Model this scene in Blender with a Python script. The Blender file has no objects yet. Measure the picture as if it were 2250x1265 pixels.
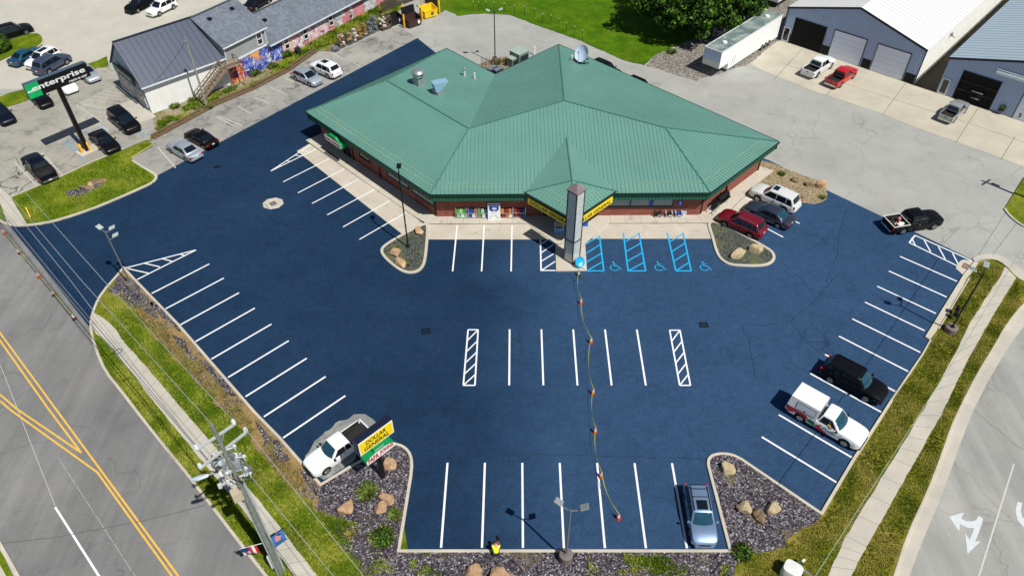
import bpy, bmesh, math, random
from mathutils import Vector, Matrix, noise as mnoise
R = math.radians
rnd = random.Random(7)
scn = bpy.context.scene
col = scn.collection

# ------------------------------------------------------------------ camera (drone, 47 m up, looking down)
F_PX, PITCH, YAW, ROLL, CAM_H = 1640.7352, 0.7636, -0.0047, -0.0019, 47.0795
_cp, _sp, _cy, _sy = math.cos(PITCH), math.sin(PITCH), math.cos(YAW), math.sin(YAW)
FW = Vector((_sy * _cp, _cy * _cp, -_sp))
_r0 = Vector((_cy, -_sy, 0)); _u0 = _r0.cross(FW)
RV = _r0 * math.cos(ROLL) + _u0 * math.sin(ROLL)
UV = _u0 * math.cos(ROLL) - _r0 * math.sin(ROLL)
cam_data = bpy.data.cameras.new("camera")
cam = bpy.data.objects.new("camera", cam_data); col.objects.link(cam)
m = Matrix((RV, UV, -FW)).transposed().to_4x4(); m.translation = (0, 0, CAM_H)
cam.matrix_world = m
cam_data.sensor_fit = 'HORIZONTAL'; cam_data.sensor_width = 36.0
cam_data.lens = F_PX / 2250.0 * 36.0
cam_data.clip_start = 0.5; cam_data.clip_end = 3000
scn.camera = cam

# ------------------------------------------------------------------ daylight
SUN_EL, SUN_AZ = R(57), R(-46)            # azimuth measured from +X, counter-clockwise
SUN = Vector((math.cos(SUN_AZ) * math.cos(SUN_EL), math.sin(SUN_AZ) * math.cos(SUN_EL), math.sin(SUN_EL)))
world = bpy.data.worlds.new("World"); scn.world = world; world.use_nodes = True
wn = world.node_tree; bg = wn.nodes['Background']
sky = wn.nodes.new('ShaderNodeTexSky'); sky.sky_type = 'NISHITA'; sky.sun_disc = False
sky.sun_elevation = SUN_EL; sky.sun_rotation = math.atan2(SUN.x, SUN.y); sky.air_density = 1.0; sky.dust_density = 0.6
wn.links.new(sky.outputs[0], bg.inputs[0]); bg.inputs[1].default_value = 0.055
sl = bpy.data.lights.new("sun", 'SUN'); sl.energy = 4.6; sl.angle = R(0.53); sl.color = (1.0, 0.955, 0.89)
so = bpy.data.objects.new("sun", sl); col.objects.link(so)
so.rotation_euler = SUN.to_track_quat('Z', 'Y').to_euler(); so.location = (30, -20, 60)
scn.view_settings.view_transform = 'Standard'; scn.view_settings.look = 'None'
scn.view_settings.exposure = 0.0; scn.view_settings.gamma = 1.0
scn.view_settings.use_curve_mapping = False
scn.cycles.max_bounces = 6

# ------------------------------------------------------------------ surveying helpers: a sight line meets a level plane
def G(px, py, z=0.0):
    d = FW * F_PX + RV * (px - 1125.0) - UV * (py - 632.5)
    t = (z - CAM_H) / d.z
    return Vector((d.x * t, d.y * t, z))
def proj(p):
    d = Vector(p) - Vector((0, 0, CAM_H)); w = d.dot(FW)
    return 1125 + F_PX * d.dot(RV) / w, 632.5 - F_PX * d.dot(UV) / w
def zat(base, px, py, zmax=25.0):
    best = (1e9, 0)
    for i in range(int(zmax * 50)):
        z = base.z + i * 0.02
        a, b = proj((base.x, base.y, z)); e = (a - px) ** 2 + (b - py) ** 2
        if e < best[0]: best = (e, z)
    return best[1]
def GP(pts, z=0.0): return [G(a, b, z) for a, b in pts]
def ang(p, q): return math.atan2(q.y - p.y, q.x - p.x)

# ------------------------------------------------------------------ mesh builder
WM = {}
class MB:
    def __init__(s): s.v = []; s.f = []; s.mi = []; s.cur = 0
    def face(s, pts):
        n = len(s.v); s.v += [Vector(p) for p in pts]; s.f.append(list(range(n, n + len(pts)))); s.mi.append(s.cur); return s
    def add(s, vs, fs):
        n = len(s.v); s.v += [Vector(p) for p in vs]; s.f += [[i + n for i in f] for f in fs]; s.mi += [s.cur] * len(fs); return s
    def hexa(s, b, t):      # 4 bottom + 4 top corners, counter-clockwise
        return s.add(list(b) + list(t), [[3, 2, 1, 0], [4, 5, 6, 7], [0, 1, 5, 4], [1, 2, 6, 5], [2, 3, 7, 6], [3, 0, 4, 7]])
    def box(s, c, d, rz=0.0, rx=0.0, ry=0.0):
        M = Matrix.Translation(Vector(c)) @ Matrix.Rotation(rz, 4, 'Z') @ Matrix.Rotation(ry, 4, 'Y') @ Matrix.Rotation(rx, 4, 'X')
        x, y, z = d[0] / 2, d[1] / 2, d[2] / 2
        return s.hexa([M @ Vector(p) for p in ((-x, -y, -z), (x, -y, -z), (x, y, -z), (-x, y, -z))], [M @ Vector(p) for p in ((-x, -y, z), (x, -y, z), (x, y, z), (-x, y, z))])
    def bar(s, p, q, w, h, up=(0, 0, 1)):   # rectangular bar between two points
        p, q = Vector(p), Vector(q); d = (q - p).normalized(); u = Vector(up)
        a = d.cross(u)
        if a.length < 1e-4: a = d.cross(Vector((1, 0, 0)))
        a.normalize(); b = a.cross(d).normalized(); a *= w / 2; b *= h / 2
        return s.hexa([p - a - b, p + a - b, q + a - b, q - a - b], [p - a + b, p + a + b, q + a + b, q - a + b])
    def tube(s, p, q, r0, r1=None, n=10, cap=True):
        p, q = Vector(p), Vector(q); r1 = r0 if r1 is None else r1
        d = (q - p).normalized(); a = d.cross(Vector((0, 0, 1)))
        if a.length < 1e-4: a = Vector((1, 0, 0))
        a.normalize(); b = d.cross(a)
        vs = [p + (a * math.cos(t) + b * math.sin(t)) * r0 for t in [2 * math.pi * i / n for i in range(n)]]
        vs += [q + (a * math.cos(t) + b * math.sin(t)) * r1 for t in [2 * math.pi * i / n for i in range(n)]]
        fs = [[i, (i + 1) % n, n + (i + 1) % n, n + i] for i in range(n)]
        if cap: fs += [list(range(n))[::-1], list(range(n, 2 * n))]
        return s.add(vs, fs)
    def path(s, pts, r, n=6):
        pts = [Vector(p) for p in pts]; vs = []; fs = []
        for k, p in enumerate(pts):
            d = (pts[min(k + 1, len(pts) - 1)] - pts[max(k - 1, 0)]).normalized()
            a = d.cross(Vector((0, 0, 1)))
            if a.length < 1e-4: a = Vector((1, 0, 0))
            a.normalize(); b = d.cross(a)
            rr = r[k] if isinstance(r, (list, tuple)) else r
            vs += [p + (a * math.cos(2 * math.pi * i / n) + b * math.sin(2 * math.pi * i / n)) * rr for i in range(n)]
        for k in range(len(pts) - 1):
            fs += [[k * n + i, k * n + (i + 1) % n, (k + 1) * n + (i + 1) % n, (k + 1) * n + i] for i in range(n)]
        fs += [list(range(n))[::-1], list(range((len(pts) - 1) * n, len(pts) * n))]
        return s.add(vs, fs)
    def lathe(s, prof, c=(0, 0, 0), n=20, axis='Z'):   # prof: (radius, height)
        c = Vector(c); vs = []; fs = []
        for r, h in prof:
            for i in range(n):
                t = 2 * math.pi * i / n
                v = Vector((r * math.cos(t), r * math.sin(t), h))
                if axis == 'Y': v = Vector((v.x, v.z, -v.y))
                vs.append(c + v)
        for k in range(len(prof) - 1):
            fs += [[k * n + i, k * n + (i + 1) % n, (k + 1) * n + (i + 1) % n, (k + 1) * n + i] for i in range(n)]
        fs += [list(range(n))[::-1], list(range((len(prof) - 1) * n, len(prof) * n))]
        return s.add(vs, fs)
    def prism(s, pts, h):    # closed outline raised by h (vertical)
        pts = [Vector(p) for p in pts]; n = len(pts)
        if sum(pts[i].x * pts[(i + 1) % n].y - pts[(i + 1) % n].x * pts[i].y for i in range(n)) < 0: pts.reverse()
        vs = pts + [p + Vector((0, 0, h)) for p in pts]
        return s.add(vs, [list(range(n))[::-1], list(range(n, 2 * n))] + [[i, (i + 1) % n, n + (i + 1) % n, n + i] for i in range(n)])
    def slab(s, pts, nrm):   # any planar outline thickened along nrm
        pts = [Vector(p) for p in pts]; n = len(pts); o = Vector(nrm)
        return s.add(pts + [p + o for p in pts], [list(range(n))[::-1], list(range(n, 2 * n))] + [[i, (i + 1) % n, n + (i + 1) % n, n + i] for i in range(n)])
    def loft(s, rings, closed=False, caps=True):
        n = len(rings[0]); vs = [p for r in rings for p in r]; fs = []
        for k in range(len(rings) - 1):
            for i in range(n if closed else n - 1):
                j = (i + 1) % n
                fs.append([k * n + i, k * n + j, (k + 1) * n + j, (k + 1) * n + i])
        if caps: fs += [list(range(n))[::-1], list(range((len(rings) - 1) * n, len(rings) * n))]
        return s.add(vs, fs)
    def build(s, name, mats, parent=None, smooth=None, world_space=True, fix=True):
        me = bpy.data.meshes.new(name)
        vs = s.v
        if parent is not None and world_space:
            inv = WM[parent.name].inverted(); vs = [inv @ v for v in vs]
        me.from_pydata([tuple(v) for v in vs], [], s.f)
        mats = mats if isinstance(mats, (list, tuple)) else [mats]
        for mm in mats: me.materials.append(mm)
        if len(mats) > 1: me.polygons.foreach_set('material_index', s.mi)
        if fix:
            bm = bmesh.new(); bm.from_mesh(me); bmesh.ops.recalc_face_normals(bm, faces=bm.faces); bm.to_mesh(me); bm.free()
        if smooth is not None:
            me.polygons.foreach_set('use_smooth', [True] * len(me.polygons)); me.set_sharp_from_angle(angle=R(smooth))
        o = bpy.data.objects.new(name, me); col.objects.link(o)
        if parent is not None:
            o.parent = parent; WM[o.name] = WM[parent.name]
        else: WM[o.name] = Matrix.Identity(4)
        return o

def tag(o, label=None, cat=None, group=None, kind=None):
    if label: o['label'] = label
    if cat: o['category'] = cat
    if group: o['group'] = group
    if kind: o['kind'] = kind
    return o
def thing(name, label, cat, loc=(0, 0, 0), rz=0.0, group=None):
    o = bpy.data.objects.new(name, None); col.objects.link(o); o.empty_display_size = 0.3
    o.location = loc; o.rotation_euler = (0, 0, rz)
    WM[o.name] = Matrix.Translation(Vector(loc)) @ Matrix.Rotation(rz, 4, 'Z')
    return tag(o, label, cat, group)
def copy_thing(src, loc, rz, label):
    o = src.copy(); col.objects.link(o); o.location = loc; o.rotation_euler = (0, 0, rz); o['label'] = label
    WM[o.name] = Matrix.Translation(Vector(loc)) @ Matrix.Rotation(rz, 4, 'Z')
    for ch in list(src.children):
        c = ch.copy(); col.objects.link(c); c.parent = o
        for g in ch.children:
            d = g.copy(); col.objects.link(d); d.parent = c
    return o
def struct(name, mb, mat, **k): return tag(mb.build(name, mat, **k), kind='structure')

# ------------------------------------------------------------------ materials
MATS = {}
def lin(c): return tuple((x / 255 / 12.92 if x <= 10 else ((x / 255 + 0.055) / 1.055) ** 2.4) for x in c)
class NT:
    def __init__(s, name):
        s.m = bpy.data.materials.new(name); s.m.use_nodes = True; s.t = s.m.node_tree; s.b = s.t.nodes['Principled BSDF']
        s.pos = s.t.nodes.new('ShaderNodeNewGeometry').outputs['Position']
    def n(s, typ, **k):
        o = s.t.nodes.new(typ)
        for a, b in k.items(): setattr(o, a, b)
        return o
    def l(s, a, b): s.t.links.new(a, b)
    def objco(s): s.pos = s.n('ShaderNodeTexCoord').outputs['Object']; return s
    def map(s, scale=(1, 1, 1), rz=0.0, src=None):
        o = s.n('ShaderNodeMapping'); o.inputs['Scale'].default_value = scale; o.inputs['Rotation'].default_value = (0, 0, rz); s.l(src or s.pos, o.inputs['Vector']); return o.outputs[0]
    def noise(s, scale, detail=4, rough=.6, src=None, dist=0.0):
        o = s.n('ShaderNodeTexNoise'); o.inputs['Scale'].default_value = scale; o.inputs['Detail'].default_value = detail; o.inputs['Roughness'].default_value = rough; o.inputs['Distortion'].default_value = dist
        s.l(src or s.pos, o.inputs['Vector']); return o.outputs[0]
    def voro(s, scale, feature='F1', src=None, out='Distance', rand=1.0):
        o = s.n('ShaderNodeTexVoronoi', feature=feature); o.inputs['Scale'].default_value = scale; o.inputs['Randomness'].default_value = rand
        s.l(src or s.pos, o.inputs['Vector']); return o.outputs[out]
    def ramp(s, fac, stops, interp='LINEAR'):
        o = s.n('ShaderNodeValToRGB'); cr = o.color_ramp; cr.interpolation = interp
        while len(cr.elements) < len(stops): cr.elements.new(0.5)
        for e, (p, c) in zip(cr.elements, stops): e.position = p; e.color = (*c, 1) if len(c) == 3 else c
        s.l(fac, o.inputs[0]); return o.outputs[0]
    def mix(s, fac, a, b, mode='MIX'):
        o = s.n('ShaderNodeMix', data_type='RGBA', blend_type=mode)
        for v, i in ((fac, 0), (a, 6), (b, 7)):
            if hasattr(v, 'is_output'): s.l(v, o.inputs[i])
            elif i == 0: o.inputs[0].default_value = v
            else: o.inputs[i].default_value = (*v, 1)
        return o.outputs[2]
    def math(s, op, a, b=0.0, clamp=False):
        o = s.n('ShaderNodeMath', operation=op, use_clamp=clamp)
        for i, v in enumerate((a, b)):
            if hasattr(v, 'is_output'): s.l(v, o.inputs[i])
            else: o.inputs[i].default_value = v
        return o.outputs[0]
    def bump(s, h, strength=.3, dist=.02):
        o = s.n('ShaderNodeBump'); o.inputs['Strength'].default_value = strength; o.inputs['Distance'].default_value = dist
        s.l(h, o.inputs['Height']); s.l(o.outputs[0], s.b.inputs['Normal'])
    def done(s, color, rough=.85, spec=.3):
        if hasattr(color, 'is_output'): s.l(color, s.b.inputs['Base Color'])
        else: s.b.inputs['Base Color'].default_value = (*color, 1)
        s.b.inputs['Roughness'].default_value = rough; s.b.inputs['Specular IOR Level'].default_value = spec
        MATS[s.m.name] = s.m; return s.m
def k3(c, f): return tuple(min(1, x * f) for x in c)
def pm(name, rgb, rough=.6, metal=0.0, var=.12, scale=2.0, coat=0.0, spec=.4, lo=None):
    """plain coloured material with a little procedural unevenness; rgb in 0-255"""
    if name in MATS: return MATS[name]
    t = NT(name); t.objco(); c = lin(rgb)
    f = t.ramp(t.noise(scale, 5, .65), [(.3, (0, 0, 0)), (.72, (1, 1, 1))])
    cc = t.mix(f, k3(c, 1 - var), k3(c, 1 + var))
    t.b.inputs['Metallic'].default_value = metal; t.b.inputs['Coat Weight'].default_value = coat; t.b.inputs['Coat Roughness'].default_value = .06
    return t.done(cc, rough, spec)
def paint(name, rgb, metal=0.0): return pm(name, rgb, .34 if not metal else .4, metal, .03, .8, .7 if sum(rgb) > 150 else .12, .45 if sum(rgb) > 150 else .2)

def m_seal():
    t = NT('sealed_asphalt'); c1, c2 = lin((24, 50, 77)), lin((52, 81, 114))
    # the half left of the taped line was sealed last and is still darker; the edge is soft and wanders
    s = t.n('ShaderNodeSeparateXYZ'); t.l(t.pos, s.inputs[0])
    wob = t.math('MULTIPLY', t.math('SUBTRACT', t.noise(.09, 4, .6), .5), 14.0)
    age = t.math('DIVIDE', t.math('ADD', t.math('ADD', s.outputs[0], wob), 4.0), 9.0, True)
    big = t.math('ADD', t.math('MULTIPLY', age, .72), t.math('MULTIPLY', t.math('SUBTRACT', t.noise(.06, 4, .6), .42), .75), True)
    col1 = t.mix(big, c1, c2)
    blot = t.ramp(t.noise(.5, 6, .7), [(.42, (1, 1, 1)), (.75, (.80, .80, .82))])
    col2 = t.mix(1.0, col1, blot, 'MULTIPLY')
    gr = t.ramp(t.noise(4.2, 5, .95), [(.33, (.72, .73, .75)), (.67, (1.28, 1.27, 1.25))])
    col3 = t.mix(1.0, col2, gr, 'MULTIPLY')
    gr2 = t.ramp(t.noise(1.6, 5, .8), [(.3, (.82, .83, .85)), (.72, (1.18, 1.17, 1.15))])
    col3 = t.mix(1.0, col3, gr2, 'MULTIPLY')
    # healed cracks show as darker seams under the sealer, only in parts of the lot
    warp = t.n('ShaderNodeVectorMath', operation='ADD'); nz = t.n('ShaderNodeTexNoise'); nz.inputs['Scale'].default_value = .45; nz.inputs['Detail'].default_value = 5
    t.l(t.pos, nz.inputs['Vector']); t.l(t.pos, warp.inputs[0])
    sc = t.n('ShaderNodeVectorMath', operation='SCALE'); sc.inputs['Scale'].default_value = 2.6; t.l(nz.outputs['Color'], sc.inputs[0]); t.l(sc.outputs[0], warp.inputs[1])
    e = t.voro(.13, 'DISTANCE_TO_EDGE', src=warp.outputs[0])
    cr = t.ramp(e, [(.004, (1, 1, 1)), (.014, (0, 0, 0))])
    e2 = t.voro(.36, 'DISTANCE_TO_EDGE', src=warp.outputs[0])
    cr2 = t.ramp(e2, [(.005, (.8, .8, .8)), (.02, (0, 0, 0))])
    msk = t.ramp(t.noise(.075, 3, .5), [(.56, (0, 0, 0)), (.66, (.8, .8, .8))])
    cc = t.mix(1.0, cr2, msk, 'MULTIPLY'); cc = t.mix(1.0, cr, cc, 'LIGHTEN')
    msk2 = t.ramp(t.noise(.11, 3, .5), [(.48, (0, 0, 0)), (.64, (.35, .35, .35))])
    cc = t.mix(1.0, cc, msk2, 'MULTIPLY')
    col4 = t.mix(cc, col3, lin((13, 26, 46)))
    t.bump(t.noise(30, 3, .7), .35, .015)
    return t.done(col4, .8, .16)
def m_asph(name, ca, cb, stain, crack=.5, dark=(70, 70, 70), grain=1.0, streak=None):
    t = NT(name)
    f = t.ramp(t.noise(.12, 5, .6), [(.32, (0, 0, 0)), (.68, (1, 1, 1))])
    c = t.mix(f, lin(ca), lin(cb))
    st = t.ramp(t.noise(.42, 6, .72), [(.5, (0, 0, 0)), (.74, (1, 1, 1))])
    c = t.mix(t.math('MULTIPLY', st, stain), c, lin(dark))
    if streak:
        s2 = t.ramp(t.noise(1.0, 5, .65, src=t.map((.55, .035, .3), streak)), [(.35, (.82, .82, .83)), (.68, (1.12, 1.12, 1.12))])
        c = t.mix(1.0, c, s2, 'MULTIPLY')
    g = t.ramp(t.noise(14, 3, .8), [(.25, k3((1, 1, 1), 1 - .2 * grain)), (.75, (1 + .2 * grain,) * 3)])
    c = t.mix(1.0, c, g, 'MULTIPLY')
    warp = t.n('ShaderNodeVectorMath', operation='ADD'); nz = t.n('ShaderNodeTexNoise'); nz.inputs['Scale'].default_value = .5; nz.inputs['Detail'].default_value = 5
    t.l(t.pos, nz.inputs['Vector']); t.l(t.pos, warp.inputs[0])
    sc = t.n('ShaderNodeVectorMath', operation='SCALE'); sc.inputs['Scale'].default_value = 2.2; t.l(nz.outputs['Color'], sc.inputs[0]); t.l(sc.outputs[0], warp.inputs[1])
    cr = t.ramp(t.voro(.16, 'DISTANCE_TO_EDGE', src=warp.outputs[0]), [(.003, (1, 1, 1)), (.012, (0, 0, 0))])
    mk = t.ramp(t.noise(.1, 3, .5), [(.42, (0, 0, 0)), (.6, (1, 1, 1))])
    c = t.mix(t.math('MULTIPLY', t.math('MULTIPLY', cr, mk), crack), c, k3(lin(dark), .4))
    t.bump(t.noise(25, 3, .7), .3, .01)
    return t.done(c, .88, .25)
def m_conc(name, ca, cb, stain=.5, dark=(120, 110, 98)):
    t = NT(name)
    f = t.ramp(t.noise(.35, 5, .6), [(.3, (0, 0, 0)), (.7, (1, 1, 1))])
    c = t.mix(f, lin(ca), lin(cb))
    st = t.ramp(t.noise(.9, 6, .75), [(.56, (0, 0, 0)), (.8, (1, 1, 1))])
    c = t.mix(t.math('MULTIPLY', st, stain), c, lin(dark))
    g = t.ramp(t.noise(11, 4, .8), [(.25, (.9, .9, .9)), (.75, (1.08, 1.08, 1.08))])
    c = t.mix(1.0, c, g, 'MULTIPLY')
    t.bump(t.noise(20, 3, .7), .2, .008)
    return t.done(c, .85, .25)
def m_grass(name, cs, dry, dryamt=.5):
    t = NT(name)
    f = t.noise(.35, 6, .7); c = t.ramp(f, [(.3, lin(cs[0])), (.5, lin(cs[1])), (.68, lin(cs[2]))])
    d = t.ramp(t.noise(.22, 5, .7), [(.5, (0, 0, 0)), (.72, (1, 1, 1))])
    c = t.mix(t.math('MULTIPLY', d, dryamt), c, lin(dry))
    g = t.ramp(t.noise(3.5, 5, .85), [(.28, (.52, .55, .5)), (.72, (1.5, 1.45, 1.4))])
    c = t.mix(1.0, c, g, 'MULTIPLY')
    t.bump(t.noise(5, 4, .8), .9, .08)
    return t.done(c, .95, .1)
def m_gravel(name, stops, scale=9.0, weed=None, weedamt=0.0):
    t = NT(name)
    r = t.n('ShaderNodeSeparateColor'); t.l(t.voro(scale, out='Color'), r.inputs[0])
    c = t.ramp(r.outputs[0], [(p, lin(x)) for p, x in stops])
    d = t.ramp(t.voro(scale), [(.0, (1.15, 1.15, 1.15)), (.75, (.45, .45, .45))]); c = t.mix(1.0, c, d, 'MULTIPLY')
    if weed:
        wv = t.mix(t.ramp(t.noise(2.5, 4, .8), [(.3, (0, 0, 0)), (.7, (1, 1, 1))]), lin(weed[0]), lin(weed[1]))
        w = t.ramp(t.noise(.33, 6, .75), [(.5 - .1 * weedamt, (0, 0, 0)), (.66 - .1 * weedamt, (.85, .85, .85))])
        c = t.mix(w, c, wv)
    t.bump(t.voro(scale), .8, .05)
    return t.done(c, .95, .15)
# ------------------------------------------------------------------ ground sheets, kerbs, markings
def sheet(name, pts, z, mat, rough=0.0, step=.35, kind='structure', keep=0):
    P = [Vector((p.x, p.y, 0)) for p in pts]
    if rough:
        Q = []; rr = random.Random(len(name) * 7 + len(P))
        for i, a in enumerate(P):
            b = P[(i + 1) % len(P)]; d = b - a; L = d.length; n = max(1, int(L / step)); nn = Vector((-d.y, d.x, 0)).normalized() if L else Vector()
            for k in range(n):
                if i < keep and k: break
                p = a + d * (k / n)
                if i <= keep and keep and k == 0: Q.append(p); continue
                w = mnoise.noise(p * .8) * 1.2 + mnoise.noise(p * 3.1) * .6 + rr.uniform(-.25, .25)
                Q.append(p + nn * w * rough)
        P = Q
    mb = MB(); mb.face([Vector((p.x, p.y, z)) for p in P])
    o = mb.build(name, mat, fix=False)
    if sum(P[i].x * P[(i + 1) % len(P)].y - P[(i + 1) % len(P)].x * P[i].y for i in range(len(P))) < 0: o.data.flip_normals()
    return tag(o, kind=kind)
def smooth(pts, it=2, closed=False):
    for _ in range(it):
        Q = [] if closed else [pts[0]]
        n = len(pts)
        for i in range(n if closed else n - 1):
            a, b = pts[i], pts[(i + 1) % n]; Q += [a * .75 + b * .25, a * .25 + b * .75]
        if not closed: Q.append(pts[-1])
        pts = Q
    return pts
def offset(pts, d, closed=False):
    out = []; n = len(pts)
    for i, p in enumerate(pts):
        a = pts[(i - 1) % n] if closed or i > 0 else p; b = pts[(i + 1) % n] if closed or i < n - 1 else p
        t1 = (p - a); t2 = (b - p); t1.z = t2.z = 0
        t1 = t1.normalized() if t1.length > 1e-6 else t2.normalized(); t2 = t2.normalized() if t2.length > 1e-6 else t1
        n1 = Vector((-t1.y, t1.x, 0)); n2 = Vector((-t2.y, t2.x, 0)); nn = (n1 + n2)
        nn = nn.normalized() if nn.length > 1e-6 else n1
        out.append(p + nn * (d / max(.5, nn.dot(n1))))
    return out
def kerb(name, pts, mat, w=.17, h=.13, z=0.0, closed=False):
    pts = [Vector((p.x, p.y, z)) for p in pts]
    a, b = offset(pts, w / 2, closed), offset(pts, -w / 2, closed); mb = MB(); H = Vector((0, 0, h)); bv = .025
    ai, bi = offset(pts, w / 2 - bv, closed), offset(pts, -w / 2 + bv, closed)
    rings = [[a[i], a[i] + H - Vector((0, 0, bv)), ai[i] + H, bi[i] + H, b[i] + H - Vector((0, 0, bv)), b[i]] for i in range(len(pts))]
    if closed: rings.append(rings[0])
    mb.loft(rings, False, not closed)
    return struct(name, mb, mat)

M_seal = m_seal()
M_ground = m_asph('rear_pavement', (156, 157, 152), (172, 173, 167), .35, .3, (124, 122, 117), .7)
M_road = m_asph('road_asphalt', (117, 118, 118), (139, 139, 136), .35, .3, (92, 94, 97), .8, R(34))
M_road2 = m_asph('road_pale', (152, 153, 149), (168, 168, 162), .25, .35, (118, 116, 112), .7, R(-22))
M_oldlot = m_asph('worn_parking', (150, 148, 138), (172, 169, 157), .75, 1.0, (84, 86, 88), 1.0)
M_patch = m_asph('grey_parking', (138, 138, 134), (168, 166, 158), .95, .6, (70, 72, 76), 1.1)
M_conc = m_conc('concrete', (186, 178, 163), (204, 197, 182), .75, (112, 102, 90))
M_apron = m_conc('apron_concrete', (186, 178, 162), (204, 197, 181), .95, (124, 112, 98))
M_walk = m_conc('walk_concrete', (178, 174, 162), (200, 194, 180), .4, (140, 132, 118))
M_pad = m_conc('pad_concrete', (180, 174, 157), (197, 192, 174), .4, (150, 140, 120))
M_beige = m_conc('beige_pavement', (182, 179, 166), (194, 191, 178), .3, (162, 157, 144))
M_kerb = m_conc('kerb_concrete', (184, 176, 160), (206, 198, 182), .45, (120, 110, 98))
M_lawn = m_grass('lawn_grass', ((62, 86, 10), (92, 114, 16), (122, 134, 34)), (148, 142, 66), .55)
M_verge = m_grass('verge_grass', ((56, 80, 12), (92, 110, 22), (128, 132, 40)), (158, 144, 74), .85)
M_verge2 = m_grass('dry_verge_grass', ((52, 68, 14), (98, 104, 26), (140, 134, 50)), (158, 138, 74), .95)
M_field = m_grass('field_grass', ((52, 86, 4), (70, 107, 8), (92, 124, 18)), (116, 126, 32), .45)
M_gravel = m_gravel('purple_gravel', [(0, (40, 36, 44)), (.35, (84, 78, 86)), (.7, (112, 106, 114)), (.93, (168, 162, 166)), (1, (212, 208, 210))], 10.5, ((92, 96, 44), (138, 124, 78)), -.45)
M_gravdry = m_gravel('weedy_gravel', [(0, (74, 68, 66)), (.5, (112, 104, 98)), (1, (176, 168, 154))], 9, ((134, 114, 58), (178, 146, 96)), 1.1)
M_island = m_gravel('island_gravel', [(0, (62, 68, 66)), (.5, (90, 98, 92)), (.9, (112, 118, 106)), (1, (156, 156, 146))], 11, ((100, 104, 66), (120, 116, 78)), .2)
M_tanstone = m_gravel('tan_stone', [(0, (140, 122, 92)), (.5, (176, 156, 122)), (1, (214, 198, 164))], 10, ((96, 108, 40), (120, 124, 60)), -1.0)
M_greystone = m_gravel('crushed_stone', [(0, (112, 108, 102)), (.5, (152, 148, 140)), (1, (196, 190, 180))], 7, ((110, 110, 70), (134, 128, 96)), -.6)
M_dirt = m_gravel('weedy_dirt', [(0, (150, 138, 112)), (.5, (178, 164, 134)), (1, (206, 194, 164))], 10, ((72, 86, 26), (126, 122, 52)), .55)
M_white = pm('white_line_paint', (236, 238, 238), .6, 0, .04, 3)
M_blue = pm('blue_line_paint', (30, 172, 228), .6, 0, .06, 3)
M_yellow = pm('yellow_line_paint', (232, 182, 74), .7, 0, .14, 3)
M_fade = pm('worn_white_paint', (196, 196, 190), .8, 0, .15, 3)
M_arrow = pm('pale_arrow_paint', (206, 212, 214), .8, 0, .08, 3)
M_fadeb = pm('worn_blue_paint', (96, 160, 205), .8, 0, .15, 3)
M_joint = pm('joint_dark', (98, 92, 84), .9)  # plain dark tone of the paving joints
M_seam_shadow = pm('tar_seam_and_shadow', (20, 42, 66), .8, 0, .2, 1.5)  # tar seams, and the painted wire shadow on the lot
M_tar = pm('grey_tar_seam', (92, 92, 90), .8, 0, .2, 1.5)

sheet('ground', [Vector(p) for p in ((-500, -200, 0), (500, -200, 0), (500, 700, 0), (-500, 700, 0))], -.03, M_ground)
lotL = [(271, 590), (296, 615), (391, 713), (478, 813), (560, 907), (615, 963), (705, 1066)]
lotB = [(779, 1021), (868, 976)]
lotC = [(868, 976), (886, 981), (900, 995), (905.5, 1015), (903, 1044)]
corner = [(876, 1211), (1604.5, 1211), (1556, 1024)]
noseR = [(1556, 1024), (1555.5, 1011), (1564, 1001), (1584, 997), (1608, 999.5), (1628, 1009.5)]
lotR = [(1804, 1129), (1876, 1008), (1944, 903)]
lotpts = [(22, 496), (200, 723), (200.5, 704), (209, 675), (224, 645), (264, 600)] + lotL + lotB + lotC + corner + noseR + lotR + \
    [(1958.7, 878.7), (2026, 780), (2046, 742), (2122, 602), (2142, 573), (2076, 541), (2009, 509), (1811.7, 415.3), (1690, 352), (1500, 290), (1000, 150), (917, 84), (345, 386), (336, 402), (321, 410), (249, 442), (199, 462), (140, 482), (100, 492), (61, 496)]
sheet('parking_lot', GP(lotpts), .0, M_seal)
# roads
sheet('road', GP([(-420, -80), (0, 470), (22, 497), (200, 723), (212, 769), (232, 817), (264, 856), (309, 915), (355, 972), (447, 1087), (534, 1201), (590, 1272), (640, 1340), (45, 1340), (43, 1265), (0, 1190), (-700, 300)]), -.012, M_road)
sheet('road', GP([(2252, 600), (2800, 300), (2800, 1600), (1900, 1450), (1966, 1265), (2041, 1079), (2093, 937), (2110, 900), (2149, 823), (2187, 762), (2212, 716), (2250, 668)]), -.012, M_road2)
# verges
vl = [(271, 590), (264, 600), (224, 645), (209, 675), (200.5, 704), (200.5, 730), (212, 769), (232, 817), (264, 856), (309, 915), (355, 972), (447, 1087), (534, 1201), (590, 1272), (640, 1340), (900, 1340), (900, 1230), (860, 980), (705, 1069)]
sheet('grass_verge', GP(vl + [p for p in lotL[::-1]], .10), .10, M_verge)
sheet('grass_verge', GP([(1806, 1129), (1876, 1010), (1944, 905), (1958.7, 880), (2026, 782), (2048, 745), (2120, 604), (2150, 575), (2180, 570), (2207, 582), (2250, 612), (2330, 640), (2250, 668), (2212, 716), (2187, 762), (2149, 823), (2110, 900), (2093, 937), (2072, 998), (2041, 1079), (1997, 1171), (1966, 1265), (1900, 1450), (1600, 1340), (1600, 1218)], .10), .10, M_verge2)
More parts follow.
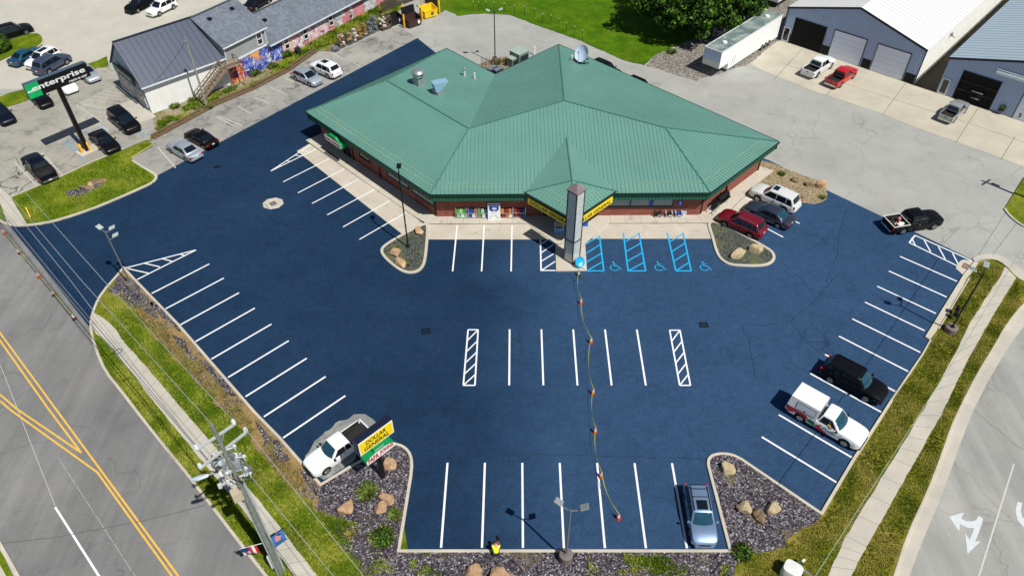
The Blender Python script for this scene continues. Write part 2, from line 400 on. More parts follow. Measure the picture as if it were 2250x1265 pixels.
# gravel beds
sheet('gravel_bed', GP([(271, 592), (296, 615), (391, 713), (478, 813), (560, 907), (615, 963), (705, 1067), (700, 1120), (640, 1062), (560, 972), (463, 868), (368, 768), (294, 678), (249, 643), (240, 640)], .115), .115, M_gravdry, .45, .3, 'structure', 6)
sheet('gravel_bed', GP([(262, 606), (285, 612), (330, 662), (350, 700), (300, 680), (262, 648), (238, 640)], .123), .123, M_gravel, .25)
sheet('unsealed_patch', GP([(672, 1030), (668, 1000), (690, 968), (730, 935), (765, 915), (790, 910), (812, 916), (826, 934), (832, 955), (800, 985), (772, 1012), (740, 1030), (705, 1058)], .003), .003, m_asph('unsealed_grey', (118, 122, 122), (156, 158, 152), .9, .4, (62, 72, 84), 1.2), .42, .3)
for q in ([(330, 662), (352, 668), (385, 706), (400, 728), (384, 722), (350, 690)], [(440, 790), (470, 806), (505, 850), (522, 872), (500, 868), (462, 826)], [(375, 735), (392, 738), (430, 785), (436, 800), (408, 775)], [(650, 1020), (668, 1030), (700, 1068), (696, 1090), (668, 1056)]): sheet('gravel_bed', GP(q, .123), .123, M_gravel, .3)
sheet('gravel_bed', GP([(560, 925), (600, 962), (640, 1010), (615, 1015), (580, 968)], .123), .123, M_gravel, .25)
sheet('gravel_bed', GP([(705, 1067), (779, 1021), (868, 976), (886, 981), (900, 995), (905, 1015), (902, 1044), (876, 1212), (1605, 1212), (1556, 1024), (1556, 1011), (1564, 1001), (1584, 997), (1607, 999), (1628, 1009), (1804, 1130), (1765, 1160), (1725, 1200), (1640, 1222), (1618, 1240), (1612, 1340), (850, 1340), (800, 1262), (745, 1190), (696, 1110)], .119), .119, M_gravel, .3, .3, 'structure', 15)
# sidewalks along the two roads
sheet('sidewalk', smooth(GP([(205, 689), (210, 688), (249, 714), (274, 754), (304, 784), (388, 884), (473, 981), (538, 1064), (582, 1113), (660, 1217), (705, 1272), (740, 1330), (690, 1330), (651, 1267), (564, 1157), (478, 1053), (361, 911), (284, 812), (239, 752), (202, 727)], .13), 1, True), .13, M_walk, .04, .3)
sheet('sidewalk', GP([(2209, 586), (2199, 605), (2136, 701), (2085, 803), (2021, 912), (1963, 1007), (1859, 1177), (1818, 1268), (1780, 1340), (1840, 1340), (1869, 1268), (1888, 1229), (1986, 1056), (2067, 912), (2133, 777), (2187, 684), (2233, 610)], .13), .13, M_walk, .05, .3)
sheet('sidewalk', smooth(GP([(2142, 575), (2160, 569), (2186, 569), (2208, 580), (2234, 609), (2260, 622), (2310, 632), (2262, 600), (2236, 585), (2200, 560), (2165, 556), (2135, 566)], .125), 1, True), .125, M_walk)
# left side: worn lots, grass island, sidewalk
sheet('worn_lot', GP([(-900, 440), (-300, 330), (0, 409), (24, 434), (137, 388), (199, 359), (300, 316), (345, 296), (334, 250), (258, 165), (236, 143), (57, 222), (0, 226), (-300, 260), (-900, 300)]), -.006, M_oldlot)
sheet('beige_lot', GP([(-900, 250), (-300, 230), (0, 196), (45, 196), (236, 134), (300, 160), (560, 60), (700, -60), (300, -330), (-1200, -330)]), -.018, M_beige)
sheet('grass_strip', GP([(-60, 224), (0, 212), (45, 197), (120, 172), (199, 139), (236, 124), (238, 146), (212, 149), (120, 190), (57, 222), (0, 240), (-60, 252)], .05), .05, M_lawn, .15)
sheet('grass_island', GP([(-60, 105), (10, 92), (57, 75), (85, 74), (96, 85), (92, 100), (62, 112), (25, 122), (-60, 160)], .08), .08, M_lawn)
sheet('grass_island', GP([(24, 434), (137, 387), (199, 358), (274, 327), (324, 307), (337, 319), (289, 347), (291, 354), (341, 384), (345, 391), (336, 402), (321, 409), (249, 441), (199, 461), (139, 481), (99, 491), (61, 495)], .11), .11, M_lawn)
sheet('gravel_patch', GP([(145, 420), (180, 412), (200, 398), (232, 394), (228, 404), (205, 418), (180, 430), (150, 432)], .118), .118, M_gravel, .2)
sheet('sidewalk', GP([(-200, 230), (24, 434), (61, 496), (30, 497), (15, 484), (0, 446), (-200, 300)], .1), .10, M_walk, .04)
sheet('grass_verge', GP([(-200, 302), (0, 447), (14, 484), (0, 487), (-200, 345)], .09), .09, M_lawn)
sheet('grass_verge', GP([(-60, 1130), (0, 1205), (28, 1265), (60, 1340), (-60, 1340)], .09), .09, M_lawn)
sheet('sidewalk', GP([(-60, 1165), (0, 1240), (14, 1265), (40, 1340), (-60, 1340)], .1), .10, M_walk)
# grey stalls left of the sealed lane, weedy strip behind them
sheet('grey_stalls', GP([(288, 348), (331, 311), (398, 276), (475, 234), (560, 198), (635, 159), (700, 114), (738, 116), (850, 66), (880, 62), (925, 88), (917, 84), (345, 385), (341, 384)]), -.004, M_patch)
sheet('weedy_strip', GP([(324, 308), (345, 290), (334, 252), (430, 215), (512, 186), (624, 128), (730, 68), (832, 8), (850, 60), (738, 112), (700, 112), (635, 157), (560, 196), (475, 232), (398, 274), (331, 310)], .06), .06, M_dirt, .15)
sheet('grass_bank', GP([(625, 128), (730, 66), (832, 4), (860, -30), (880, 20), (852, 60), (760, 88), (700, 108), (640, 150), (600, 150)], .09), .09, M_lawn, .3)
# rear: field, crushed stone, concrete pad
sheet('field', GP([(965, 32), (978, 22), (1000, 31), (1006, 35), (1038, 31), (1070, 30), (1120, 33), (1182, 56), (1279, 91), (1369, 132), (1416, 144), (1440, 120), (1520, 88), (1640, 0), (1900, -250), (600, -300), (900, -30)], .02), .02, M_field, .12)
sheet('crushed_stone', GP([(1420, 145), (1438, 119), (1480, 108), (1515, 95), (1548, 60), (1640, 0), (1800, -80), (1780, 0), (1712, 88), (1650, 138), (1531, 178)]), -.008, M_greystone, .3)
sheet('concrete_pad', GP([(1709, 86), (1648, 139), (1680, 158), (1743, 182), (1781, 198), (1857, 223), (1946, 253), (1997, 274), (2067, 300), (2161, 333), (2250, 367), (2600, 500), (2800, 430), (2300, 285), (2010, 187)]), -.01, M_pad)
sheet('alley', GP([(2008, 188), (2060, 205), (2300, -40), (2250, -60)]), .012, m_asph('alley_dirt', (70, 66, 58), (92, 84, 72), .6, 0, (50, 56, 36)))
sheet('grass_verge', GP([(2251, 388), (2207, 459), (2212, 467), (2250, 496), (2400, 560), (2500, 420)], .1), .10, M_lawn)
# aprons and walks round the store
sheet('apron', GP([(652, 332), (680, 316), (905, 472), (931, 492), (886, 516)], .02), .02, M_apron)
sheet('apron', GP([(938, 493), (1162, 492), (1207, 526), (936, 526)], .02), .02, M_apron)
sheet('apron', GP([(1336, 491.5), (1556, 490.5), (1566, 524.5), (1300, 524.5)], .02), .02, M_apron)
sheet('apron', GP([(1569, 487), (1600, 454), (1655, 398), (1705, 440), (1616, 507)], .02), .02, M_apron)
W = .12
walk = MB()
walk.prism(GP([(672, 308), (905, 471), (938, 491.5), (1162, 491.5), (1220, 534), (1222, 595), (1289.5, 594), (1286, 534), (1336, 491), (1556, 490), (1568, 486), (1606, 459.5), (1662, 404), (1700, 375), (1560, 330), (940, 350), (740, 280)], W), -.11)
struct('store_walk', walk, M_conc)
sheet('stone_bed', GP([(1655, 408), (1668, 352), (1690, 356), (1758, 383), (1812, 401), (1818, 425), (1815, 437), (1806, 444), (1789, 449), (1756, 444), (1735, 436)], .03), .03, M_tanstone, .05)
# kerbed islands in front of the store
isl = smooth(GP([(939.5, 494), (939, 520), (934, 574), (926, 591), (913, 598.5), (898, 600), (881, 595), (859, 579), (842, 562), (838, 551), (844, 541.5), (871, 524), (930, 493)]), 2, True)
sheet('gravel_island', isl, .09, M_island); kerb('kerb', isl, M_kerb, .28, .14, 0, True)
isr = smooth(GP([(1555, 491), (1566, 523), (1573, 551), (1582, 568.5), (1598, 580), (1617, 584), (1673, 585), (1693, 579), (1701, 569), (1698, 556), (1682, 544), (1613, 507), (1569, 487)]), 2, True)
sheet('gravel_island', isr, .09, M_island); kerb('kerb', isr, M_kerb, .28, .14, 0, True)
# lot kerbs
kerb('kerb', smooth(GP([(590, 1272), (534, 1201), (447, 1087), (355, 972), (309, 915), (264, 856), (232, 817), (212, 769), (201, 730), (200.5, 704), (209, 675), (224, 645), (264, 600), (272, 589)]), 1) + GP(lotL[1:] + lotB) + smooth(GP(lotC), 2)[1:] + GP(corner[:2]) + smooth(GP([corner[2]] + noseR[1:]), 2) + GP([(1804, 1129), (1876, 1008), (1944, 903), (1958.7, 879.5)]), M_kerb, .22, .15)
kerb('kerb', GP([(1958.7, 878.5), (2026, 780), (2044, 748)]), M_kerb, .16, .11)
mb = MB(); mb.prism(GP([(2033, 739), (2044, 746), (2058, 726), (2132, 603), (2150, 577), (2142, 573), (2117, 603)], .14), -.16); struct('kerb_walk', mb, M_kerb)
kerb('kerb', GP([(2062, 723), (2130, 611)], .14), M_kerb, .12, .07, .14)
mb = MB(); mb.face(GP([(2100, 589), (2109.5, 573), (2118, 570), (2142, 574), (2140, 585), (2119, 606)], .012)); struct('drain_pad', mb, M_kerb, fix=False)
kerb('kerb', smooth(GP([(1962, 1275), (1993, 1177), (2038, 1082), (2070, 998), (2091, 937), (2108, 900), (2147, 823), (2185, 762), (2210, 717), (2252, 664), (2330, 610)]), 1), M_kerb, .2, .14)
mb = MB(); e1 = smooth(GP([(1966, 1268), (1997, 1175), (2042, 1080), (2074, 998), (2095, 937), (2112, 900), (2151, 823), (2189, 762), (2214, 717), (2256, 664)], .0), 1)
e2 = smooth(GP([(1997, 1268), (2018, 1210), (2062, 1105), (2096, 1015), (2118, 952), (2139, 900), (2176, 828), (2210, 772), (2240, 728), (2285, 672)], .0), 1)
for i in range(len(e1) - 1): mb.face([e1[i], e2[i], e2[i + 1], e1[i + 1]])
struct('gutter', mb, M_walk, fix=False)
kerb('kerb', smooth(GP([(291, 354), (318, 371), (341, 384), (345, 391), (336, 402), (321, 409.5), (249, 441.5), (199, 461.5), (139, 481.5), (99, 491.5), (61, 496), (30, 497), (0, 488), (-200, 345)]), 1), M_kerb, .26, .14)
kerb('kerb', GP([(24, 434), (137, 387), (199, 358), (274, 327)]), M_walk, .12, .12)
kerb('kerb', GP([(289, 348), (337, 319)]), m_conc('yellowed_kerb', (180, 170, 110), (196, 184, 130)), .14, .13)
kerb('kerb', GP([(-60, 1120), (0, 1195), (43, 1272)]), M_kerb, .25, .13)
kerb('kerb', smooth(GP([(2207, 459), (2214, 470), (2228, 484), (2252, 500), (2400, 565)]), 1), M_kerb, .2, .13)
kerb('kerb', smooth(GP([(60, 112), (92, 101), (97, 85), (85, 73), (57, 74), (10, 91), (-60, 105)]), 2), M_walk, .2, .12)

# ------------------------------------------------------------------ painted markings (sheets a few mm above the paving)
def strip(mb, a, b, w, z=.004):
    a = Vector((a.x, a.y, z)); b = Vector((b.x, b.y, z)); d = (b - a).normalized(); n = Vector((-d.y, d.x, 0)) * w / 2
    mb.face([a - n, b - n, b + n, a + n])
class Paint:
    def __init__(s): s.mb = MB()
    def px(s, a, b, w=.14, z=.006): s.k = getattr(s, 'k', 0) + 1; z += .0003 * (s.k % 12); strip(s.mb, G(*a, z), G(*b, z), w, z)
    def w(s, a, b, w=.15, z=.006): strip(s.mb, Vector((*a, 0)), Vector((*b, 0)), w, z)
    def done(s, name, m): return struct(name, s.mb, m, fix=False)
S = 2.74
P = Paint()
for i in range(7): P.w((-4.894 + S * i, 24.08), (-4.894 + S * i, 30.674))
for i in range(1, 5): P.w((-.419 + S * i, 37.90), (-.419 + S * i, 44.025))
P.w((-.419, 37.90), (-.419, 44.025))
def hatch(P, tl, tr, br, bl, n, w=.13, flip=False, cap=(1, 1), wz=.006, slant=1.0):
    P.px(tl, bl, w, wz); P.px(tr, br, w, wz)
    if cap[0]: P.px(tl, tr, w, wz)
    if cap[1]: P.px(bl, br, w, wz)
    L = lambda a, b, t: (a[0] + (b[0] - a[0]) * t, a[1] + (b[1] - a[1]) * t)
    for k in range(n):
        t0 = (k + 1) / n; t1 = t0 - slant / n
        P.px(L(tl, bl, t0), L(tr, br, max(0, t1)), w * .85, wz - .001)
hatch(P, (1028.5, 724), (1050.5, 724), (1043.5, 846), (1018, 846), 5)
hatch(P, (1471.5, 725), (1494, 725), (1517, 846), (1493.5, 846), 5)
for k in range(9):
    a = .7804; n = Vector((-math.sin(a), math.cos(a))); q = Vector((-17.5256, 32.7327)) + n * S * k
    P.w(q + Vector((math.cos(a), math.sin(a))) * .12, q + Vector((math.cos(a), math.sin(a))) * 5.81)
for k in range(11):
    a = 2.4218; n = Vector((math.sin(a), -math.cos(a))); q = Vector((23.1726, 29.0354)) + n * S * k; d = Vector((math.cos(a), math.sin(a)))
    P.w(q + d * (.12 if k < 7 else .75), q + d * 6.0)
for a, b in (((1004.5, 495), (994.5, 596)), ((1063.8, 495), (1058.2, 596)), ((1125, 495), (1123, 596))): P.px(a, b, .14, .026)
P.px((1187, 513), (1189, 595)); P.px((1189, 594), (1221, 594))
for a, b in (((1188, 537), (1203, 527)), ((1188, 556), (1216, 537)), ((1189, 574), (1219, 556)), ((1191, 593), (1220, 574))): P.px(a, b, .12)
for a, b in (((622, 399.6), (724, 348.6)), ((654.6, 423.8), (756.7, 371)), ((685.7, 447), (788, 393.4)), ((719, 472), (822.7, 416.5)), ((753.7, 498.5), (856, 441.4)), ((789.6, 526), (892.4, 466.8)), ((594.8, 376), (682, 318.7)), ((594.8, 376), (694.5, 327.4))): P.px(a, b, .13, .026)
for a, b in (((661, 331), (678, 332.5)), ((647, 341), (661, 343)), ((628, 353.5), (639, 355)), ((613, 364), (619, 365))): P.px(a, b, .11, .026)
P.px((274, 589), (430.8, 549)); P.px((301, 614), (430.8, 549))
for a, b in (((281, 590), (326, 600)), ((316, 578), (351, 586)), ((356, 568), (378, 574)), ((395, 558), (408, 562))): P.px(a, b, .12)
P.px((1998, 533), (2010.6, 517)); P.px((2010.6, 517), (2141, 575)); P.px((1998, 533), (2106, 585))
for a, b in (((2003, 523), (2012, 540)), ((2031, 528), (2045, 553)), ((2062, 542), (2077, 569)), ((2093, 556), (2107, 583))): P.px(a, b, .12)
P.px((1655, 486), (1721, 521)); P.px((1690, 458), (1757, 491)); P.px((1640, 434), (1652, 440), .13, .026)
P.done('stall_lines', M_white)
P = Paint()
hatch(P, (1369.5, 511), (1404, 511), (1418.5, 595), (1380, 595), 4, .15, cap=(0, 1), wz=.028, slant=.9)
hatch(P, (1466, 511), (1500.5, 511), (1518.5, 595), (1485, 595), 4, .15, cap=(0, 1), wz=.028, slant=.9)
P.px((1317.5, 519), (1326.5, 595), .15, .028); P.px((1290, 595), (1326.5, 595), .15)
for a, b in (((1287, 536), (1317, 519)), ((1289, 556), (1319, 537)), ((1290, 575), (1322, 556)), ((1291, 594), (1324, 575))): P.px(a, b, .13, .027)
def wheelchair(P, c, s=.95):
    # seen from the aisle: head, back, seat, leg and the wheel arc
    o = G(*c, .006); A = lambda x, y: Vector((o.x + x * s, o.y + y * s, 0))
    ring = [A(.09 * math.cos(t), .72 + .09 * math.sin(t)) for t in [2 * math.pi * i / 14 for i in range(14)]]
    P.mb.face([Vector((p.x, p.y, .006)) for p in ring])
    for a, b in (((-.02, .60), (.02, .14)), ((.02, .14), (.38, .14)), ((.38, .14), (.58, -.38)), ((.56, -.36), (.74, -.30)), ((0, .42), (.30, .42))): strip(P.mb, A(*a), A(*b), .10 * s, .006)
    arc = [A(.05 + .42 * math.cos(t), -.12 + .42 * math.sin(t)) for t in [R(120 + i * 20) for i in range(11)]]
    for a, b in zip(arc, arc[1:]): strip(P.mb, a, b, .09 * s, .0055)
for c in ((1349, 586), (1447, 586), (1546.5, 586)): wheelchair(P, c)
P.done('accessible_bay_lines', M_blue)
P = Paint()
for a, b in (((124, 900), (0, 731)), ((222, 1033), (124, 900)), ((392, 1265), (222, 1033)), ((440, 1335), (392, 1265)), ((108, 900), (0, 748)), ((178, 993), (108, 900)), ((37, 898), (0, 866)), ((179, 994), (37, 898)), ((23, 900), (0, 880)), ((214, 1037), (23, 900)), ((378, 1265), (214, 1037)), ((424, 1335), (378, 1265)),
             ((0, 731), (-160, 520)), ((0, 748), (-160, 536))): P.px(a, b, .13, -.004)
P.done('centre_lines', M_yellow)
P = Paint(); P.px((121, 1113), (219, 1267), .14, -.004)
P.px((219, 1265), (260, 1330), .14, -.004); P.done('lane_line', M_white)
P = Paint()
P.px((2228, 1018), (2150, 1267), .11, -.004); P.px((2150, 1265), (2125, 1340), .11, -.004)
for k in range(9):
    a = (128 + k * 20.5, 1005 + k * 31.5); P.px(a, (a[0] + 18, a[1] + 28), .022, -.004)
P.px((0, 800), (121, 1110), .035, -.004)
P.done('worn_lane_line', M_fade)
tz = lambda p: G(1680 + p[0] / 3.465, 900 + p[1] / 3.465, -.004)
mb = MB(); mb.face([tz(p) for p in ((1405, 810), (1520, 780), (1495, 825), (1530, 845), (1580, 848), (1612, 836), (1630, 803), (1665, 828), (1645, 895), (1603, 1000), (1645, 998), (1545, 1095), (1527, 938), (1562, 985), (1595, 900), (1545, 895), (1487, 868), (1482, 925))])
mb.face([tz(p) for p in ((1925, 698), (1962, 706), (1950, 765), (1960, 810), (2010, 870), (2060, 900), (2060, 940), (1990, 910), (1925, 835), (1910, 770))])
struct('turn_arrows', mb, M_arrow, fix=False)
P = Paint()
for a, b in (((729, 117), (752, 129)), ((776, 138), (792, 147)), ((626, 172), (648, 182)), ((592, 191), (634, 210)), ((560, 214), (592, 228)), ((476, 257), (514, 277)), ((346, 323), (386, 369)), ((480, 255), (533, 277)), ((522, 234), (552, 250)), ((33, 357), (80, 408)), ((92, 336), (137, 384))): P.px(a, b, .11, .004)
for a, b in (((168, 232), (250, 190)), ((168, 232), (225, 268)), ((178, 228), (262, 245)), ((190, 220), (262, 228)), ((205, 212), (268, 220)), ((215, 206), (268, 213)), ((232, 200), (262, 206)), ((178, 240), (245, 250)), ((195, 253), (236, 258)), ((200, 259), (240, 290)), ((227, 152), (252, 163)), ((180, 262), (240, 285))): P.px(a, b, .08, .003)
for a, b in (((0, 40), (14, 35)), ((20, 52), (40, 44)), ((230, 15), (255, 5)), ((290, 28), (320, 15)), ((318, 39), (345, 27)), ((340, 50), (405, 20)), ((250, 12), (262, 6)), ((60, 140), (110, 128))): P.px(a, b, .1, -.010)
P.done('worn_stall_lines', M_fade)
P = Paint()
for a, b in (((142, 311), (185, 354)), ((142, 311), (170, 299)), ((152, 320), (168, 308)), ((164, 333), (178, 321)), ((168, 302), (222, 276)), ((262, 313), (272, 324)), ((222, 276), (236, 291)), ((303, 291), (317, 303)), ((313, 283), (328, 281)), ((314, 297), (330, 295)), ((198, 320), (206, 314)), ((212, 334), (220, 328))): P.px(a, b, .1, .004)
P.done('worn_accessible_lines', M_fadeb)
# joints in the concrete
P = Paint()
for a, b in (((945, 491.8), (1160, 491.2)), ((1338, 490.8), (1556, 489.8))): P.px(a, b, .05, .124)
for x0, x1 in ((985, 981), (1020, 1017), (1056, 1053), (1092, 1090), (1128, 1127), (1340, 1343), (1372, 1377), (1405, 1411), (1437, 1444), (1470, 1478), (1503, 1513), (1535, 1546)): P.px((x0, 474), (x1, 491), .02, .124)
for a, b in (((684, 305), (915, 466)), ((1606, 462), (1655, 412))): P.px(a, b, .04, .124)
for k in range(11):
    t = k / 10; a = (675 + 262 * t, 309 + 182 * t); P.px(a, (a[0] + 34, a[1] - 19), .02, .124)
L = GP([(2199, 605), (2136, 701), (2085, 803), (2021, 912), (1963, 1007), (1859, 1177), (1818, 1268)], .134); Rr = GP([(2233, 610), (2187, 684), (2133, 777), (2067, 912), (2005, 1025), (1905, 1200), (1869, 1268)], .134)
for i in range(6):
    for k in range(4): strip(P.mb, L[i].lerp(L[i + 1], k / 4), Rr[i].lerp(Rr[i + 1], k / 4), .02, .134)
L = GP([(239, 752), (284, 812), (361, 911), (478, 1053), (564, 1157), (651, 1267)], .134); Rr = GP([(274, 754), (304, 784), (388, 884), (505, 1022), (604, 1142), (698, 1262)], .134)
for i in range(5):
    for k in range(4): strip(P.mb, L[i].lerp(L[i + 1], k / 4), Rr[i].lerp(Rr[i + 1], k / 4), .02, .134)
for a, b in (((1700, 176), (1760, 110)), ((1815, 210), (1872, 148)), ((1940, 251), (1990, 183)), ((2100, 314), (2150, 236)), ((2200, 350), (2230, 300)), ((1720, 140), (2120, 268)), ((2120, 268), (2250, 312))): P.px(a, b, .05, -.004)
P.done('paving_joints', M_joint)
P = Paint()
for a, b in (((0, 1193), (120, 1180)), ((120, 1180), (330, 1140)), ((330, 1140), (452, 1109))): P.px(a, b, .05, -.003)
for a, b in (((2130, 985), (2108, 1012)), ((2250, 850), (2195, 880)), ((2215, 1240), (2250, 1265)), ((2150, 1150), (2215, 1210)), ((2215, 1210), (2250, 1224)), ((2090, 1012), (2096, 1017)), ((1876, 419), (2150, 1)), ((2108, 597), (2200, 470)), ((2150, 560), (2205, 465))): pass
P.px((2064, 544), (2108, 500), .03, -.02); P.px((2150, 560), (2209, 468), .03, -.02); P.px((2180, 560), (2250, 470), .03, -.02)
P.done('road_seams', M_tar)
# long seams under the sealer and one painted wire shadow, as traced over the lot
P = Paint()
def seam(pts, w=.07):
    pts = GP(pts, .0025); q = []
    for a, b in zip(pts, pts[1:]):
        n = max(2, int((b - a).length / .5)); d = Vector((-(b - a).y, (b - a).x, 0)).normalized()
        for i in range(n): p = a.lerp(b, i / n); q.append(p + d * (mnoise.noise(p * 1.3) * .12))
    q.append(pts[-1])
    for a, b in zip(q, q[1:]): strip(P.mb, a, b, w * rnd.uniform(.35, 1.1), .0025 + .0003 * rnd.randrange(6))
seam([(905, 604), (912, 640), (905, 680), (893, 760), (880, 850), (866, 915)], .09)
seam([(676, 640), (720, 675), (770, 720), (800, 722), (900, 726)]); seam([(632, 660), (676, 640), (705, 672), (660, 710), (640, 735)])
seam([(755, 604), (800, 637), (850, 668)]); seam([(745, 675), (775, 650), (800, 637)]); seam([(818, 722), (800, 765), (785, 810), (775, 815)])
seam([(640, 735), (690, 790), (740, 830), (770, 850), (850, 905)]); seam([(770, 850), (800, 822), (855, 832)]); seam([(855, 832), (872, 800), (880, 812)]); seam([(855, 832), (872, 866)])
seam([(1842, 600), (1790, 660), (1737, 705), (1775, 755), (1812, 780)]); seam([(1737, 705), (1680, 715), (1640, 712)]); seam([(1775, 750), (1830, 752), (1850, 760)])
seam([(1630, 715), (1645, 745), (1660, 830)]); seam([(1860, 460), (1842, 520), (1840, 560), (1815, 620)]); seam([(1700, 560), (1745, 600), (1785, 640), (1825, 655), (1860, 655)])
seam([(905, 990), (1200, 998), (1500, 1006), (1556, 1010)], .05); seam([(1905, 915), (1850, 985), (1770, 1095)], .05); seam([(560, 430), (640, 500), (750, 590)], .05); seam([(640, 360), (1050, 700)], .03)  # the strip towards the right kerb paints the overhead wires' cast shadow
P.done('seams_and_wire_shadow', M_seam_shadow)
def drain(label, c, dx, dy, rz, mat=None, z=.004):
    o = G(*c, z); t = thing('drain_grate', label, 'drain grate', o, rz, 'drain grates')
    m1 = mat or pm('cast_iron', (34, 34, 38), .6, .6); mb = MB()
    for s in (-1, 1): mb.box((0, s * (dy / 2 - .03), .015), (dx, .06, .03)); mb.box((s * (dx / 2 - .03), 0, .0155), (.06, dy - .12, .028))
    mb.build('frame', m1, t, world_space=False)
    mb = MB(); mb.box((0, 0, -.01), (dx - .1, dy - .1, .01)); mb.build('pit', pm('pit_black', (8, 8, 10), .9), t, world_space=False)
    mb = MB(); n = int(dx / .11)
    for i in range(n): mb.box((-dx / 2 + .06 + (dx - .12) * (i + .5) / n, 0, .012), (.04, dy - .12, .02))
    for i in (-1, 1): mb.box((0, i * dy / 6, .0125), (dx - .12, .03, .018))
    mb.build('bars', m1, t, world_space=False)
drain('square dark grate left of the left hatched bay', (936, 727.5), .75, .65, R(6)); drain('square dark grate right of the right hatched bay', (1546, 713.5), .75, .62, 0)
drain('flat dark grate near the silver sedan in the lane', (477, 367), .6, .6, R(45)); drain('rusty brown grate beside the right kerb walk', (2127, 587), .8, .95, R(50), pm('rusty_iron', (110, 58, 46), .8))
drain('square grate inside the eight-sided concrete collar', (600, 447.5), .6, .6, R(40), pm('rust_dark', (60, 44, 48), .8))
c = G(600, 447); mb = MB(); mb.prism([Vector((c.x + 1.05 * math.cos(R(22.5 + 45 * i + 20)) * 1.05, c.y + 1.0 * math.sin(R(22.5 + 45 * i + 20)), .001)) for i in range(8)], .002); struct('drain_collar', mb, M_conc)
drain('long dark slot set in the left store walk, built as a grate', (729.5, 343.5), 2.5, .42, R(-45.5), None, .124)  # dark slot at the walk's kerb gap, with grate bars added
# ------------------------------------------------------------------ the store
def text_mesh(mb, s, o, r, u, x0, y0, w, h, bold=.02, shear=0.0, up=.012):
    """letters fitted into the box (x0, y0, w, h) of the plane o + r*x + u*y"""
    cu = bpy.data.curves.new("lettering", 'FONT'); cu.body = s; cu.offset = bold; cu.shear = shear; cu.resolution_u = 3
    ob = bpy.data.objects.new("lettering", cu); col.objects.link(ob); bpy.context.view_layer.update()
    me = ob.evaluated_get(bpy.context.evaluated_depsgraph_get()).to_mesh()
    vs = [v.co.copy() for v in me.vertices]; fs = [list(p.vertices) for p in me.polygons]
    ob.to_mesh_clear(); bpy.data.objects.remove(ob); bpy.data.curves.remove(cu)
    a, b = min(v.x for v in vs), max(v.x for v in vs); c, d = min(v.y for v in vs), max(v.y for v in vs)
    n = r.cross(u).normalized() * up
    return mb.add([o + r * (x0 + (v.x - a) / (b - a) * w) + u * (y0 + (v.y - c) / (d - c) * h) + n for v in vs], fs)

M_roof = pm('green_metal_roof', (101, 147, 135), .42, 0, .09, .22, 0, .5)
M_rib = pm('green_roof_seam', (84, 131, 117), .45, 0, .05, .5, 0, .5)
M_fascia = pm('green_fascia', (34, 104, 78), .5, 0, .08, 1)
M_dkgreen = pm('dark_green_gutter', (18, 50, 40), .5)
M_ridge = pm('ridge_cap_green', (70, 126, 110), .45)
def m_brick():
    t = NT('red_brick'); t.objco()
    b = t.n('ShaderNodeTexBrick'); b.inputs['Scale'].default_value = 1.0; b.inputs['Brick Width'].default_value = .42; b.inputs['Row Height'].default_value = .16; b.inputs['Mortar Size'].default_value = .012
    b.inputs['Color1'].default_value = (*lin((148, 80, 66)), 1); b.inputs['Color2'].default_value = (*lin((126, 64, 54)), 1); b.inputs['Mortar'].default_value = (*lin((150, 118, 104)), 1)
    s = t.n('ShaderNodeSeparateXYZ'); t.l(t.pos, s.inputs[0]); c = t.n('ShaderNodeCombineXYZ')
    t.l(t.math('ADD', s.outputs[0], s.outputs[1]), c.inputs[0]); t.l(s.outputs[2], c.inputs[1]); t.l(c.outputs[0], b.inputs['Vector'])
    n = t.ramp(t.noise(1.2, 5, .7), [(.3, (.82, .82, .82)), (.7, (1.14, 1.14, 1.14))])
    return t.done(t.mix(1.0, b.outputs[0], n, 'MULTIPLY'), .85)
M_brick = m_brick()
M_glass = pm('dark_window_glass', (22, 30, 38), .06, 0, .1, .6, 0, .8)
M_greyglass = pm('grey_window_film', (120, 140, 148), .25, 0, .06, .8, 0, .6)
M_black = pm('black_metal', (14, 14, 16), .5)
M_soffit = pm('soffit', (60, 74, 68), .8)
M_alu = pm('aluminium', (186, 194, 198), .35, .7, .05, 2)
M_steel = pm('galvanised_steel', (158, 164, 168), .5, .35, .1, 3)
M_signY = pm('sign_yellow', (250, 220, 20), .4, 0, .03)
M_signW = pm('sign_white', (232, 234, 232), .5, 0, .03)
M_signG = pm('sign_green', (20, 150, 84), .45, 0, .04)
M_signR = pm('sign_red', (196, 28, 44), .5, 0, .04)
M_signK = pm('sign_black', (16, 15, 16), .5)
M_bluesign = pm('sign_blue', (24, 92, 205), .5)
ZE = 3.6; SLOPE = .2
E1, E2, E3, E4, E5, E6, E7 = [G(*p, ZE) for p in ((945, 427), (1561, 423), (1712, 311.5), (1228, 98), (1088, 164), (981, 107), (672.5, 245.5))]
def hit(px, a, b, slope):
    d = (b - a).normalized(); n = Vector((-d.y, d.x, 0)); lo, hi = ZE, ZE + 9
    for _ in range(50):
        mdl = (lo + hi) / 2; x = G(*px, mdl)
        if ZE + slope * (x - a).dot(n) > mdl: lo = mdl
        else: hi = mdl
    return x
RA, RB, RC = hit((1240, 222), E1, E2, SLOPE), hit((1030, 283), E1, E2, SLOPE), hit((1462, 281), E1, E2, SLOPE)
RW = hit((849, 177), E7, E1, SLOPE)
ctr = (E1 + E4) / 2; ctr.z = 0
store = thing('store_building', 'brick store with a wide faceted green metal roof in the middle of the sealed lot', 'store', ctr)
def inward(poly, d):
    return offset(poly, d, True)
eave = [E1, E2, E3, E4, E5, E6, E7]
wallp = inward([Vector((p.x, p.y, 0)) for p in eave], .95)
mb = MB(); mb.prism([Vector((p.x, p.y, .0)) for p in wallp], ZE - .25); mb.build('wall', M_brick, store)
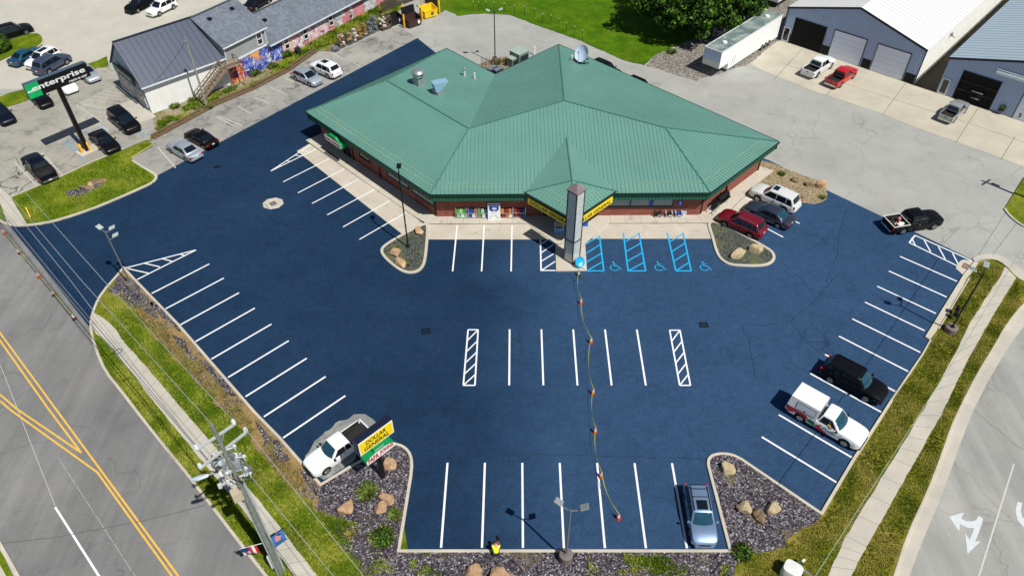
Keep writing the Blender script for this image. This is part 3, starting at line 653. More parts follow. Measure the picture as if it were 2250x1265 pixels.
mb = MB(); mb.prism([Vector((p.x, p.y, ZE - .2)) for p in inward(eave, .02)], .06); mb.build('soffit', M_soffit, store)
roof = MB(); rib = MB(); guard = MB()
planes = [([E1, E2, RC, RA, RB], 0), ([E7, E1, RB, RW], 0), ([E6, E7, RW], 0), ([E5, E6, RW, RB], 0), ([E4, E5, RB, RA], 0), ([E3, E4, RA, RC], 0), ([E2, E3, RC], 0)]
def ribs(poly, mbr, step=.40, h=.026, w=.045, snow=None, ends=(.02, .02)):
    a, b = poly[0], poly[1]; d = (b - a).normalized(); n2 = Vector((-d.y, d.x, 0))
    cen = sum(poly, Vector()) / len(poly)
    nrm = (poly[1] - poly[0]).cross(poly[-1] - poly[0]).normalized()
    if nrm.z < 0: nrm = -nrm
    L = [((p - a).dot(d), (p - a).dot(n2), p.z) for p in poly]
    x0, x1 = min(q[0] for q in L), max(q[0] for q in L); k = x0 + step * .5
    while k < x1:
        hits = []
        for i in range(len(L)):
            p, q = L[i], L[(i + 1) % len(L)]
            if (p[0] - k) * (q[0] - k) < 0:
                t = (k - p[0]) / (q[0] - p[0]); hits.append((p[1] + (q[1] - p[1]) * t, p[2] + (q[2] - p[2]) * t))
        if len(hits) >= 2:
            hits.sort(); s, e = hits[0], hits[-1]
            P0 = a + d * k + n2 * s[0]; P0.z = s[1]; P1 = a + d * k + n2 * e[0]; P1.z = e[1]
            if (P1 - P0).length > .1: mbr.bar(P0 + nrm * h * .5, P1 + nrm * h * .5, w, h, nrm)
            if snow and e[0] - s[0] > 1.6:
                for row, off in ((.85, .10), (1.35, -.10)):
                    q = P0 + (P1 - P0).normalized() * row + d * off + nrm * .04
                    guard.box(q, (.085, .085, .045), math.atan2(d.y, d.x))
        k += step
for poly, _ in planes:
    roof.face(poly); ribs(poly, rib, snow=poly[0] in (E1, E2, E7) and poly[1] in (E1, E2, E3))
rf = roof.build('roof', M_roof, store, fix=False)
for o in [rf]:
    for p in o.data.polygons:
        if p.normal.z < 0: p.flip()
rib.build('roof_seams', M_rib, store)
mb = MB()
for a, b in ((RA, RB), (RA, RC), (RC, E2), (RC, E3), (RA, E4), (RB, E1), (RB, RW), (RW, E6), (RW, E7)): mb.bar(a + Vector((0, 0, .05)), b + Vector((0, 0, .05)), .14, .04)
mb.build('ridge_cap', M_ridge, store)
mb = MB(); mb2 = MB(); mb3 = MB()
for i in range(7):
    a, b = eave[i], eave[(i + 1) % 7]; d = (b - a).normalized(); n = Vector((d.y, -d.x, 0))
    mb.bar(a + Vector((0, 0, -.07)) + n * .06, b + Vector((0, 0, -.07)) + n * .06, .14, .13)
    mb2.bar(a + Vector((0, 0, -.52)) - n * .12, b + Vector((0, 0, -.52)) - n * .12, .06, .78)
    L = (b - a).length; k = .2
    while k < L:
        mb3.box(a + d * k - n * .075 + Vector((0, 0, -.53)), (.03, .03, .74), math.atan2(d.y, d.x)); k += .33
mb.build('gutter', M_dkgreen, store); f = mb2.build('fascia', M_fascia, store); mb3.build('fascia_ribs', M_dkgreen, f)
g = guard.build('snow_guards', pm('pale_snow_guard', (190, 202, 150), .6), store); g['kind'] = 'stuff'
# windows, doors, downpipes along the walls
def wall_frame(i, j):
    a, b = wallp[i], wallp[j]; d = (b - a).normalized(); return a, d, Vector((d.y, -d.x, 0)), (b - a).length
def window(par, i, x0, x1, z0, z1, glass, panes=1, name='window'):
    a, d, n, L = wall_frame(i, (i + 1) % 7); c = lambda x, z, o: a + d * x + n * o + Vector((0, 0, z))
    mb = MB()
    for za in (z0, z1): mb.bar(c(x0 - .06, za, .03), c(x1 + .06, za, .03), .10, .12)
    for k in range(panes + 1):
        x = x0 + (x1 - x0) * k / panes; mb.bar(c(x, z0 + .06, .03), c(x, z1 - .06, .03), .1, .12, n)
    w = mb.build(name, M_black, par)
    mb = MB(); mb.slab([c(x0, z0, .012), c(x1, z0, .012), c(x1, z1, .012), c(x0, z1, .012)], n * .012); mb.build('pane', glass, w)
    return w
window(store, 0, 17.2, 23.6, 1.25, 2.55, M_greyglass, 3)
for x in (14.9, 19.0): window(store, 6, x - 2.6, x + .9, 1.2, 2.5, M_greyglass, 1)
window(store, 6, 7.3, 9.2, 1.2, 2.6, M_glass, 1); window(store, 6, 4.2, 5.4, .15, 2.4, M_glass, 1, 'door')
for x in (1.9, 12.3): pass
a, d, n, L = wall_frame(6, 0)
for x in (6.0, 10.9, L - .2): MB().bar(a + d * x + n * .06 + Vector((0, 0, .15)), a + d * x + n * .06 + Vector((0, 0, 3.0)), .11, .09, n).build('downpipe', M_black, store)
a, d, n, L = wall_frame(1, 2)
for x in (.25, 4.6, L - .3): MB().bar(a + d * x + n * .06 + Vector((0, 0, .15)), a + d * x + n * .06 + Vector((0, 0, 3.0)), .11, .09, n).build('downpipe', M_black, store)
for i, x, z in ((6, 20.8, 2.55), (0, 22.0, 2.3), (0, 26.2, 2.3)):
    a, d, n, L = wall_frame(i, (i + 1) % 7); mb = MB(); mb.box(a + d * min(x, L - .5) + n * .1 + Vector((0, 0, z)), (.3, .16, .22), math.atan2(d.y, d.x)); mb.build('wall_light', M_signW, store)
# entrance canopy: a small square hip turned 45 degrees
K = hit((1245, 303), E1, E2, SLOPE)
T = G(1254, 397, 4.9); CL, CR, CF = G(1154, 423, ZE), G(1352, 421, ZE), G(1258, 487, ZE)
mid = (CL + CR) / 2; half = (CR - CL).length / 2; dd = (CR - CL).normalized(); nn = Vector((dd.y, -dd.x, 0)); CF = mid + nn * half * .98; CF.z = ZE
T.x = mid.x + .12
lift = Vector((0, 0, .05))
can = MB(); cr = MB(); guard = MB()
for poly in ([CL + lift, CF + lift, T], [CF + lift, CR + lift, T], [CL + lift, T, K], [T, CR + lift, K]):
    can.face(poly)
for poly in ([CL + lift, CF + lift, T], [CF + lift, CR + lift, T]): ribs(poly, cr, snow=True)
def riblines(poly, mbr, a, b, step=.4):
    pass
cano = can.build('canopy_roof', M_roof, store, fix=False)
for p in cano.data.polygons:
    if p.normal.z < 0: p.flip()
cr.build('canopy_seams', M_rib, cano)
g = guard.build('snow_guards', MATS['pale_snow_guard'], cano)
mb = MB()
for a, b in ((K, T), (T, CL + lift), (T, CR + lift), (T, CF + lift)): mb.bar(a + lift, b + lift, .12, .04)
mb.build('ridge_cap', M_ridge, cano)
mb = MB(); mb.prism([CL + Vector((0, 0, -.12)), CF + Vector((0, 0, -.12)), CR + Vector((0, 0, -.12)), (CL + CR) / 2 + Vector((0, .6, -.12))], .1); mb.build('canopy_ceiling', M_soffit, store)
for (a, b, lab) in ((CL, CF, 'left'), (CF, CR, 'right')):
    d = (b - a).normalized(); n = Vector((d.y, -d.x, 0)); L = (b - a).length
    mb = MB(); mb.bar(a - d * .1 + n * .08 + Vector((0, 0, -.02)), b + d * .1 + n * .08 + Vector((0, 0, -.02)), .16, .15); mb.build('canopy_gutter', M_dkgreen, store)
    mb = MB(); mb.bar(a + n * -.10 + Vector((0, 0, -.55)), b + n * -.10 + Vector((0, 0, -.55)), .1, .9); mb.build('canopy_beam', M_black, store)
    mb = MB(); x0, x1 = (.45, L - .05) if lab == 'left' else (.05, L - .45); z0, z1 = -1.02, -.34
    o = a + n * .02
    mb.slab([o + d * x0 + Vector((0, 0, z0)), o + d * x1 + Vector((0, 0, z0)), o + d * x1 + Vector((0, 0, z1)), o + d * x0 + Vector((0, 0, z1))], n * .1)
    sb = mb.build('sign_band', M_signY, store); sb['label'] = 'yellow %s-hand store name band with black capitals under the canopy edge' % lab
    mb = MB(); text_mesh(mb, 'DOLLAR GENERAL', o + n * .1, d, Vector((0, 0, 1)), x0 + .3, z0 + .15, x1 - x0 - .6, .40, .02); mb.build('lettering', M_signK, sb)
# entrance front under the canopy
dz = lambda p, z: Vector((p.x, p.y, z))
a, d, n, L = wall_frame(0, 1)
x0 = (mid - a).dot(d)
mb = MB(); mb.slab([a + d * (x0 - 2.6) + n * .02 + Vector((0, 0, .14)), a + d * (x0 + 2.6) + n * .02 + Vector((0, 0, .14)), a + d * (x0 + 2.6) + n * .02 + Vector((0, 0, 2.6)), a + d * (x0 - 2.6) + n * .02 + Vector((0, 0, 2.6))], n * .03); dr = mb.build('door', M_glass, store)
mb = MB()
for k in range(7):
    x = x0 - 2.6 + 5.2 * k / 6; mb.bar(a + d * x + n * .07 + Vector((0, 0, .14)), a + d * x + n * .07 + Vector((0, 0, 2.6)), .07, .06, n)
mb.bar(a + d * (x0 - 2.6) + n * .07 + Vector((0, 0, 2.62)), a + d * (x0 + 2.6) + n * .07 + Vector((0, 0, 2.62)), .07, .07); mb.build('frame', M_alu, dr)
# oval pizza sign on the left wall, hung under the eave
a, d, n, L = wall_frame(6, 0)
sg = (G(738, 306, 2.42) - a).dot(d); o = a + d * sg + n * .02 + Vector((0, 0, 2.42))
mb = MB(); outl = [(-1.5, .22), (-1.5, -.42), (1.5, -.42), (1.5, .22)]
mb.slab([o + d * x + Vector((0, 0, z)) for x, z in ((-1.45, -.5), (1.45, -.5), (1.6, -.3), (1.6, .12), (.95, .32), (.6, .62), (-.6, .62), (-.95, .32), (-1.6, .12), (-1.6, -.3))], n * 1.3)
ps = mb.build('wall_sign', M_signG, store)
f0 = o + n * 1.3
mb = MB(); mb.slab([f0 + d * x + Vector((0, 0, z)) for x, z in ((-1.42, -.46), (1.42, -.46), (1.55, -.28), (1.55, .1), (-1.55, .1), (-1.55, -.28))], n * .03); mb.build('face', M_signW, ps)
mb = MB(); text_mesh(mb, 'PAPA JOHNS', f0 + n * .03, d, Vector((0, 0, 1)), -1.35, -.36, 2.7, .38, .03); mb.build('lettering', M_signR, ps)
# small accessible-parking signs on the front wall
a, d, n, L = wall_frame(0, 1)
for px, lab in (((1331, 458), 'small blue accessible bay sign next to the right canopy corner'), ((1434, 457), 'small blue accessible bay sign above the black chair'), ((1498, 455), 'small blue accessible bay sign above the blue chair')):
    x = (G(*px, 1.75) - a).dot(d); o = a + d * x + n * .03 + Vector((0, 0, 1.65))
    t = thing('parking_sign', lab, 'sign', o, 0, 'blue accessible parking signs')
    mb = MB(); mb.slab([o + d * p + Vector((0, 0, q)) for p, q in ((-.22, -.3), (.22, -.3), (.22, .3), (-.22, .3))], n * .02); mb.build('panel', M_bluesign, t)
    mb = MB()
    for q in [(.0, .16)]: mb.box(o + d * q[0] + n * .03 + Vector((0, 0, q[1])), (.09, .01, .09))
    mb.bar(o + n * .03 + Vector((0, 0, .09)), o + n * .03 + Vector((0, 0, -.08)), .05, .012, n); mb.bar(o + n * .03 + Vector((0, 0, -.08)), o + d * .12 + n * .03 + Vector((0, 0, -.2)), .05, .012, n); mb.build('symbol', M_signW, t)

# ------------------------------------------------------------------ on the roof
def roof_z(p, a, b): d = (b - a).normalized(); return ZE + SLOPE * (Vector((p.x, p.y, 0)) - Vector((a.x, a.y, 0))).dot(Vector((-d.y, d.x, 0)))
nW = (E6 - E5).cross(RB - E5).normalized(); nW = nW if nW.z > 0 else -nW
def on_plane(px, q, n):
    d = FW * F_PX + RV * (px[0] - 1125.0) - UV * (px[1] - 632.5); o = Vector((0, 0, CAM_H)); return o + d * ((q - o).dot(n) / d.dot(n))
o = on_plane((921, 186), E5, nW)
t = thing('exhaust_fan', 'round silver mushroom exhaust fan on a square curb on the green roof', 'roof fan', o)
mb = MB(); mb.box((o.x, o.y, o.z + .35), (.95, .95, 1.0), R(45)); mb.build('curb', M_steel, t)
mb = MB(); mb.lathe([(.42, .85), (.50, 1.0), (.62, 1.05), (.66, 1.3), (.5, 1.36)], o, 24); mb.build('housing', M_alu, t, 40)
mb = MB(); mb.lathe([(.5, 1.36), (.74, 1.42), (.76, 1.62), (.6, 1.8), (.3, 1.9), (.05, 1.92)], o, 24); mb.build('cap', M_alu, t, 40)
M_ductblue = pm('blue_white_duct', (150, 190, 214), .4, .2, .06)
o = on_plane((963, 206), E5, nW)
t = thing('intake_hood', 'pale blue boxy air intake hood with a sideways snout on the roof', 'roof vent', o)
mb = MB(); mb.box((o.x, o.y, o.z + .2), (.9, .9, .6), R(45)); mb.build('curb', M_steel, t)
M4 = Matrix.Translation(o) @ Matrix.Rotation(R(28), 4, 'Z'); q = lambda x, y, z: M4 @ Vector((x, y, z))
mb = MB(); mb.hexa([q(-.42, -.42, .5), q(.42, -.42, .5), q(.42, .42, .5), q(-.42, .42, .5)], [q(-.6, -.5, 1.45), q(.55, -.5, 1.45), q(.55, .5, 1.45), q(-.6, .5, 1.45)]); mb.build('box', M_ductblue, t)
mb = MB(); mb.hexa([q(.4, -.45, .75), q(.62, -.45, .95), q(.62, .45, .95), q(.4, .45, .75)], [q(.4, -.45, 1.44), q(1.15, -.45, 1.4), q(1.15, .45, 1.4), q(.4, .45, 1.44)]); mb.build('snout', M_ductblue, t)
def vent(px, lab, cap, pl, nm):
    o = on_plane(px, pl, nm); t = thing('roof_vent_pipe', lab, 'vent pipe', o, 0, 'vent pipes on the green roof')
    mb = MB(); mb.lathe([(.30, -.05), (.30, .03), (.12, .10)], o, 16); mb.build('flashing', M_alu, t)
    mb = MB(); mb.lathe([(.09, .0), (.09, .75)], o, 14); mb.build('pipe', M_signW, t, 40)
    if cap: mb = MB(); mb.lathe([(.10, .72), (.19, .80), (.19, 1.0), (.08, 1.08)], o, 14); mb.build('cap', M_alu, t, 40)
nE = (E4 - E3).cross(RA - E3).normalized(); nE = nE if nE.z > 0 else -nE
vent((1021, 167), 'short vent pipe with a round silver cap beside the roof valley', True, E5, nW)
vent((1043, 173.5), 'thin plain white vent pipe nearest the roof valley', False, E5, nW)
vent((1256, 134.5), 'stubby white vent pipe next to the satellite dish', False, E3, nE)
o = on_plane((1277, 138), E3, nE)
t = thing('satellite_dish', 'large pale blue-white satellite dish on a skid near the roof back corner', 'dish', o)
mb = MB()
for a, b in (((-.8, -.55, .04), (.9, -.45, .2)), ((-.55, .5, .04), (.95, .55, .2)), ((-.3, -.5, .08), (-.3, .55, .12)), ((.35, -.5, .2), (.35, .55, .22))): mb.bar(o + Vector(a), o + Vector(b), .09, .09)
mb.build('skid', M_black, t)
mb = MB(); mb.tube(o + Vector((0, 0, .05)), o + Vector((0, 0, .85)), .06); mb.build('mast', M_alu, t)
ax = Vector((-.62, -.62, .48)).normalized(); c = o + Vector((.12, 0, 1.15)); e1 = ax.cross(Vector((0, 0, 1))).normalized(); e2 = e1.cross(ax)
mb = MB(); rings = []
for k in range(7):
    r = .95 * k / 6 + .01; rings.append([c + e1 * r * math.cos(2 * math.pi * i / 28) + e2 * r * 1.05 * math.sin(2 * math.pi * i / 28) + ax * (.30 * (k / 6) ** 2) for i in range(28)])
mb.loft(rings, True, False); back = [[p - ax * .03 for p in r] for r in rings]; mb.loft(back, True, False)
mb.build('reflector', pm('dish_white', (198, 214, 236), .4, 0, .03), t, 60)
mb = MB(); mb.bar(c - e2 * .9 + ax * .2, c + ax * .95, .05, .05); mb.box(c + ax * .95, (.16, .16, .2)); mb.build('feed_arm', M_alu, t)

# ------------------------------------------------------------------ glass block pylon at the entrance
b0 = G(1256, 570, .12); t = thing('entrance_pylon', 'tall square pylon of white glass blocks with a brown pyramid cap before the entrance', 'pylon', b0)
PW, PH = 1.02, 8.1
M_block = None
def m_block():
    t = NT('glass_block'); t.objco()
    b = t.n('ShaderNodeTexBrick'); b.offset = 0.0; b.inputs['Scale'].default_value = 1; b.inputs['Brick Width'].default_value = .24; b.inputs['Row Height'].default_value = .24; b.inputs['Mortar Size'].default_value = .011; b.inputs['Mortar Smooth'].default_value = .2
    b.inputs['Color1'].default_value = (*lin((226, 232, 226)), 1); b.inputs['Color2'].default_value = (*lin((198, 208, 202)), 1); b.inputs['Mortar'].default_value = (*lin((132, 132, 124)), 1)
    s = t.n('ShaderNodeSeparateXYZ'); t.l(t.pos, s.inputs[0]); c = t.n('ShaderNodeCombineXYZ'); t.l(t.math('ADD', s.outputs[0], s.outputs[1]), c.inputs[0]); t.l(s.outputs[2], c.inputs[1]); t.l(c.outputs[0], b.inputs['Vector'])
    return t.done(b.outputs[0], .22, .6)
RZ = R(45)
tt = thing
mb = MB(); mb.box((0, 0, PH / 2), (PW, PW, PH)); blk = mb.build('glass_block_shaft', m_block(), t, world_space=False); blk.rotation_euler = (0, 0, RZ)
M_brown = pm('bronze_trim', (72, 64, 60), .5)
mb = MB()
for sx in (-1, 1):
    for sy in (-1, 1): mb.box((sx * PW / 2, sy * PW / 2, PH / 2), (.10, .10, PH + .02))
for z in (.06, 2.6, PH - .05):
    for s in (-1, 1): mb.box((s * PW / 2, 0, z), (.09, PW - .11, .12)); mb.box((0, s * PW / 2, z), (PW - .11, .09, .12))
fr = mb.build('frame', M_brown, t, world_space=False); fr.rotation_euler = (0, 0, RZ)
mb = MB(); c = PW / 2 + .12; mb.add([(-c, -c, PH), (c, -c, PH), (c, c, PH), (-c, c, PH), (-c, -c, PH + .1), (c, -c, PH + .1), (c, c, PH + .1), (-c, c, PH + .1), (0, 0, PH + .72)], [[3, 2, 1, 0], [0, 1, 5, 4], [1, 2, 6, 5], [2, 3, 7, 6], [3, 0, 4, 7], [4, 5, 8], [5, 6, 8], [6, 7, 8], [7, 4, 8]])
cp = mb.build('cap', pm('mauve_cap', (124, 112, 114), .6), t, world_space=False); cp.rotation_euler = (0, 0, RZ)
# bright blue saucer leaning on the pylon
o = G(1275, 586, .13); t = thing('blue_saucer', 'bright blue round plastic saucer leaning on the pylon foot', 'saucer', o)
ax = Vector((.45, -.62, .64)).normalized(); e1 = ax.cross(Vector((0, 0, 1))).normalized(); e2 = e1.cross(ax); c = o + Vector((-.05, .12, .48))
mb = MB(); rings = [[c + (e1 * math.cos(2 * math.pi * i / 24) + e2 * math.sin(2 * math.pi * i / 24)) * r + ax * h for i in range(24)] for r, h in ((.02, -.14), (.30, -.12), (.46, -.02), (.52, .04), (.50, .05), (.44, -.01), (.29, -.10), (.02, -.12))]
mb.loft(rings, True, False); mb.build('bowl', pm('saucer_blue', (30, 170, 226), .35, 0, .05), t, 50)
mb = MB(); mb.box(c + ax * -.06 - e2 * .25 + e1 * .05, (.22, .2, .1), .4, .6); mb.box(o + Vector((.28, -.18, .1)), (.34, .1, .08), -.5); mb.build('white_sheet', M_signW, t)
# ------------------------------------------------------------------ vehicles (x forward, y left, z up; origin on the ground)
M_tyre = pm('tyre_rubber', (20, 20, 22), .85)
M_rim = pm('alloy_rim', (150, 154, 158), .35, .7, .06)
M_under = pm('underbody', (10, 10, 11), .9)
M_carglass = pm('car_glass', (16, 26, 34), .05, 0, .05, .5, 0, .8)
M_carglass_t = pm('car_glass_sky_teal', (30, 72, 88), .06, 0, .3, 1.4, 0, .8)  # teal base colour puts the sky's reflection into the glass
M_trim = pm('black_trim', (18, 18, 20), .55)
M_lamp = pm('headlamp_lens', (206, 212, 216), .15, .2, .05)
M_tail = pm('tail_lamp_red', (170, 16, 22), .25)
M_plate = pm('number_plate', (214, 218, 222), .5)
M_bedliner = pm('bed_liner', (38, 36, 36), .8, 0, .25, 3)
M_chrome = pm('chrome', (200, 204, 208), .18, .9)
KINDS = {
 'sedan': dict(L=4.85, W=1.83, H=1.45, belt=.92, nose=.66, cowl=.95, tail=.98, cab=(1.2, .22, -1.0, -1.88), wr=.31, wb=2.8, ro=-.02, win=(-.42,)),
 'hatch': dict(L=4.4, W=1.8, H=1.48, belt=.93, nose=.68, cowl=.98, tail=.95, cab=(1.25, .3, -1.35, -2.05), wr=.31, wb=2.65, ro=0, win=(-.35,)),
 'suv': dict(L=4.7, W=1.88, H=1.70, belt=1.05, nose=.82, cowl=1.08, tail=1.0, cab=(1.22, .36, -1.75, -2.28), wr=.35, wb=2.72, ro=0, win=(-.4, -1.4)),
 'bigsuv': dict(L=4.95, W=1.96, H=1.80, belt=1.08, nose=.88, cowl=1.12, tail=1.05, cab=(1.3, .48, -1.95, -2.4), wr=.37, wb=2.9, ro=0, win=(-.4, -1.45)),
 'minivan': dict(L=5.1, W=1.98, H=1.74, belt=1.03, nose=.78, cowl=1.02, tail=1.0, cab=(1.55, .45, -2.15, -2.45), wr=.34, wb=3.05, ro=.1, win=(-.15, -1.35)),
 'pickup': dict(L=5.7, W=1.98, H=1.83, belt=1.12, nose=.98, cowl=1.15, tail=1.12, cab=(1.38, .62, -.8, -1.0), wr=.39, wb=3.45, ro=.12, win=(-.15,), bed=-1.05),
 'shortcab': dict(L=5.75, W=2.0, H=1.86, belt=1.14, nose=1.0, cowl=1.18, tail=1.14, cab=(1.4, .55, -.25, -.45), wr=.4, wb=3.5, ro=.1, win=(), bed=-.5),
 'extcab': dict(L=5.35, W=1.86, H=1.70, belt=1.05, nose=.9, cowl=1.07, tail=1.06, cab=(1.2, .42, -.7, -.86), wr=.36, wb=3.2, ro=.1, win=(-.22,), bed=-.9),
}
def vehicle(name, cat, label, kind, loc, rz, body, group=None, glass=None, rails=False, sunroof=False, rim=None, lower=None, bedmat=None, scale=1.0, roofmat=None):
    K_ = KINDS[kind]; L, Wd, Ht = K_['L'], K_['W'], K_['H']; hw = Wd / 2; wr = K_['wr']; glass = glass or M_carglass
    t = thing(name, label, cat, loc, rz, group); t.scale = (scale,) * 3
    B = lambda mb, nm, mt, par=t, sm=None: mb.build(nm, mt, par, sm, world_space=False)
    xf, xr = K_['wb'] / 2 + K_['ro'], -K_['wb'] / 2 + K_['ro']; gc = .22 if kind in ('sedan', 'hatch', 'minivan') else .32
    Ra = wr + .07; bed = K_.get('bed'); belt = K_['belt']
    def topz(x):
        c0, c3 = K_['cab'][0], K_['cab'][3]; fx = L / 2
        if x > c0: u = (x - c0) / (fx - c0); return K_['cowl'] + (K_['nose'] - K_['cowl']) * u ** 2.2
        if x < c3 and bed is None: u = (c3 - x) / (L / 2 + c3) if L / 2 + c3 > 0 else 0; return belt + (K_['tail'] - .12 - belt) * u ** 2 if kind not in ('sedan',) else K_['tail'] - .1 * u ** 3
        return belt + (K_['cowl'] - belt) * max(0, min(1, (x - (c0 - 1.2)) / 1.2))
    def halfw(x):
        u = abs(x) / (L / 2); k = 1 - .035 * max(0, (u - .45) / .55) ** 1.5
        e = max(0, (u - .86) / .14); return hw * k * (1 - (.16 if x > 0 else .10) * e ** 2.2)
    def bottom(x):
        z = gc
        for xw in (xf, xr):
            dx = abs(x - xw)
            if dx < Ra: z = max(z, wr + math.sqrt(Ra * Ra - dx * dx))
        u = abs(x) / (L / 2)
        return z + .10 * max(0, (u - .9) / .1)
    def stations(a, b):
        xs = set(round(a + (b - a) * i / 34, 3) for i in range(35))
        for xw in (xf, xr):
            for k in range(-8, 9):
                x = xw + Ra * math.sin(k / 8 * math.pi / 2)
                if a < x < b: xs.add(round(x, 3))
            for e in (-1, 1):
                x = xw + e * (Ra + .004)
                if a < x < b: xs.add(round(x, 3))
        return sorted(xs)
    def ring(x, inset=0.0):
        w = halfw(x) - inset; zb = bottom(x) + inset; zt = topz(x) - inset
        m_ = max(.5 * (zb + zt) if zb < .5 else zb + .06, zb + .05); sh = max(zt - .10, m_ + .05)
        h = [(w * .84, zb), (w * .985, min(zb + .07, m_ - .01)), (w, m_), (w * .985, sh), (w * .93, zt - .02), (w * .86, zt), (w * .45, zt + .025)]
        return [Vector((x, -y, z)) for y, z in h] + [Vector((x, 0, zt + .035))] + [Vector((x, y, z)) for y, z in h[::-1]]
    x0 = -L / 2 if bed is None else bed; xs = stations(x0, L / 2)
    rings = [ring(x) for x in xs]
    rings = ([ring(x0 , .07)] if bed is None else []) + rings + [ring(L / 2, .09)]
    if bed is None:
        for p in rings[0]: p.x = x0 - .05
    for p in rings[-1]: p.x = L / 2 + .06
    mb = MB(); mb.loft(rings, True, True); bd = B(mb, 'body', body, t, 32)
    if bed is not None:
        zf = .62; xs = stations(-L / 2, bed)
        def ubed(x):
            w = halfw(x); zb = bottom(x); zt = K_['tail']; m_ = max(.5 * (zb + zt) if zb < .5 else zb + .06, zb + .05)
            h = [(w * .6, .45), (w * .61, zb), (w * .84, zb + .001), (w * .985, min(zb + .07, m_ - .01)), (w, m_), (w * .99, zt - .05), (w * .97, zt), (w * .86, zt), (w * .85, zt - .04), (w * .85, zf)]
            return [Vector((x, -y, z)) for y, z in h] + [Vector((x, y, z)) for y, z in h[::-1]]
        mb = MB(); mb.loft([ubed(x) for x in xs], True, True)
        bb = B(mb, 'cargo_bed', bedmat or body, t, 35)
        mb = MB(); xm = (-L / 2 + bed) / 2; ln = bed + L / 2
        mb.box((xm, 0, .73), (ln - .1, Wd * .82, .05))
        for s in (-1, 1): mb.box((xm, s * Wd * .41, .90), (ln - .1, .03, .38))
        for x in (xr - .3, xr + .3): pass
        for s in (-1, 1): mb.box((xr, s * Wd * .365, .80), (Ra * 2 + .08, Wd * .13, .26))
        mb.box((bed - .04, 0, .92), (.05, Wd * .80, .36)); B(mb, 'liner', M_bedliner, bb)
        mb = MB(); mb.box((-L / 2 - .0, 0, .86), (.09, Wd * .84, .52)); mb.box((-L / 2 - .005, 0, 1.115), (.1, Wd * .84, .03)); tg = B(mb, 'tailgate', bedmat or body, t)
        mb = MB(); mb.box((-L / 2 - .055, 0, .95), (.03, .3, .07)); B(mb, 'handle', M_trim, tg)
    # cabin
    a0, a1, a2, a3 = K_['cab']; zr = Ht; wbs, wrs = hw * .93, hw * (.74 if kind != 'sedan' else .70); zb0 = belt - .03
    def wz(z): return wbs + (wrs - wbs) * max(0, (z - zb0)) / (zr - zb0)
    def roofz(x):
        if x >= a1: u = (a0 - x) / (a0 - a1); return zb0 + (zr - .03 - zb0) * (u ** .85)
        if x <= a2: u = (x - a3) / (a2 - a3); return zb0 + (zr - .05 - zb0) * (u ** .8)
        u = (x - a2) / (a1 - a2); return zr - .05 + .02 * u + .05 * math.sin(math.pi * u) ** .8
    xs = [a3 + (a2 - a3) * i / 6 for i in range(7)] + [a2 + (a1 - a2) * i / 9 for i in range(1, 10)] + [a1 + (a0 - a1) * i / 8 for i in range(1, 9)]
    def bow(x, y):
        q = (abs(y) / wbs) ** 2
        if x > a1: return -.26 * q * min(1, (x - a1) / (a0 - a1))
        if x < a2 and bed is None: return .14 * q * min(1, (a2 - x) / (a2 - a3))
        return 0.0
    rings = []
    for x in xs:
        z = max(roofz(x), zb0 + .005); w = wz(z - .06 if z - .06 > zb0 else zb0); r_ = min(.06, (z - zb0) * .45)
        h = [(wz(zb0), zb0 - .05), (wz(zb0 + (z - zb0) * .4), zb0 + (z - zb0) * .4), (w, z - r_), (w * .955, z - r_ * .3), (w * .86, z), (w * .5, z + .025 * (z - zb0) / (zr - zb0))]
        rings.append([Vector((x + bow(x, y), -y, q)) for y, q in h] + [Vector((x, 0, z + .035 * (z - zb0) / (zr - zb0)))] + [Vector((x + bow(x, y), y, q)) for y, q in h[::-1]])
    mb = MB(); mb.loft(rings, False, False); cb = B(mb, 'cabin', roofmat or body, t, 38)
    def topstrip(xa, xb, fr, nx=6, up=.012):
        g = []
        for i in range(nx + 1):
            x = xa + (xb - xa) * i / nx; z = max(roofz(x), zb0 + .02); w = wz(z)
            sl = math.atan2(roofz(x + .02) - roofz(x - .02), .04); nx_, nz_ = -math.sin(sl), math.cos(sl)
            row = []
            for f in [-1, -.75, -.5, 0, .5, .75, 1]:
                zz = z + .035 * (1 - abs(f * fr) ** 1.6) * (z - zb0) / (zr - zb0) - (.02 * max(0, abs(f * fr) - .8) / .2 if abs(f * fr) > .8 else 0)
                row.append(Vector((x + nx_ * up + bow(x, f * fr * w), f * fr * w, zz + nz_ * up)))
            g.append(row)
        m2 = MB(); m2.loft(g, False, False); return m2
    B(topstrip(a0 - .06, a1 + .06, .86), 'windshield', glass, t, 40)
    if bed is None: B(topstrip(a3 + (a2 - a3) * .22, a2 - .05 * (1 if a2 > a3 else 1), .82), 'rear_window', glass, t, 40)
    else:
        mb = MB(); zc = zb0 + .08; zt_ = zr - .16
        f = lambda z: a3 + (a2 - a3) * ((z - zb0) / (zr - .05 - zb0)) ** 1.25 - .02
        mb.slab([Vector((f(zc), -wz(zc) * .84, zc)), Vector((f(zc), wz(zc) * .84, zc)), Vector((f(zt_), wz(zt_) * .80, zt_)), Vector((f(zt_), -wz(zt_) * .80, zt_))], (-.015, 0, .004)); B(mb, 'rear_window', glass, t)
    cuts = list(K_['win']); zl, zh = zb0 + .05, zr - .125
    def fx(z): return a0 - (a0 - a1) * ((z - zb0) / (zr - .03 - zb0)) ** (1 / .85)
    def rx(z): return a3 + (a2 - a3) * ((z - zb0) / (zr - .05 - zb0)) ** (1 / .8)
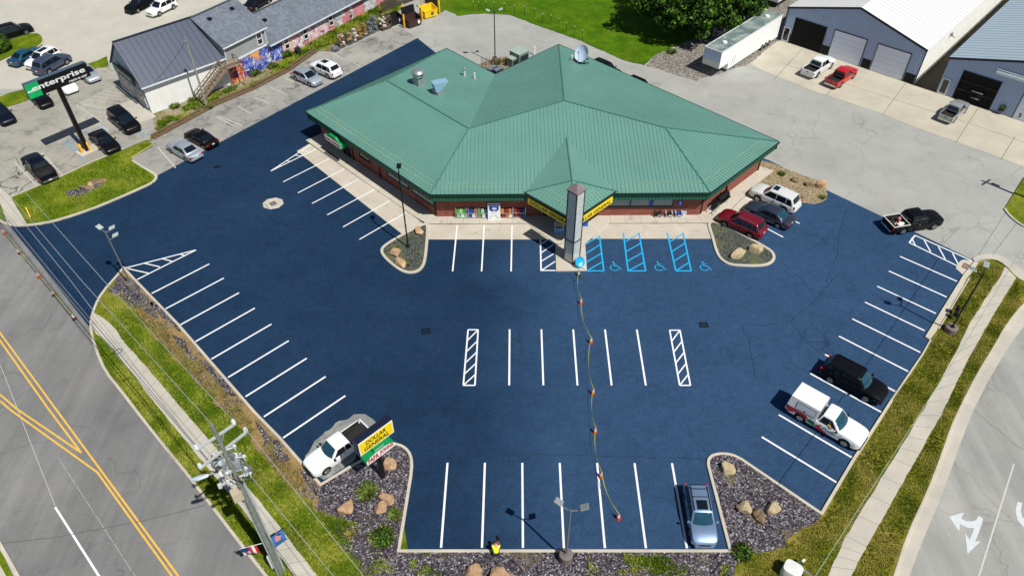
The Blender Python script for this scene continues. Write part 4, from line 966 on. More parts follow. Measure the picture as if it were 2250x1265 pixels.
    for s in (-1, 1):
        edges = [('f', 0)] + [('c', c) for c in cuts] + [('r', 0)]
        for e0, e1 in zip(edges, edges[1:]):
            X = lambda e, z, sd: (fx(z) - .15 - .20 * max(0, (fx(z) - a1) / (a0 - a1)) if e[0] == 'f' else rx(z) + (.14 + .10 * max(0, (a2 - rx(z)) / (a2 - a3)) if bed is None else .1) if e[0] == 'r' else e[1] - sd * .035)
            pts = []
            for z, sgn in ((zl, 0), (zh, 1)):
                xa, xb = X(e0, z, 1), X(e1, z, -1); row = [(xa, z), (xb, z)]; pts += row if not sgn else row[::-1]
            if pts[0][0] - pts[1][0] < .15: continue
            mb = MB(); mb.slab([Vector((x, s * (wz(z) + .004), z)) for x, z in pts], (0, s * .012, .004)); B(mb, 'side_window', M_carglass, t)
    # wheels
    for xw in (xf, xr):
        for s in (-1, 1):
            c = (xw, s * (hw - .13), wr); mb = MB(); mb.lathe([(wr * .62, -.115), (wr * .93, -.115), (wr, -.07), (wr, .07), (wr * .93, .115), (wr * .62, .115)], c, 22, 'Y'); w = B(mb, 'wheel', M_tyre, t, 40)
            mb = MB(); mb.lathe([(wr * .60, -.122), (wr * .63, -.118), (wr * .63, .118), (wr * .60, .122)], c, 18, 'Y')
            yo = s * .128
            for k in range(5):
                a = k * 2 * math.pi / 5; mb.bar(Vector(c) + Vector((math.cos(a) * .05, yo, math.sin(a) * .05)), Vector(c) + Vector((math.cos(a) * wr * .6, yo, math.sin(a) * wr * .6)), .07, .03, (0, 1, 0))
            mb.lathe([(.07, -.135), (.07, .135)], c, 12, 'Y'); B(mb, 'rim', rim or M_rim, w, 40)
    # lamps, grille, plates, mirrors, handles, bumpers
    nz = K_['nose']; hx = L / 2
    for s in (-1, 1):
        mb = MB(); w1 = halfw(hx - .12)
        mb.hexa([(hx - .42, s * (halfw(hx - .42) + .006), nz - .20), (hx - .02, s * (w1 * .80), nz - .22), (hx + .05, s * w1 * .52, nz - .20), (hx - .2, s * w1 * .5, nz - .2)], [(hx - .46, s * (halfw(hx - .46) - .03), nz + .035), (hx - .1, s * (w1 * .80), nz - .01), (hx - .04, s * w1 * .52, nz - .01), (hx - .25, s * w1 * .5, nz + .03)]); B(mb, 'headlight', M_lamp, t)
        mb = MB(); zt = K_['tail']; 
        if kind in ('suv', 'bigsuv', 'minivan'): mb.box((-hx + .09, s * (halfw(-hx + .1) - .09), zt - .12), (.20, .17, .26))
        elif bed is not None: mb.box((-hx + .06, s * (halfw(-hx + .1) * .93), zt - .27), (.13, .13, .38))
        else: mb.box((-hx + .08, s * (halfw(-hx + .1) - .16), zt - .20), (.26, .36, .16))
        B(mb, 'tail_light', M_tail, t)
        mb = MB(); xm = a0 - .32; y = hw * .95; mb.bar((xm, s * (y - .06), belt + .03), (xm, s * (y + .08), belt + .07), .06, .05); mb.hexa([(xm - .07, s * (y + .05), belt), (xm + .09, s * (y + .05), belt + .01), (xm + .05, s * (y + .22), belt + .01), (xm - .07, s * (y + .22), belt)], [(xm - .07, s * (y + .05), belt + .16), (xm + .05, s * (y + .05), belt + .15), (xm + .02, s * (y + .22), belt + .13), (xm - .07, s * (y + .22), belt + .14)]); B(mb, 'mirror', body if kind not in ('extcab', 'shortcab') else M_trim, t)
        for k, xh in enumerate([a for a in ((cuts[0] + .12) if cuts else -.05, (cuts[0] - .75) if cuts and bed is None else None) if a is not None]):
            mb = MB(); mb.box((xh, s * (hw + .006), belt - .13), (.18, .03, .04)); B(mb, 'handle', M_trim if bed is None else M_chrome, t)
    mb = MB(); mb.box((hx + .045, 0, nz - .22), (.06, Wd * .42, .17)); mb.box((hx + .04, 0, .42), (.06, Wd * .5, .12)); B(mb, 'grille', M_trim, t)
    mb = MB(); mb.hexa([(hx - .05, -hw * .80, .32), (hx + .12, -hw * .70, .34), (hx + .12, hw * .70, .34), (hx - .05, hw * .80, .32)], [(hx - .05, -hw * .80, .50), (hx + .10, -hw * .70, .52), (hx + .10, hw * .70, .52), (hx - .05, hw * .80, .50)]); B(mb, 'bumper', lower or body, t)
    mb = MB(); mb.box((-hx - .05, 0, .52), (.12, Wd * .80, .2)); rb = B(mb, 'bumper', M_chrome if bed is not None else (lower or body), t)
    mb = MB(); mb.box((-hx - .15 if bed is not None else -hx - .055, 0, .60 if bed is not None else .74), (.02, .32, .16)); B(mb, 'number_plate', M_plate, t)
    if rails:
        for s in (-1, 1):
            mb = MB(); mb.bar((a1 - .1, s * wrs * .86, zr + .05), (a2 + .15, s * wrs * .86, zr + .04), .05, .05)
            for x in (a1 - .1, a2 + .15): mb.box((x, s * wrs * .86, zr + .01), (.1, .05, .07))
            B(mb, 'roof_rail', M_chrome if rails == 'chrome' else M_trim, t)
    if rails and rails != 'chrome' and sunroof:
        for x in (a2 + .35, a2 + 1.0): mb = MB(); mb.bar((x, -wrs * .86, zr + .09), (x, wrs * .86, zr + .09), .05, .04); B(mb, 'roof_crossbar', M_trim, t)
    if sunroof:
        mb = MB(); w = wrs * .56; xa, xb = a1 - .12, a1 - .12 - sunroof; mb.loft([[Vector((x, y, roofz(x) + .035 * (1 - abs(y / wrs) ** 1.6) + .010)) for y in (-w, 0, w)] for x in (xa, (xa + xb) / 2, xb)], False, False); B(mb, 'sunroof', M_carglass, t)
    return t
def park(px, py, hd, z=.75): o = G(px, py, z); return Vector((o.x, o.y, 0.0)), R(hd)
def hd(a, b): return math.degrees(ang(G(*a), G(*b)))
P_white = paint('car_white', (236, 238, 238)); P_black = paint('car_black', (14, 15, 18)); P_navy = paint('car_navy_black', (14, 19, 32)); P_silver = paint('car_silver', (176, 186, 196), .4)
P_bluesil = paint('car_silver_blue', (128, 152, 184), .45); P_grey = paint('car_dark_grey', (52, 60, 78), .3); P_maroon = paint('car_maroon', (112, 10, 30)); P_red = paint('car_red', (190, 22, 28)); P_teal = paint('car_teal', (26, 84, 116), .3); P_champ = paint('car_pearl', (214, 216, 214)); P_tan = paint('car_grey_silver', (168, 172, 174), .35)
RR = 138.76 - 180
vehicle('pickup_truck', 'pickup', 'white extended cab pickup with an open dark bed beside the yellow pylon sign', 'extcab', *park(742, 982, 224.7, .8), P_white, glass=M_carglass_t, lower=M_trim, scale=.95)
vehicle('parked_car', 'car', 'silver blue car with roof rails alone in the front row of stalls', 'suv', *park(1539, 1125, -91, .85), P_bluesil, glass=M_carglass_t, rails=True, sunroof=.75, scale=.94)
vehicle('parked_car', 'car', 'large shiny black suv parked nose to the right-hand kerb', 'bigsuv', *park(1877, 831, RR, .85), P_black, glass=M_carglass_t, rails=True)
vehicle('parked_car', 'car', 'maroon suv nearest the right gravel island', 'suv', *park(1631, 487, 139.5, .85), P_maroon, rails='chrome', glass=M_carglass)
vehicle('parked_car', 'car', 'dark grey sedan between the maroon suv and the pearl suv', 'sedan', *park(1690, 468, 139.5, .7), P_grey, glass=M_carglass_t)
vehicle('parked_car', 'car', 'pearl white older suv with sunroof beside the tan stone bed', 'bigsuv', *park(1704, 431, 139, .85), P_champ, sunroof=.55)
vehicle('pickup_truck', 'pickup', 'black pickup with white bed rails driving across the edge of the sealed lot', 'pickup', *park(2007, 484, hd((1988, 506), (2050, 496)), .8), P_black)
wa = hd((1771, 166), (1838, 123))
vehicle('pickup_truck', 'pickup', 'white crew cab pickup parked before the grey metal workshop', 'pickup', *park(1799, 143, wa, .85), P_white, scale=1.0)
vehicle('pickup_truck', 'pickup', 'bright red pickup parked beside the white crew cab', 'pickup', *park(1850, 165, wa, .85), P_red, scale=.95)
vehicle('pickup_truck', 'pickup', 'silver grey pickup backed off the workshop with the open dark door', 'pickup', *park(2098, 240, wa, .85), P_tan, scale=.9)
sa = hd((626, 172), (648, 182))
vehicle('parked_car', 'car', 'silver hatchback facing out of the grey stalls', 'hatch', *park(674, 167, sa, .75), P_silver)
vehicle('parked_car', 'car', 'white suv with dark sunroof parked next to the silver hatchback', 'suv', *park(714, 148, sa + 180, .85), P_white, sunroof=.9)
sb_ = hd((346, 323), (386, 369)) + 180
vehicle('parked_car', 'car', 'silver sedan in the last grey stall by the grass island', 'sedan', *park(404, 327, sa + 180, .7), P_silver)
vehicle('parked_car', 'car', 'black sedan parked to the right of the silver sedan', 'sedan', *park(441, 301, sa + 180, .7), P_black, glass=M_carglass, scale=.95)
la = hd((33, 357), (80, 408))
vehicle('pickup_truck', 'pickup', 'black pickup between two white stall lines above the grass island', 'pickup', *park(85, 366, la + 180, .8), P_navy)
vehicle('parked_car', 'car', 'black sedan beside the yellow guards of the tall pole sign', 'sedan', *park(229, 309, la, .7), P_black)
vehicle('parked_car', 'car', 'black minivan parked before the white shop front', 'minivan', *park(271, 262, la, .85), P_black)
vehicle('parked_car', 'car', 'black sedan half hidden below the green end of the pole sign', 'sedan', *park(86, 213, la, .7), P_black, scale=.95)
vehicle('parked_car', 'car', 'dark car cut off by the left edge of the picture', 'sedan', *park(2, 248, la, .7), P_navy)
vehicle('parked_car', 'car', 'white car with its nose showing under the pole sign', 'sedan', *park(140, 182, la, .7), P_white)
vehicle('parked_car', 'car', 'silver sedan to the right of the pole sign panel', 'sedan', *park(190, 158, la, .7), P_silver)
ba = hd((50, 140), (110, 108))
vehicle('parked_car', 'car', 'dark slate van with bright roof rails behind the pole sign', 'bigsuv', *park(113, 137, ba, .85), paint('car_slate', (66, 78, 104), .3), rails='chrome')
vehicle('parked_car', 'car', 'white suv with long black sunroof behind the pole sign', 'suv', *park(93, 126, ba + 180, .85), P_white, sunroof=1.3)
vehicle('parked_car', 'car', 'teal blue sedan by the rounded grass island', 'sedan', *park(58, 121, ba, .7), P_teal)
vehicle('parked_car', 'car', 'black suv behind the rounded grass island', 'bigsuv', *park(26, 67, hd((0, 85), (66, 66)), .85), P_black)
ta = hd((345, 34), (385, 14))
vehicle('parked_car', 'car', 'black car in the far beige lot', 'suv', *park(307, 7, ta + 180, .85), P_black)
vehicle('parked_car', 'car', 'white suv in the far beige lot', 'suv', *park(354, 14, ta + 180, .85), P_white)
vehicle('parked_car', 'car', 'dark car behind the long grey shingle roof', 'sedan', *park(566, 4, ta, .7), P_navy)
vehicle('parked_car', 'car', 'dark car tucked behind the store roof, nearer the dish', 'suv', *park(1330, 152, -45, .85), P_black)
vehicle('parked_car', 'car', 'dark car tucked behind the store roof, farther from the dish', 'suv', *park(1406, 192, -45, .85), P_black, rails=True)
# cargo of the black pickup: white bed rails and loose gear
bp = [o for o in bpy.data.objects if o.get('label', '').startswith('black pickup with white bed')][0]
mb = MB()
for s in (-1, 1): mb.box((-1.95, s * .92, 1.14), (1.75, .07, .05))
mb.box((-2.84, 0, 1.15), (.07, 1.8, .05)); mb.box((-1.08, 0, 1.14), (.05, 1.8, .05)); mb.build('bed_rail', M_signW, bp, world_space=False)
def in_frame(t, p): return WM[t.name] @ Vector(p)
def cargo(name, label, cat, p, build, mats):
    o = in_frame(bp, p); t = thing(name, label, cat, o, bp.rotation_euler.z); build(t)
def c1(t):
    mb = MB(); mb.lathe([(.14, 0), (.17, .05), (.17, .36), (.13, .42), (.05, .44)], (0, 0, 0), 16); mb.build('drum', pm('pink_drum', (206, 110, 116), .6), t, 40, world_space=False)
    mb = MB(); mb.lathe([(.06, .44), (.06, .48)], (0, 0, 0), 12); mb.build('lid', M_signW, t, world_space=False)
cargo('small_drum', 'small pink drum in the bed of the black pickup', 'drum', (-1.5, .25, .77), c1, None)
def c2(t):
    mb = MB(); mb.box((0, 0, .08), (.55, .4, .16), .3); mb.box((.3, .2, .06), (.5, .25, .1), -.4); mb.box((-.3, -.2, .06), (.6, .12, .08), .9); mb.build('sheets', M_signW, t, world_space=False)
    mb = MB(); mb.box((-.35, .25, .06), (.5, .14, .1), .5); mb.build('board', pm('board_tan', (190, 140, 110), .7), t, world_space=False)
cargo('loose_sacks', 'white sacks and a board lying in the bed of the black pickup', 'sacks', (-1.7, -.35, .77), c2, None)

# ------------------------------------------------------------------ white service truck with a tall cargo cap
sv = vehicle('service_truck', 'truck', 'white service truck with a tall boxy bed cap and red and green side stripes', 'shortcab', *park(1818, 919, RR, .85), P_white, glass=M_carglass_t, lower=M_trim)
mb = MB(); xm0, xm1 = -2.86, -.52; w0, w1 = .99, .86
mb.hexa([(xm0, -w0, 1.15), (xm1, -w0, 1.15), (xm1, w0, 1.15), (xm0, w0, 1.15)], [(xm0 + .06, -w1, 2.12), (xm1 - .03, -w1, 2.12), (xm1 - .03, w1, 2.12), (xm0 + .06, w1, 2.12)])
cap = mb.build('bed_cap', P_white, sv, world_space=False)
for s in (-1, 1):
    f = lambda z: w0 + (w1 - w0) * (z - 1.15) / .97
    mb = MB(); mb.slab([Vector((x, s * (f(z) + .004), z)) for x, z in ((-2.2, 1.25), (-.75, 1.25), (-.75, 1.85), (-2.2, 1.85))], (0, s * .015, 0)); dd_ = mb.build('side_door', pm('cap_door', (206, 214, 216), .5), cap, world_space=False)
    mb = MB()
    for a, b in (((-2.22, 1.23), (-2.22, 1.87)), ((-.73, 1.23), (-.73, 1.87)), ((-2.22, 1.87), (-.73, 1.87)), ((-2.22, 1.23), (-.73, 1.23))): mb.bar((a[0], s * (f(a[1]) + .012), a[1]), (b[0], s * (f(b[1]) + .012), b[1]), .025, .02)
    mb.box((-1.5, s * (f(1.35) + .025), 1.35), (.1, .03, .1)); mb.build('door_seal', M_trim, cap, world_space=False)
    y = lambda x: 1.0 * s + .006 * s
    def decal(nm, mt, pts): m2 = MB(); m2.slab([Vector((x, s * 1.003, z)) for x, z in pts], (0, s * .008, 0)); return m2.build(nm, mt, sv, world_space=False)
    decal('red_stripe', pm('stripe_red', (206, 44, 40), .4), ((-2.7, .52), (-2.35, .60), (-2.22, .80), (-2.0, .84), (-1.55, .84), (-1.28, .66), (-1.05, .88), (-1.35, 1.09), (-2.78, 1.10)))
    decal('green_stripe', pm('stripe_green', (20, 110, 66), .4), ((-1.22, .60), (-.55, .42), (-.50, .68), (-.62, .95), (-.80, .90), (-.95, 1.0), (-1.02, .86)))
    decal('red_wedge', pm('stripe_red', (206, 44, 40), .4), ((-.46, .40), (.55, .40), (.10, .62), (-.30, .86), (-.48, .68)))
    decal('blue_mark', pm('mark_blue', (36, 92, 120), .5), ((.05, .74), (.10, .74), (.20, .92), (.26, .92), (.38, .70), (.44, .70), (.28, 1.0), (.18, 1.0)))
    mb = MB()
    for k in range(5): x = .5 + .12 * k; mb.slab([Vector((x + q, s * 1.003, z)) for q, z in ((0, .74 - .02 * (k % 2)), (.05, .74), (.09, .84), (.04, .86))], (0, s * .008, 0))
    mb.slab([Vector((q, s * 1.003, z)) for q, z in ((.48, .68), (1.1, .68), (1.1, .705), (.48, .705))], (0, s * .008, 0)); mb.build('door_mark', pm('mark_navy', (30, 48, 84), .5), sv, world_space=False)
# ------------------------------------------------------------------ other buildings
def zplane(px, p0, d):       # height at which the sight line crosses the upright plane through p0 along d
    n = Vector((-d.y, d.x, 0)); v = FW * F_PX + RV * (px[0] - 1125.0) - UV * (px[1] - 632.5); o = Vector((0, 0, CAM_H))
    return (o + v * ((p0 - o).dot(n) / v.dot(n)))
class Frame:
    def __init__(s, o, a): s.o = Vector((o[0], o[1], 0)); s.U = Vector((math.cos(a), math.sin(a), 0)); s.V = Vector((-math.sin(a), math.cos(a), 0)); s.a = a
    def __call__(s, u, v, z=0.0): return s.o + s.U * u + s.V * v + Vector((0, 0, z))
    def uv(s, p): d = Vector((p.x, p.y, 0)) - s.o; return d.dot(s.U), d.dot(s.V)
def m_siding(name, rgb, step, dark=.7, axis='h', var=.06):
    t = NT(name); t.objco(); s = t.n('ShaderNodeSeparateXYZ'); t.l(t.pos, s.inputs[0])
    src = s.outputs[2] if axis == 'h' else t.math('ADD', t.math('MULTIPLY', s.outputs[0], .7071), t.math('MULTIPLY', s.outputs[1], -.7071))
    f = t.math('FRACT', t.math('MULTIPLY', src, 1 / step)); c = lin(rgb)
    col_ = t.ramp(f, [(0, k3(c, dark)), (.12, k3(c, dark)), (.2, c), (1, k3(c, 1.05))])
    n = t.ramp(t.noise(.8, 5, .7), [(.3, (1 - var,) * 3), (.7, (1 + var,) * 3)])
    return t.done(t.mix(1.0, col_, n, 'MULTIPLY'), .6)
def m_shingle(name, rgb):
    t = NT(name); t.objco(); c = lin(rgb)
    r = t.n('ShaderNodeSeparateColor'); t.l(t.voro(3.2, out='Color'), r.inputs[0])
    cc = t.ramp(r.outputs[0], [(0, k3(c, .82)), (1, k3(c, 1.16))])
    n = t.ramp(t.noise(.4, 6, .7), [(.3, (.86, .86, .87)), (.7, (1.12, 1.12, 1.12))])
    t.bump(t.noise(8, 3, .7), .5, .03); return t.done(t.mix(1.0, cc, n, 'MULTIPLY'), .9, .2)
M_shing = m_shingle('grey_shingles', (110, 118, 128)); M_standing = pm('dark_standing_seam', (62, 72, 92), .38, .1, .08, .5, 0, .5); M_seamdk = pm('seam_dark', (40, 46, 62), .45)
M_wwall = pm('white_wall', (238, 238, 234), .8, 0, .06, 1.2); M_trimw = pm('white_trim', (220, 224, 226), .6)
def gable(t, fr, L, Wd, ze, zr, ov, roofmat, wallmat, seams=None, oe=.25, thick=.14):
    """walls with two gables and a ridge along u; v runs from 0 (front eave) to Wd"""
    mb = MB(); h = Wd / 2
    pr_ = [(0, 0), (Wd, 0), (Wd, ze), (h, zr), (0, ze)]
    mb.loft([[fr(u, v, z) for v, z in pr_] for u in (0, L)], True, True); w = mb.build('wall', wallmat, t)
    mb = MB(); sl = (zr - ze) / h
    for s in (0, 1):
        V_ = lambda v: v if not s else Wd - v
        a = [fr(-oe, V_(-ov), ze - ov * sl + .05), fr(L + oe, V_(-ov), ze - ov * sl + .05), fr(L + oe, V_(h), zr + .05), fr(-oe, V_(h), zr + .05)]
        mb.slab(a, (0, 0, thick))
    r = mb.build('roof', roofmat, t)
    if seams:
        mb = MB(); u = -oe + seams / 2
        while u < L + oe:
            for s in (0, 1):
                V_ = lambda v: v if not s else Wd - v
                mb.bar(fr(u, V_(-ov), ze - ov * sl + .07 + thick), fr(u, V_(h), zr + .07 + thick), .05, .07)
            u += seams
        mb.bar(fr(-oe, h, zr + .10 + thick), fr(L + oe, h, zr + .10 + thick), .3, .06); mb.build('seams', M_seamdk, r)
    else:
        mb = MB(); mb.bar(fr(-oe, h, zr + .05 + thick), fr(L + oe, h, zr + .05 + thick), .34, .05); mb.build('ridge_cap', pm('shingle_ridge', (72, 78, 86), .9), r)
    return w, r
# --- white shop with the dark metal roof
fr = Frame((-43.72, 79.47), R(44.2))
t = thing('rental_office', 'small white house with a dark standing seam metal roof and signboard gable', 'house', fr.o)
gable(t, fr, 10.4, 8.4, 3.7, 7.5, .35, M_standing, M_wwall, .72)
mb = MB(); mb.bar(fr(-.3, -.42, 3.52), fr(10.6, -.42, 3.52), .14, .14); mb.build('gutter', M_trimw, t)
M_bluew = pm('blue_grey_front', (150, 172, 190), .6)
mb = MB(); mb.slab([fr(-.02, .1, .1), fr(-.02, 8.3, .1), fr(-.02, 8.3, 3.7), fr(-.02, 4.2, 7.3), fr(-.02, .1, 3.7)], fr.U * -.03); gf = mb.build('gable_front', M_bluew, t)
for v0, v1 in ((.5, 2.6), (5.2, 7.6)):
    mb = MB()
    for a, b in (((v0, .7), (v1, .7)), ((v0, 2.6), (v1, 2.6)), ((v0, .7), (v0, 2.6)), ((v1, .7), (v1, 2.6))): mb.bar(fr(-.09, a[0], a[1]), fr(-.09, b[0], b[1]), .09, .09)
    w = mb.build('window', M_trimw, t); mb = MB(); mb.slab([fr(-.06, v0, .7), fr(-.06, v1, .7), fr(-.06, v1, 2.6), fr(-.06, v0, 2.6)], fr.U * -.02); mb.build('pane', M_glass, w)
mb = MB(); mb.slab([fr(-.06, 3.3, .15), fr(-.06, 4.4, .15), fr(-.06, 4.4, 2.3), fr(-.06, 3.3, 2.3)], fr.U * -.03); mb.build('door', M_glass, t)
mb = MB(); mb.slab([fr(-.3, 1.2, 3.3), fr(-.3, 6.8, 3.3), fr(-.3, 6.8, 4.35), fr(-.3, 1.2, 4.35)], fr.U * -.18); s_ = mb.build('signboard', M_signK, t)
mb = MB(); mb.slab([fr(-.49, 5.6, 3.38), fr(-.49, 6.72, 3.38), fr(-.49, 6.72, 4.27), fr(-.49, 5.6, 4.27)], fr.U * -.02); mb.build('green_square', M_signG, s_)
mb = MB(); text_mesh(mb, 'enterprise', fr(-.49, 6.6, 3.45), -fr.V, Vector((0, 0, 1)), .9, .15, 3.9, .55, .03); mb.build('lettering', M_signW, s_)
mb = MB(); mb.prism([fr(-2.4, -1.2), fr(-.05, -1.2), fr(-.05, 4.6), fr(-2.4, 4.6)], .14); struct('shop_walk', mb, M_walk)
# --- grey upper house and long pink wall building share one wall line
fr2 = Frame((0, 0), R(57)); U0, V0 = 53.0, 77.2
ff = Frame(fr2(U0, V0), R(57))
t = thing('grey_house', 'grey sided two-storey house with shingle roof above a painted wall', 'house', ff.o)
M_sid = m_siding('grey_siding', (156, 160, 158), .22, .8)
w, r = gable(t, ff, 6.7, 9.0, 5.1, 7.6, .3, M_shing, M_sid)
mb = MB(); mb.bar(ff(-.25, -.34, 4.98), ff(6.95, -.34, 4.98), .14, .14); mb.bar(ff(6.6, -.12, 2.9), ff(6.6, -.12, 4.9), .12, .12); mb.bar(ff(.05, -.06, 2.9), ff(.05, -.06, 5.0), .16, .1); mb.bar(ff(-.05, -.06, 2.78), ff(6.75, -.06, 2.78), .1, .2); mb.build('white_trim', M_trimw, t)
def win(t, fr, u0, u1, z0, z1, v=-.03):
    mb = MB()
    for a, b in (((u0, z0), (u1, z0)), ((u0, z1), (u1, z1)), ((u0, (z0 + z1) / 2), (u1, (z0 + z1) / 2))): mb.bar(fr(a[0] - .06, v - .03, a[1]), fr(b[0] + .06, v - .03, b[1]), .1, .13)
    for u in (u0, u1): mb.bar(fr(u, v - .03, z0), fr(u, v - .03, z1), .12, .1, fr.V)
    w = mb.build('window', M_trimw, t); mb = MB(); mb.slab([fr(u0, v, z0), fr(u1, v, z0), fr(u1, v, z1), fr(u0, v, z1)], fr.V * -.02); mb.build('pane', M_glass, w)
win(t, ff, 5.2, 6.0, 3.2, 4.7)
def mural(name, seed, stops, scale, bg):
    t = NT(name); t.objco()
    wv = t.n('ShaderNodeVectorMath', operation='ADD'); nz = t.n('ShaderNodeTexNoise'); nz.inputs['Scale'].default_value = 1.1; nz.inputs['Detail'].default_value = 3; nz.inputs['Distortion'].default_value = 1.2
    mp = t.n('ShaderNodeMapping'); mp.inputs['Location'].default_value = (seed, seed * 1.7, 0); t.l(t.pos, mp.inputs[0]); t.l(mp.outputs[0], nz.inputs['Vector'])
    sc = t.n('ShaderNodeVectorMath', operation='SCALE'); sc.inputs['Scale'].default_value = 2.0; t.l(nz.outputs['Color'], sc.inputs[0]); t.l(mp.outputs[0], wv.inputs[0]); t.l(sc.outputs[0], wv.inputs[1])
    r = t.n('ShaderNodeSeparateColor'); t.l(t.voro(scale, out='Color', src=wv.outputs[0]), r.inputs[0])
    c = t.ramp(r.outputs[0], [(p, lin(x)) for p, x in stops], 'CONSTANT')
    e = t.ramp(t.voro(scale, 'DISTANCE_TO_EDGE', src=wv.outputs[0]), [(.015, (1, 1, 1)), (.035, (0, 0, 0))])
    c = t.mix(e, c, lin((34, 32, 60)))
    hi = t.ramp(t.noise(2.6, 2, .5, dist=1.5), [(.6, (0, 0, 0)), (.63, (1, 1, 1))]); c = t.mix(t.math('MULTIPLY', hi, .75), c, lin((238, 232, 230)))
    m2 = t.ramp(t.noise(.55, 3, .5), [(.36, (0, 0, 0)), (.44, (1, 1, 1))])
    return t.done(t.mix(m2, lin(bg), c), .7)
PK = (222, 150, 160)
mur1 = mural('orange_mural', 3.1, [(0, (226, 96, 70)), (.25, (120, 70, 46)), (.45, (240, 176, 66)), (.62, (226, 140, 150)), (.78, (110, 50, 130)), (.9, (236, 120, 70))], 2.0, (230, 128, 84))
mur2 = mural('blue_mural', 8.3, [(0, (58, 88, 190)), (.3, (126, 140, 214)), (.5, (30, 62, 160)), (.68, (206, 214, 236)), (.85, (90, 110, 206))], 1.7, (236, 170, 90))
mur3 = mural('pink_mural', 5.7, [(0, (236, 196, 204)), (.3, (230, 226, 226)), (.55, (206, 96, 150)), (.7, (244, 236, 230)), (.9, (60, 70, 130))], 2.2, (230, 166, 170))
mur4 = mural('monochrome_mural', 2.2, [(0, (216, 216, 214)), (.5, (186, 190, 192)), (.75, (70, 74, 80)), (.88, (236, 236, 234))], .9, (214, 130, 140))
def panel(t, fr, u0, u1, z0, z1, m, nm='mural_panel', v=-.035):
    mb = MB(); mb.slab([fr(u0, v, z0), fr(u1, v, z0), fr(u1, v, z1), fr(u0, v, z1)], fr.V * -.012); return mb.build(nm, m, t)
panel(t, ff, .02, 2.3, 0, 2.66, mur1); panel(t, ff, 2.31, 6.7, 0, 2.66, mur2)
def roofbox(t, fr, u, v, z): mb = MB(); mb.box(fr(u, v, z), (.5, .5, .22), fr.a); mb.build('roof_vent', M_black, t)
for u in (1.6, 5.2): roofbox(r, ff, u, 3.4, 7.22)
fl = Frame(fr2(59.75, 77.2), R(57))
t = thing('long_building', 'long low shingled building with a pink graffiti painted wall', 'building', fl.o)
w, r = gable(t, fl, 23.0, 8.2, 2.8, 5.0, .5, M_shing, pm('pink_wall', (216, 140, 148), .8, 0, .1, 1.2), None)
mb = MB(); mb.bar(fl(-.1, -.56, 2.62), fl(23.1, -.56, 2.62), .13, .14); mb.build('gutter', M_trimw, t)
panel(t, fl, .05, 2.2, 0, 2.5, mur2); panel(t, fl, 3.9, 6.0, 0, 2.5, mur3); panel(t, fl, 6.9, 10.8, 0, 2.5, mur3); panel(t, fl, 12.2, 16, 0, 2.5, mur4); panel(t, fl, 18.4, 21, 0, 2.5, mur4)
panel(t, fl, 2.21, 3.89, 0, 2.5, pm('peach_wall', (240, 196, 160), .8))
for u in (2.6, 6.1, 11.1): win(t, fl, u, u + .75, .9, 2.3, -.055)
roofbox(r, fl, 2.4, 2.6, 4.45); roofbox(r, fl, 12.5, 2.6, 4.45)
for i, u in enumerate((3.95,)):
    mb = MB(); mb.bar(fl(u, -.1, .1), fl(u, -.1, 2.6), .08, .08, fl.V); mb.build('downpipe', M_trimw, t)
# --- wooden stairs, bin, units behind the white house
t0 = fr(9.2, -1.9); M_wood = pm('weathered_wood', (142, 126, 106), .85, 0, .22, 3)
t = thing('wooden_stairs', 'weathered wooden outside stairs with railings against the white house', 'stairs', t0)
A, Bz = fr(5.4, -1.2), fr(9.6, -1.2); mb = MB()
for s in (-.55, .55): mb.bar(A + fr.V * s + Vector((0, 0, .05)), Bz + fr.V * s + Vector((0, 0, 2.9)), .08, .3)
for k in range(13): mb.box(A.lerp(Bz, (k + .5) / 13) + Vector((0, 0, .12 + 2.85 * (k + .5) / 13)), (.34, 1.1, .05), fr.a)
mb.build('steps', M_wood, t); mb = MB()
for s in (-.6, .6):
    mb.bar(A + fr.V * s + Vector((0, 0, 1.0)), Bz + fr.V * s + Vector((0, 0, 3.85)), .09, .1)
    for k in range(9): p = A.lerp(Bz, k / 8) + fr.V * s + Vector((0, 0, 2.85 * k / 8)); mb.bar(p, p + Vector((0, 0, 1.0)), .07, .07)
mb.build('railing', M_wood, t); mb = MB(); mb.box(fr(10.6, -1.0, 2.95), (2.0, 1.6, .1), fr.a)
for u, v in ((9.8, -1.7), (11.5, -1.7), (11.5, -.3)): mb.bar(fr(u, v, 0), fr(u, v, 3.9), .1, .1)
for a, b in (((9.8, -1.7), (11.5, -1.7)), ((11.5, -1.7), (11.5, -.3))):
    for z in (3.4, 3.85): mb.bar(fr(*a, z), fr(*b, z), .07, .1)
mb.build('landing', M_wood, t)
for (px, lab, sz) in (((480, 187), 'beige air conditioner box standing below the wooden landing', (.9, .4, .8)), ((497, 183), 'grey air conditioner box beside the meter post', (.7, .7, .75))):
    o = G(*px); t = thing('air_conditioner', lab, 'air conditioner', o, fr.a); mb = MB(); mb.box((0, 0, sz[2] / 2 + .06), sz); mb.build('case', pm('ac_beige' if sz[1] < .5 else 'ac_grey', (206, 200, 180) if sz[1] < .5 else (96, 100, 104), .6), t, world_space=False)
    mb = MB(); mb.lathe([(.28, -.01), (.28, .02)], (0, -sz[1] / 2 - .01, sz[2] / 2 + .06), 18, 'Y'); mb.build('fan_grille', M_steel, t, world_space=False)
o = G(494, 196); t = thing('meter_post', 'white utility meter on a thin post by the painted wall', 'meter', o); mb = MB(); mb.tube(o, o + Vector((0, 0, 3.2)), .05); mb.build('post', M_steel, t); mb = MB(); mb.box(o + Vector((0, -.08, 1.5)), (.35, .2, .5), fr.a); mb.lathe([(.13, 1.3), (.13, 1.5)], o + Vector((.15, -.15, 0)), 14); mb.build('meter_box', M_signW, t)
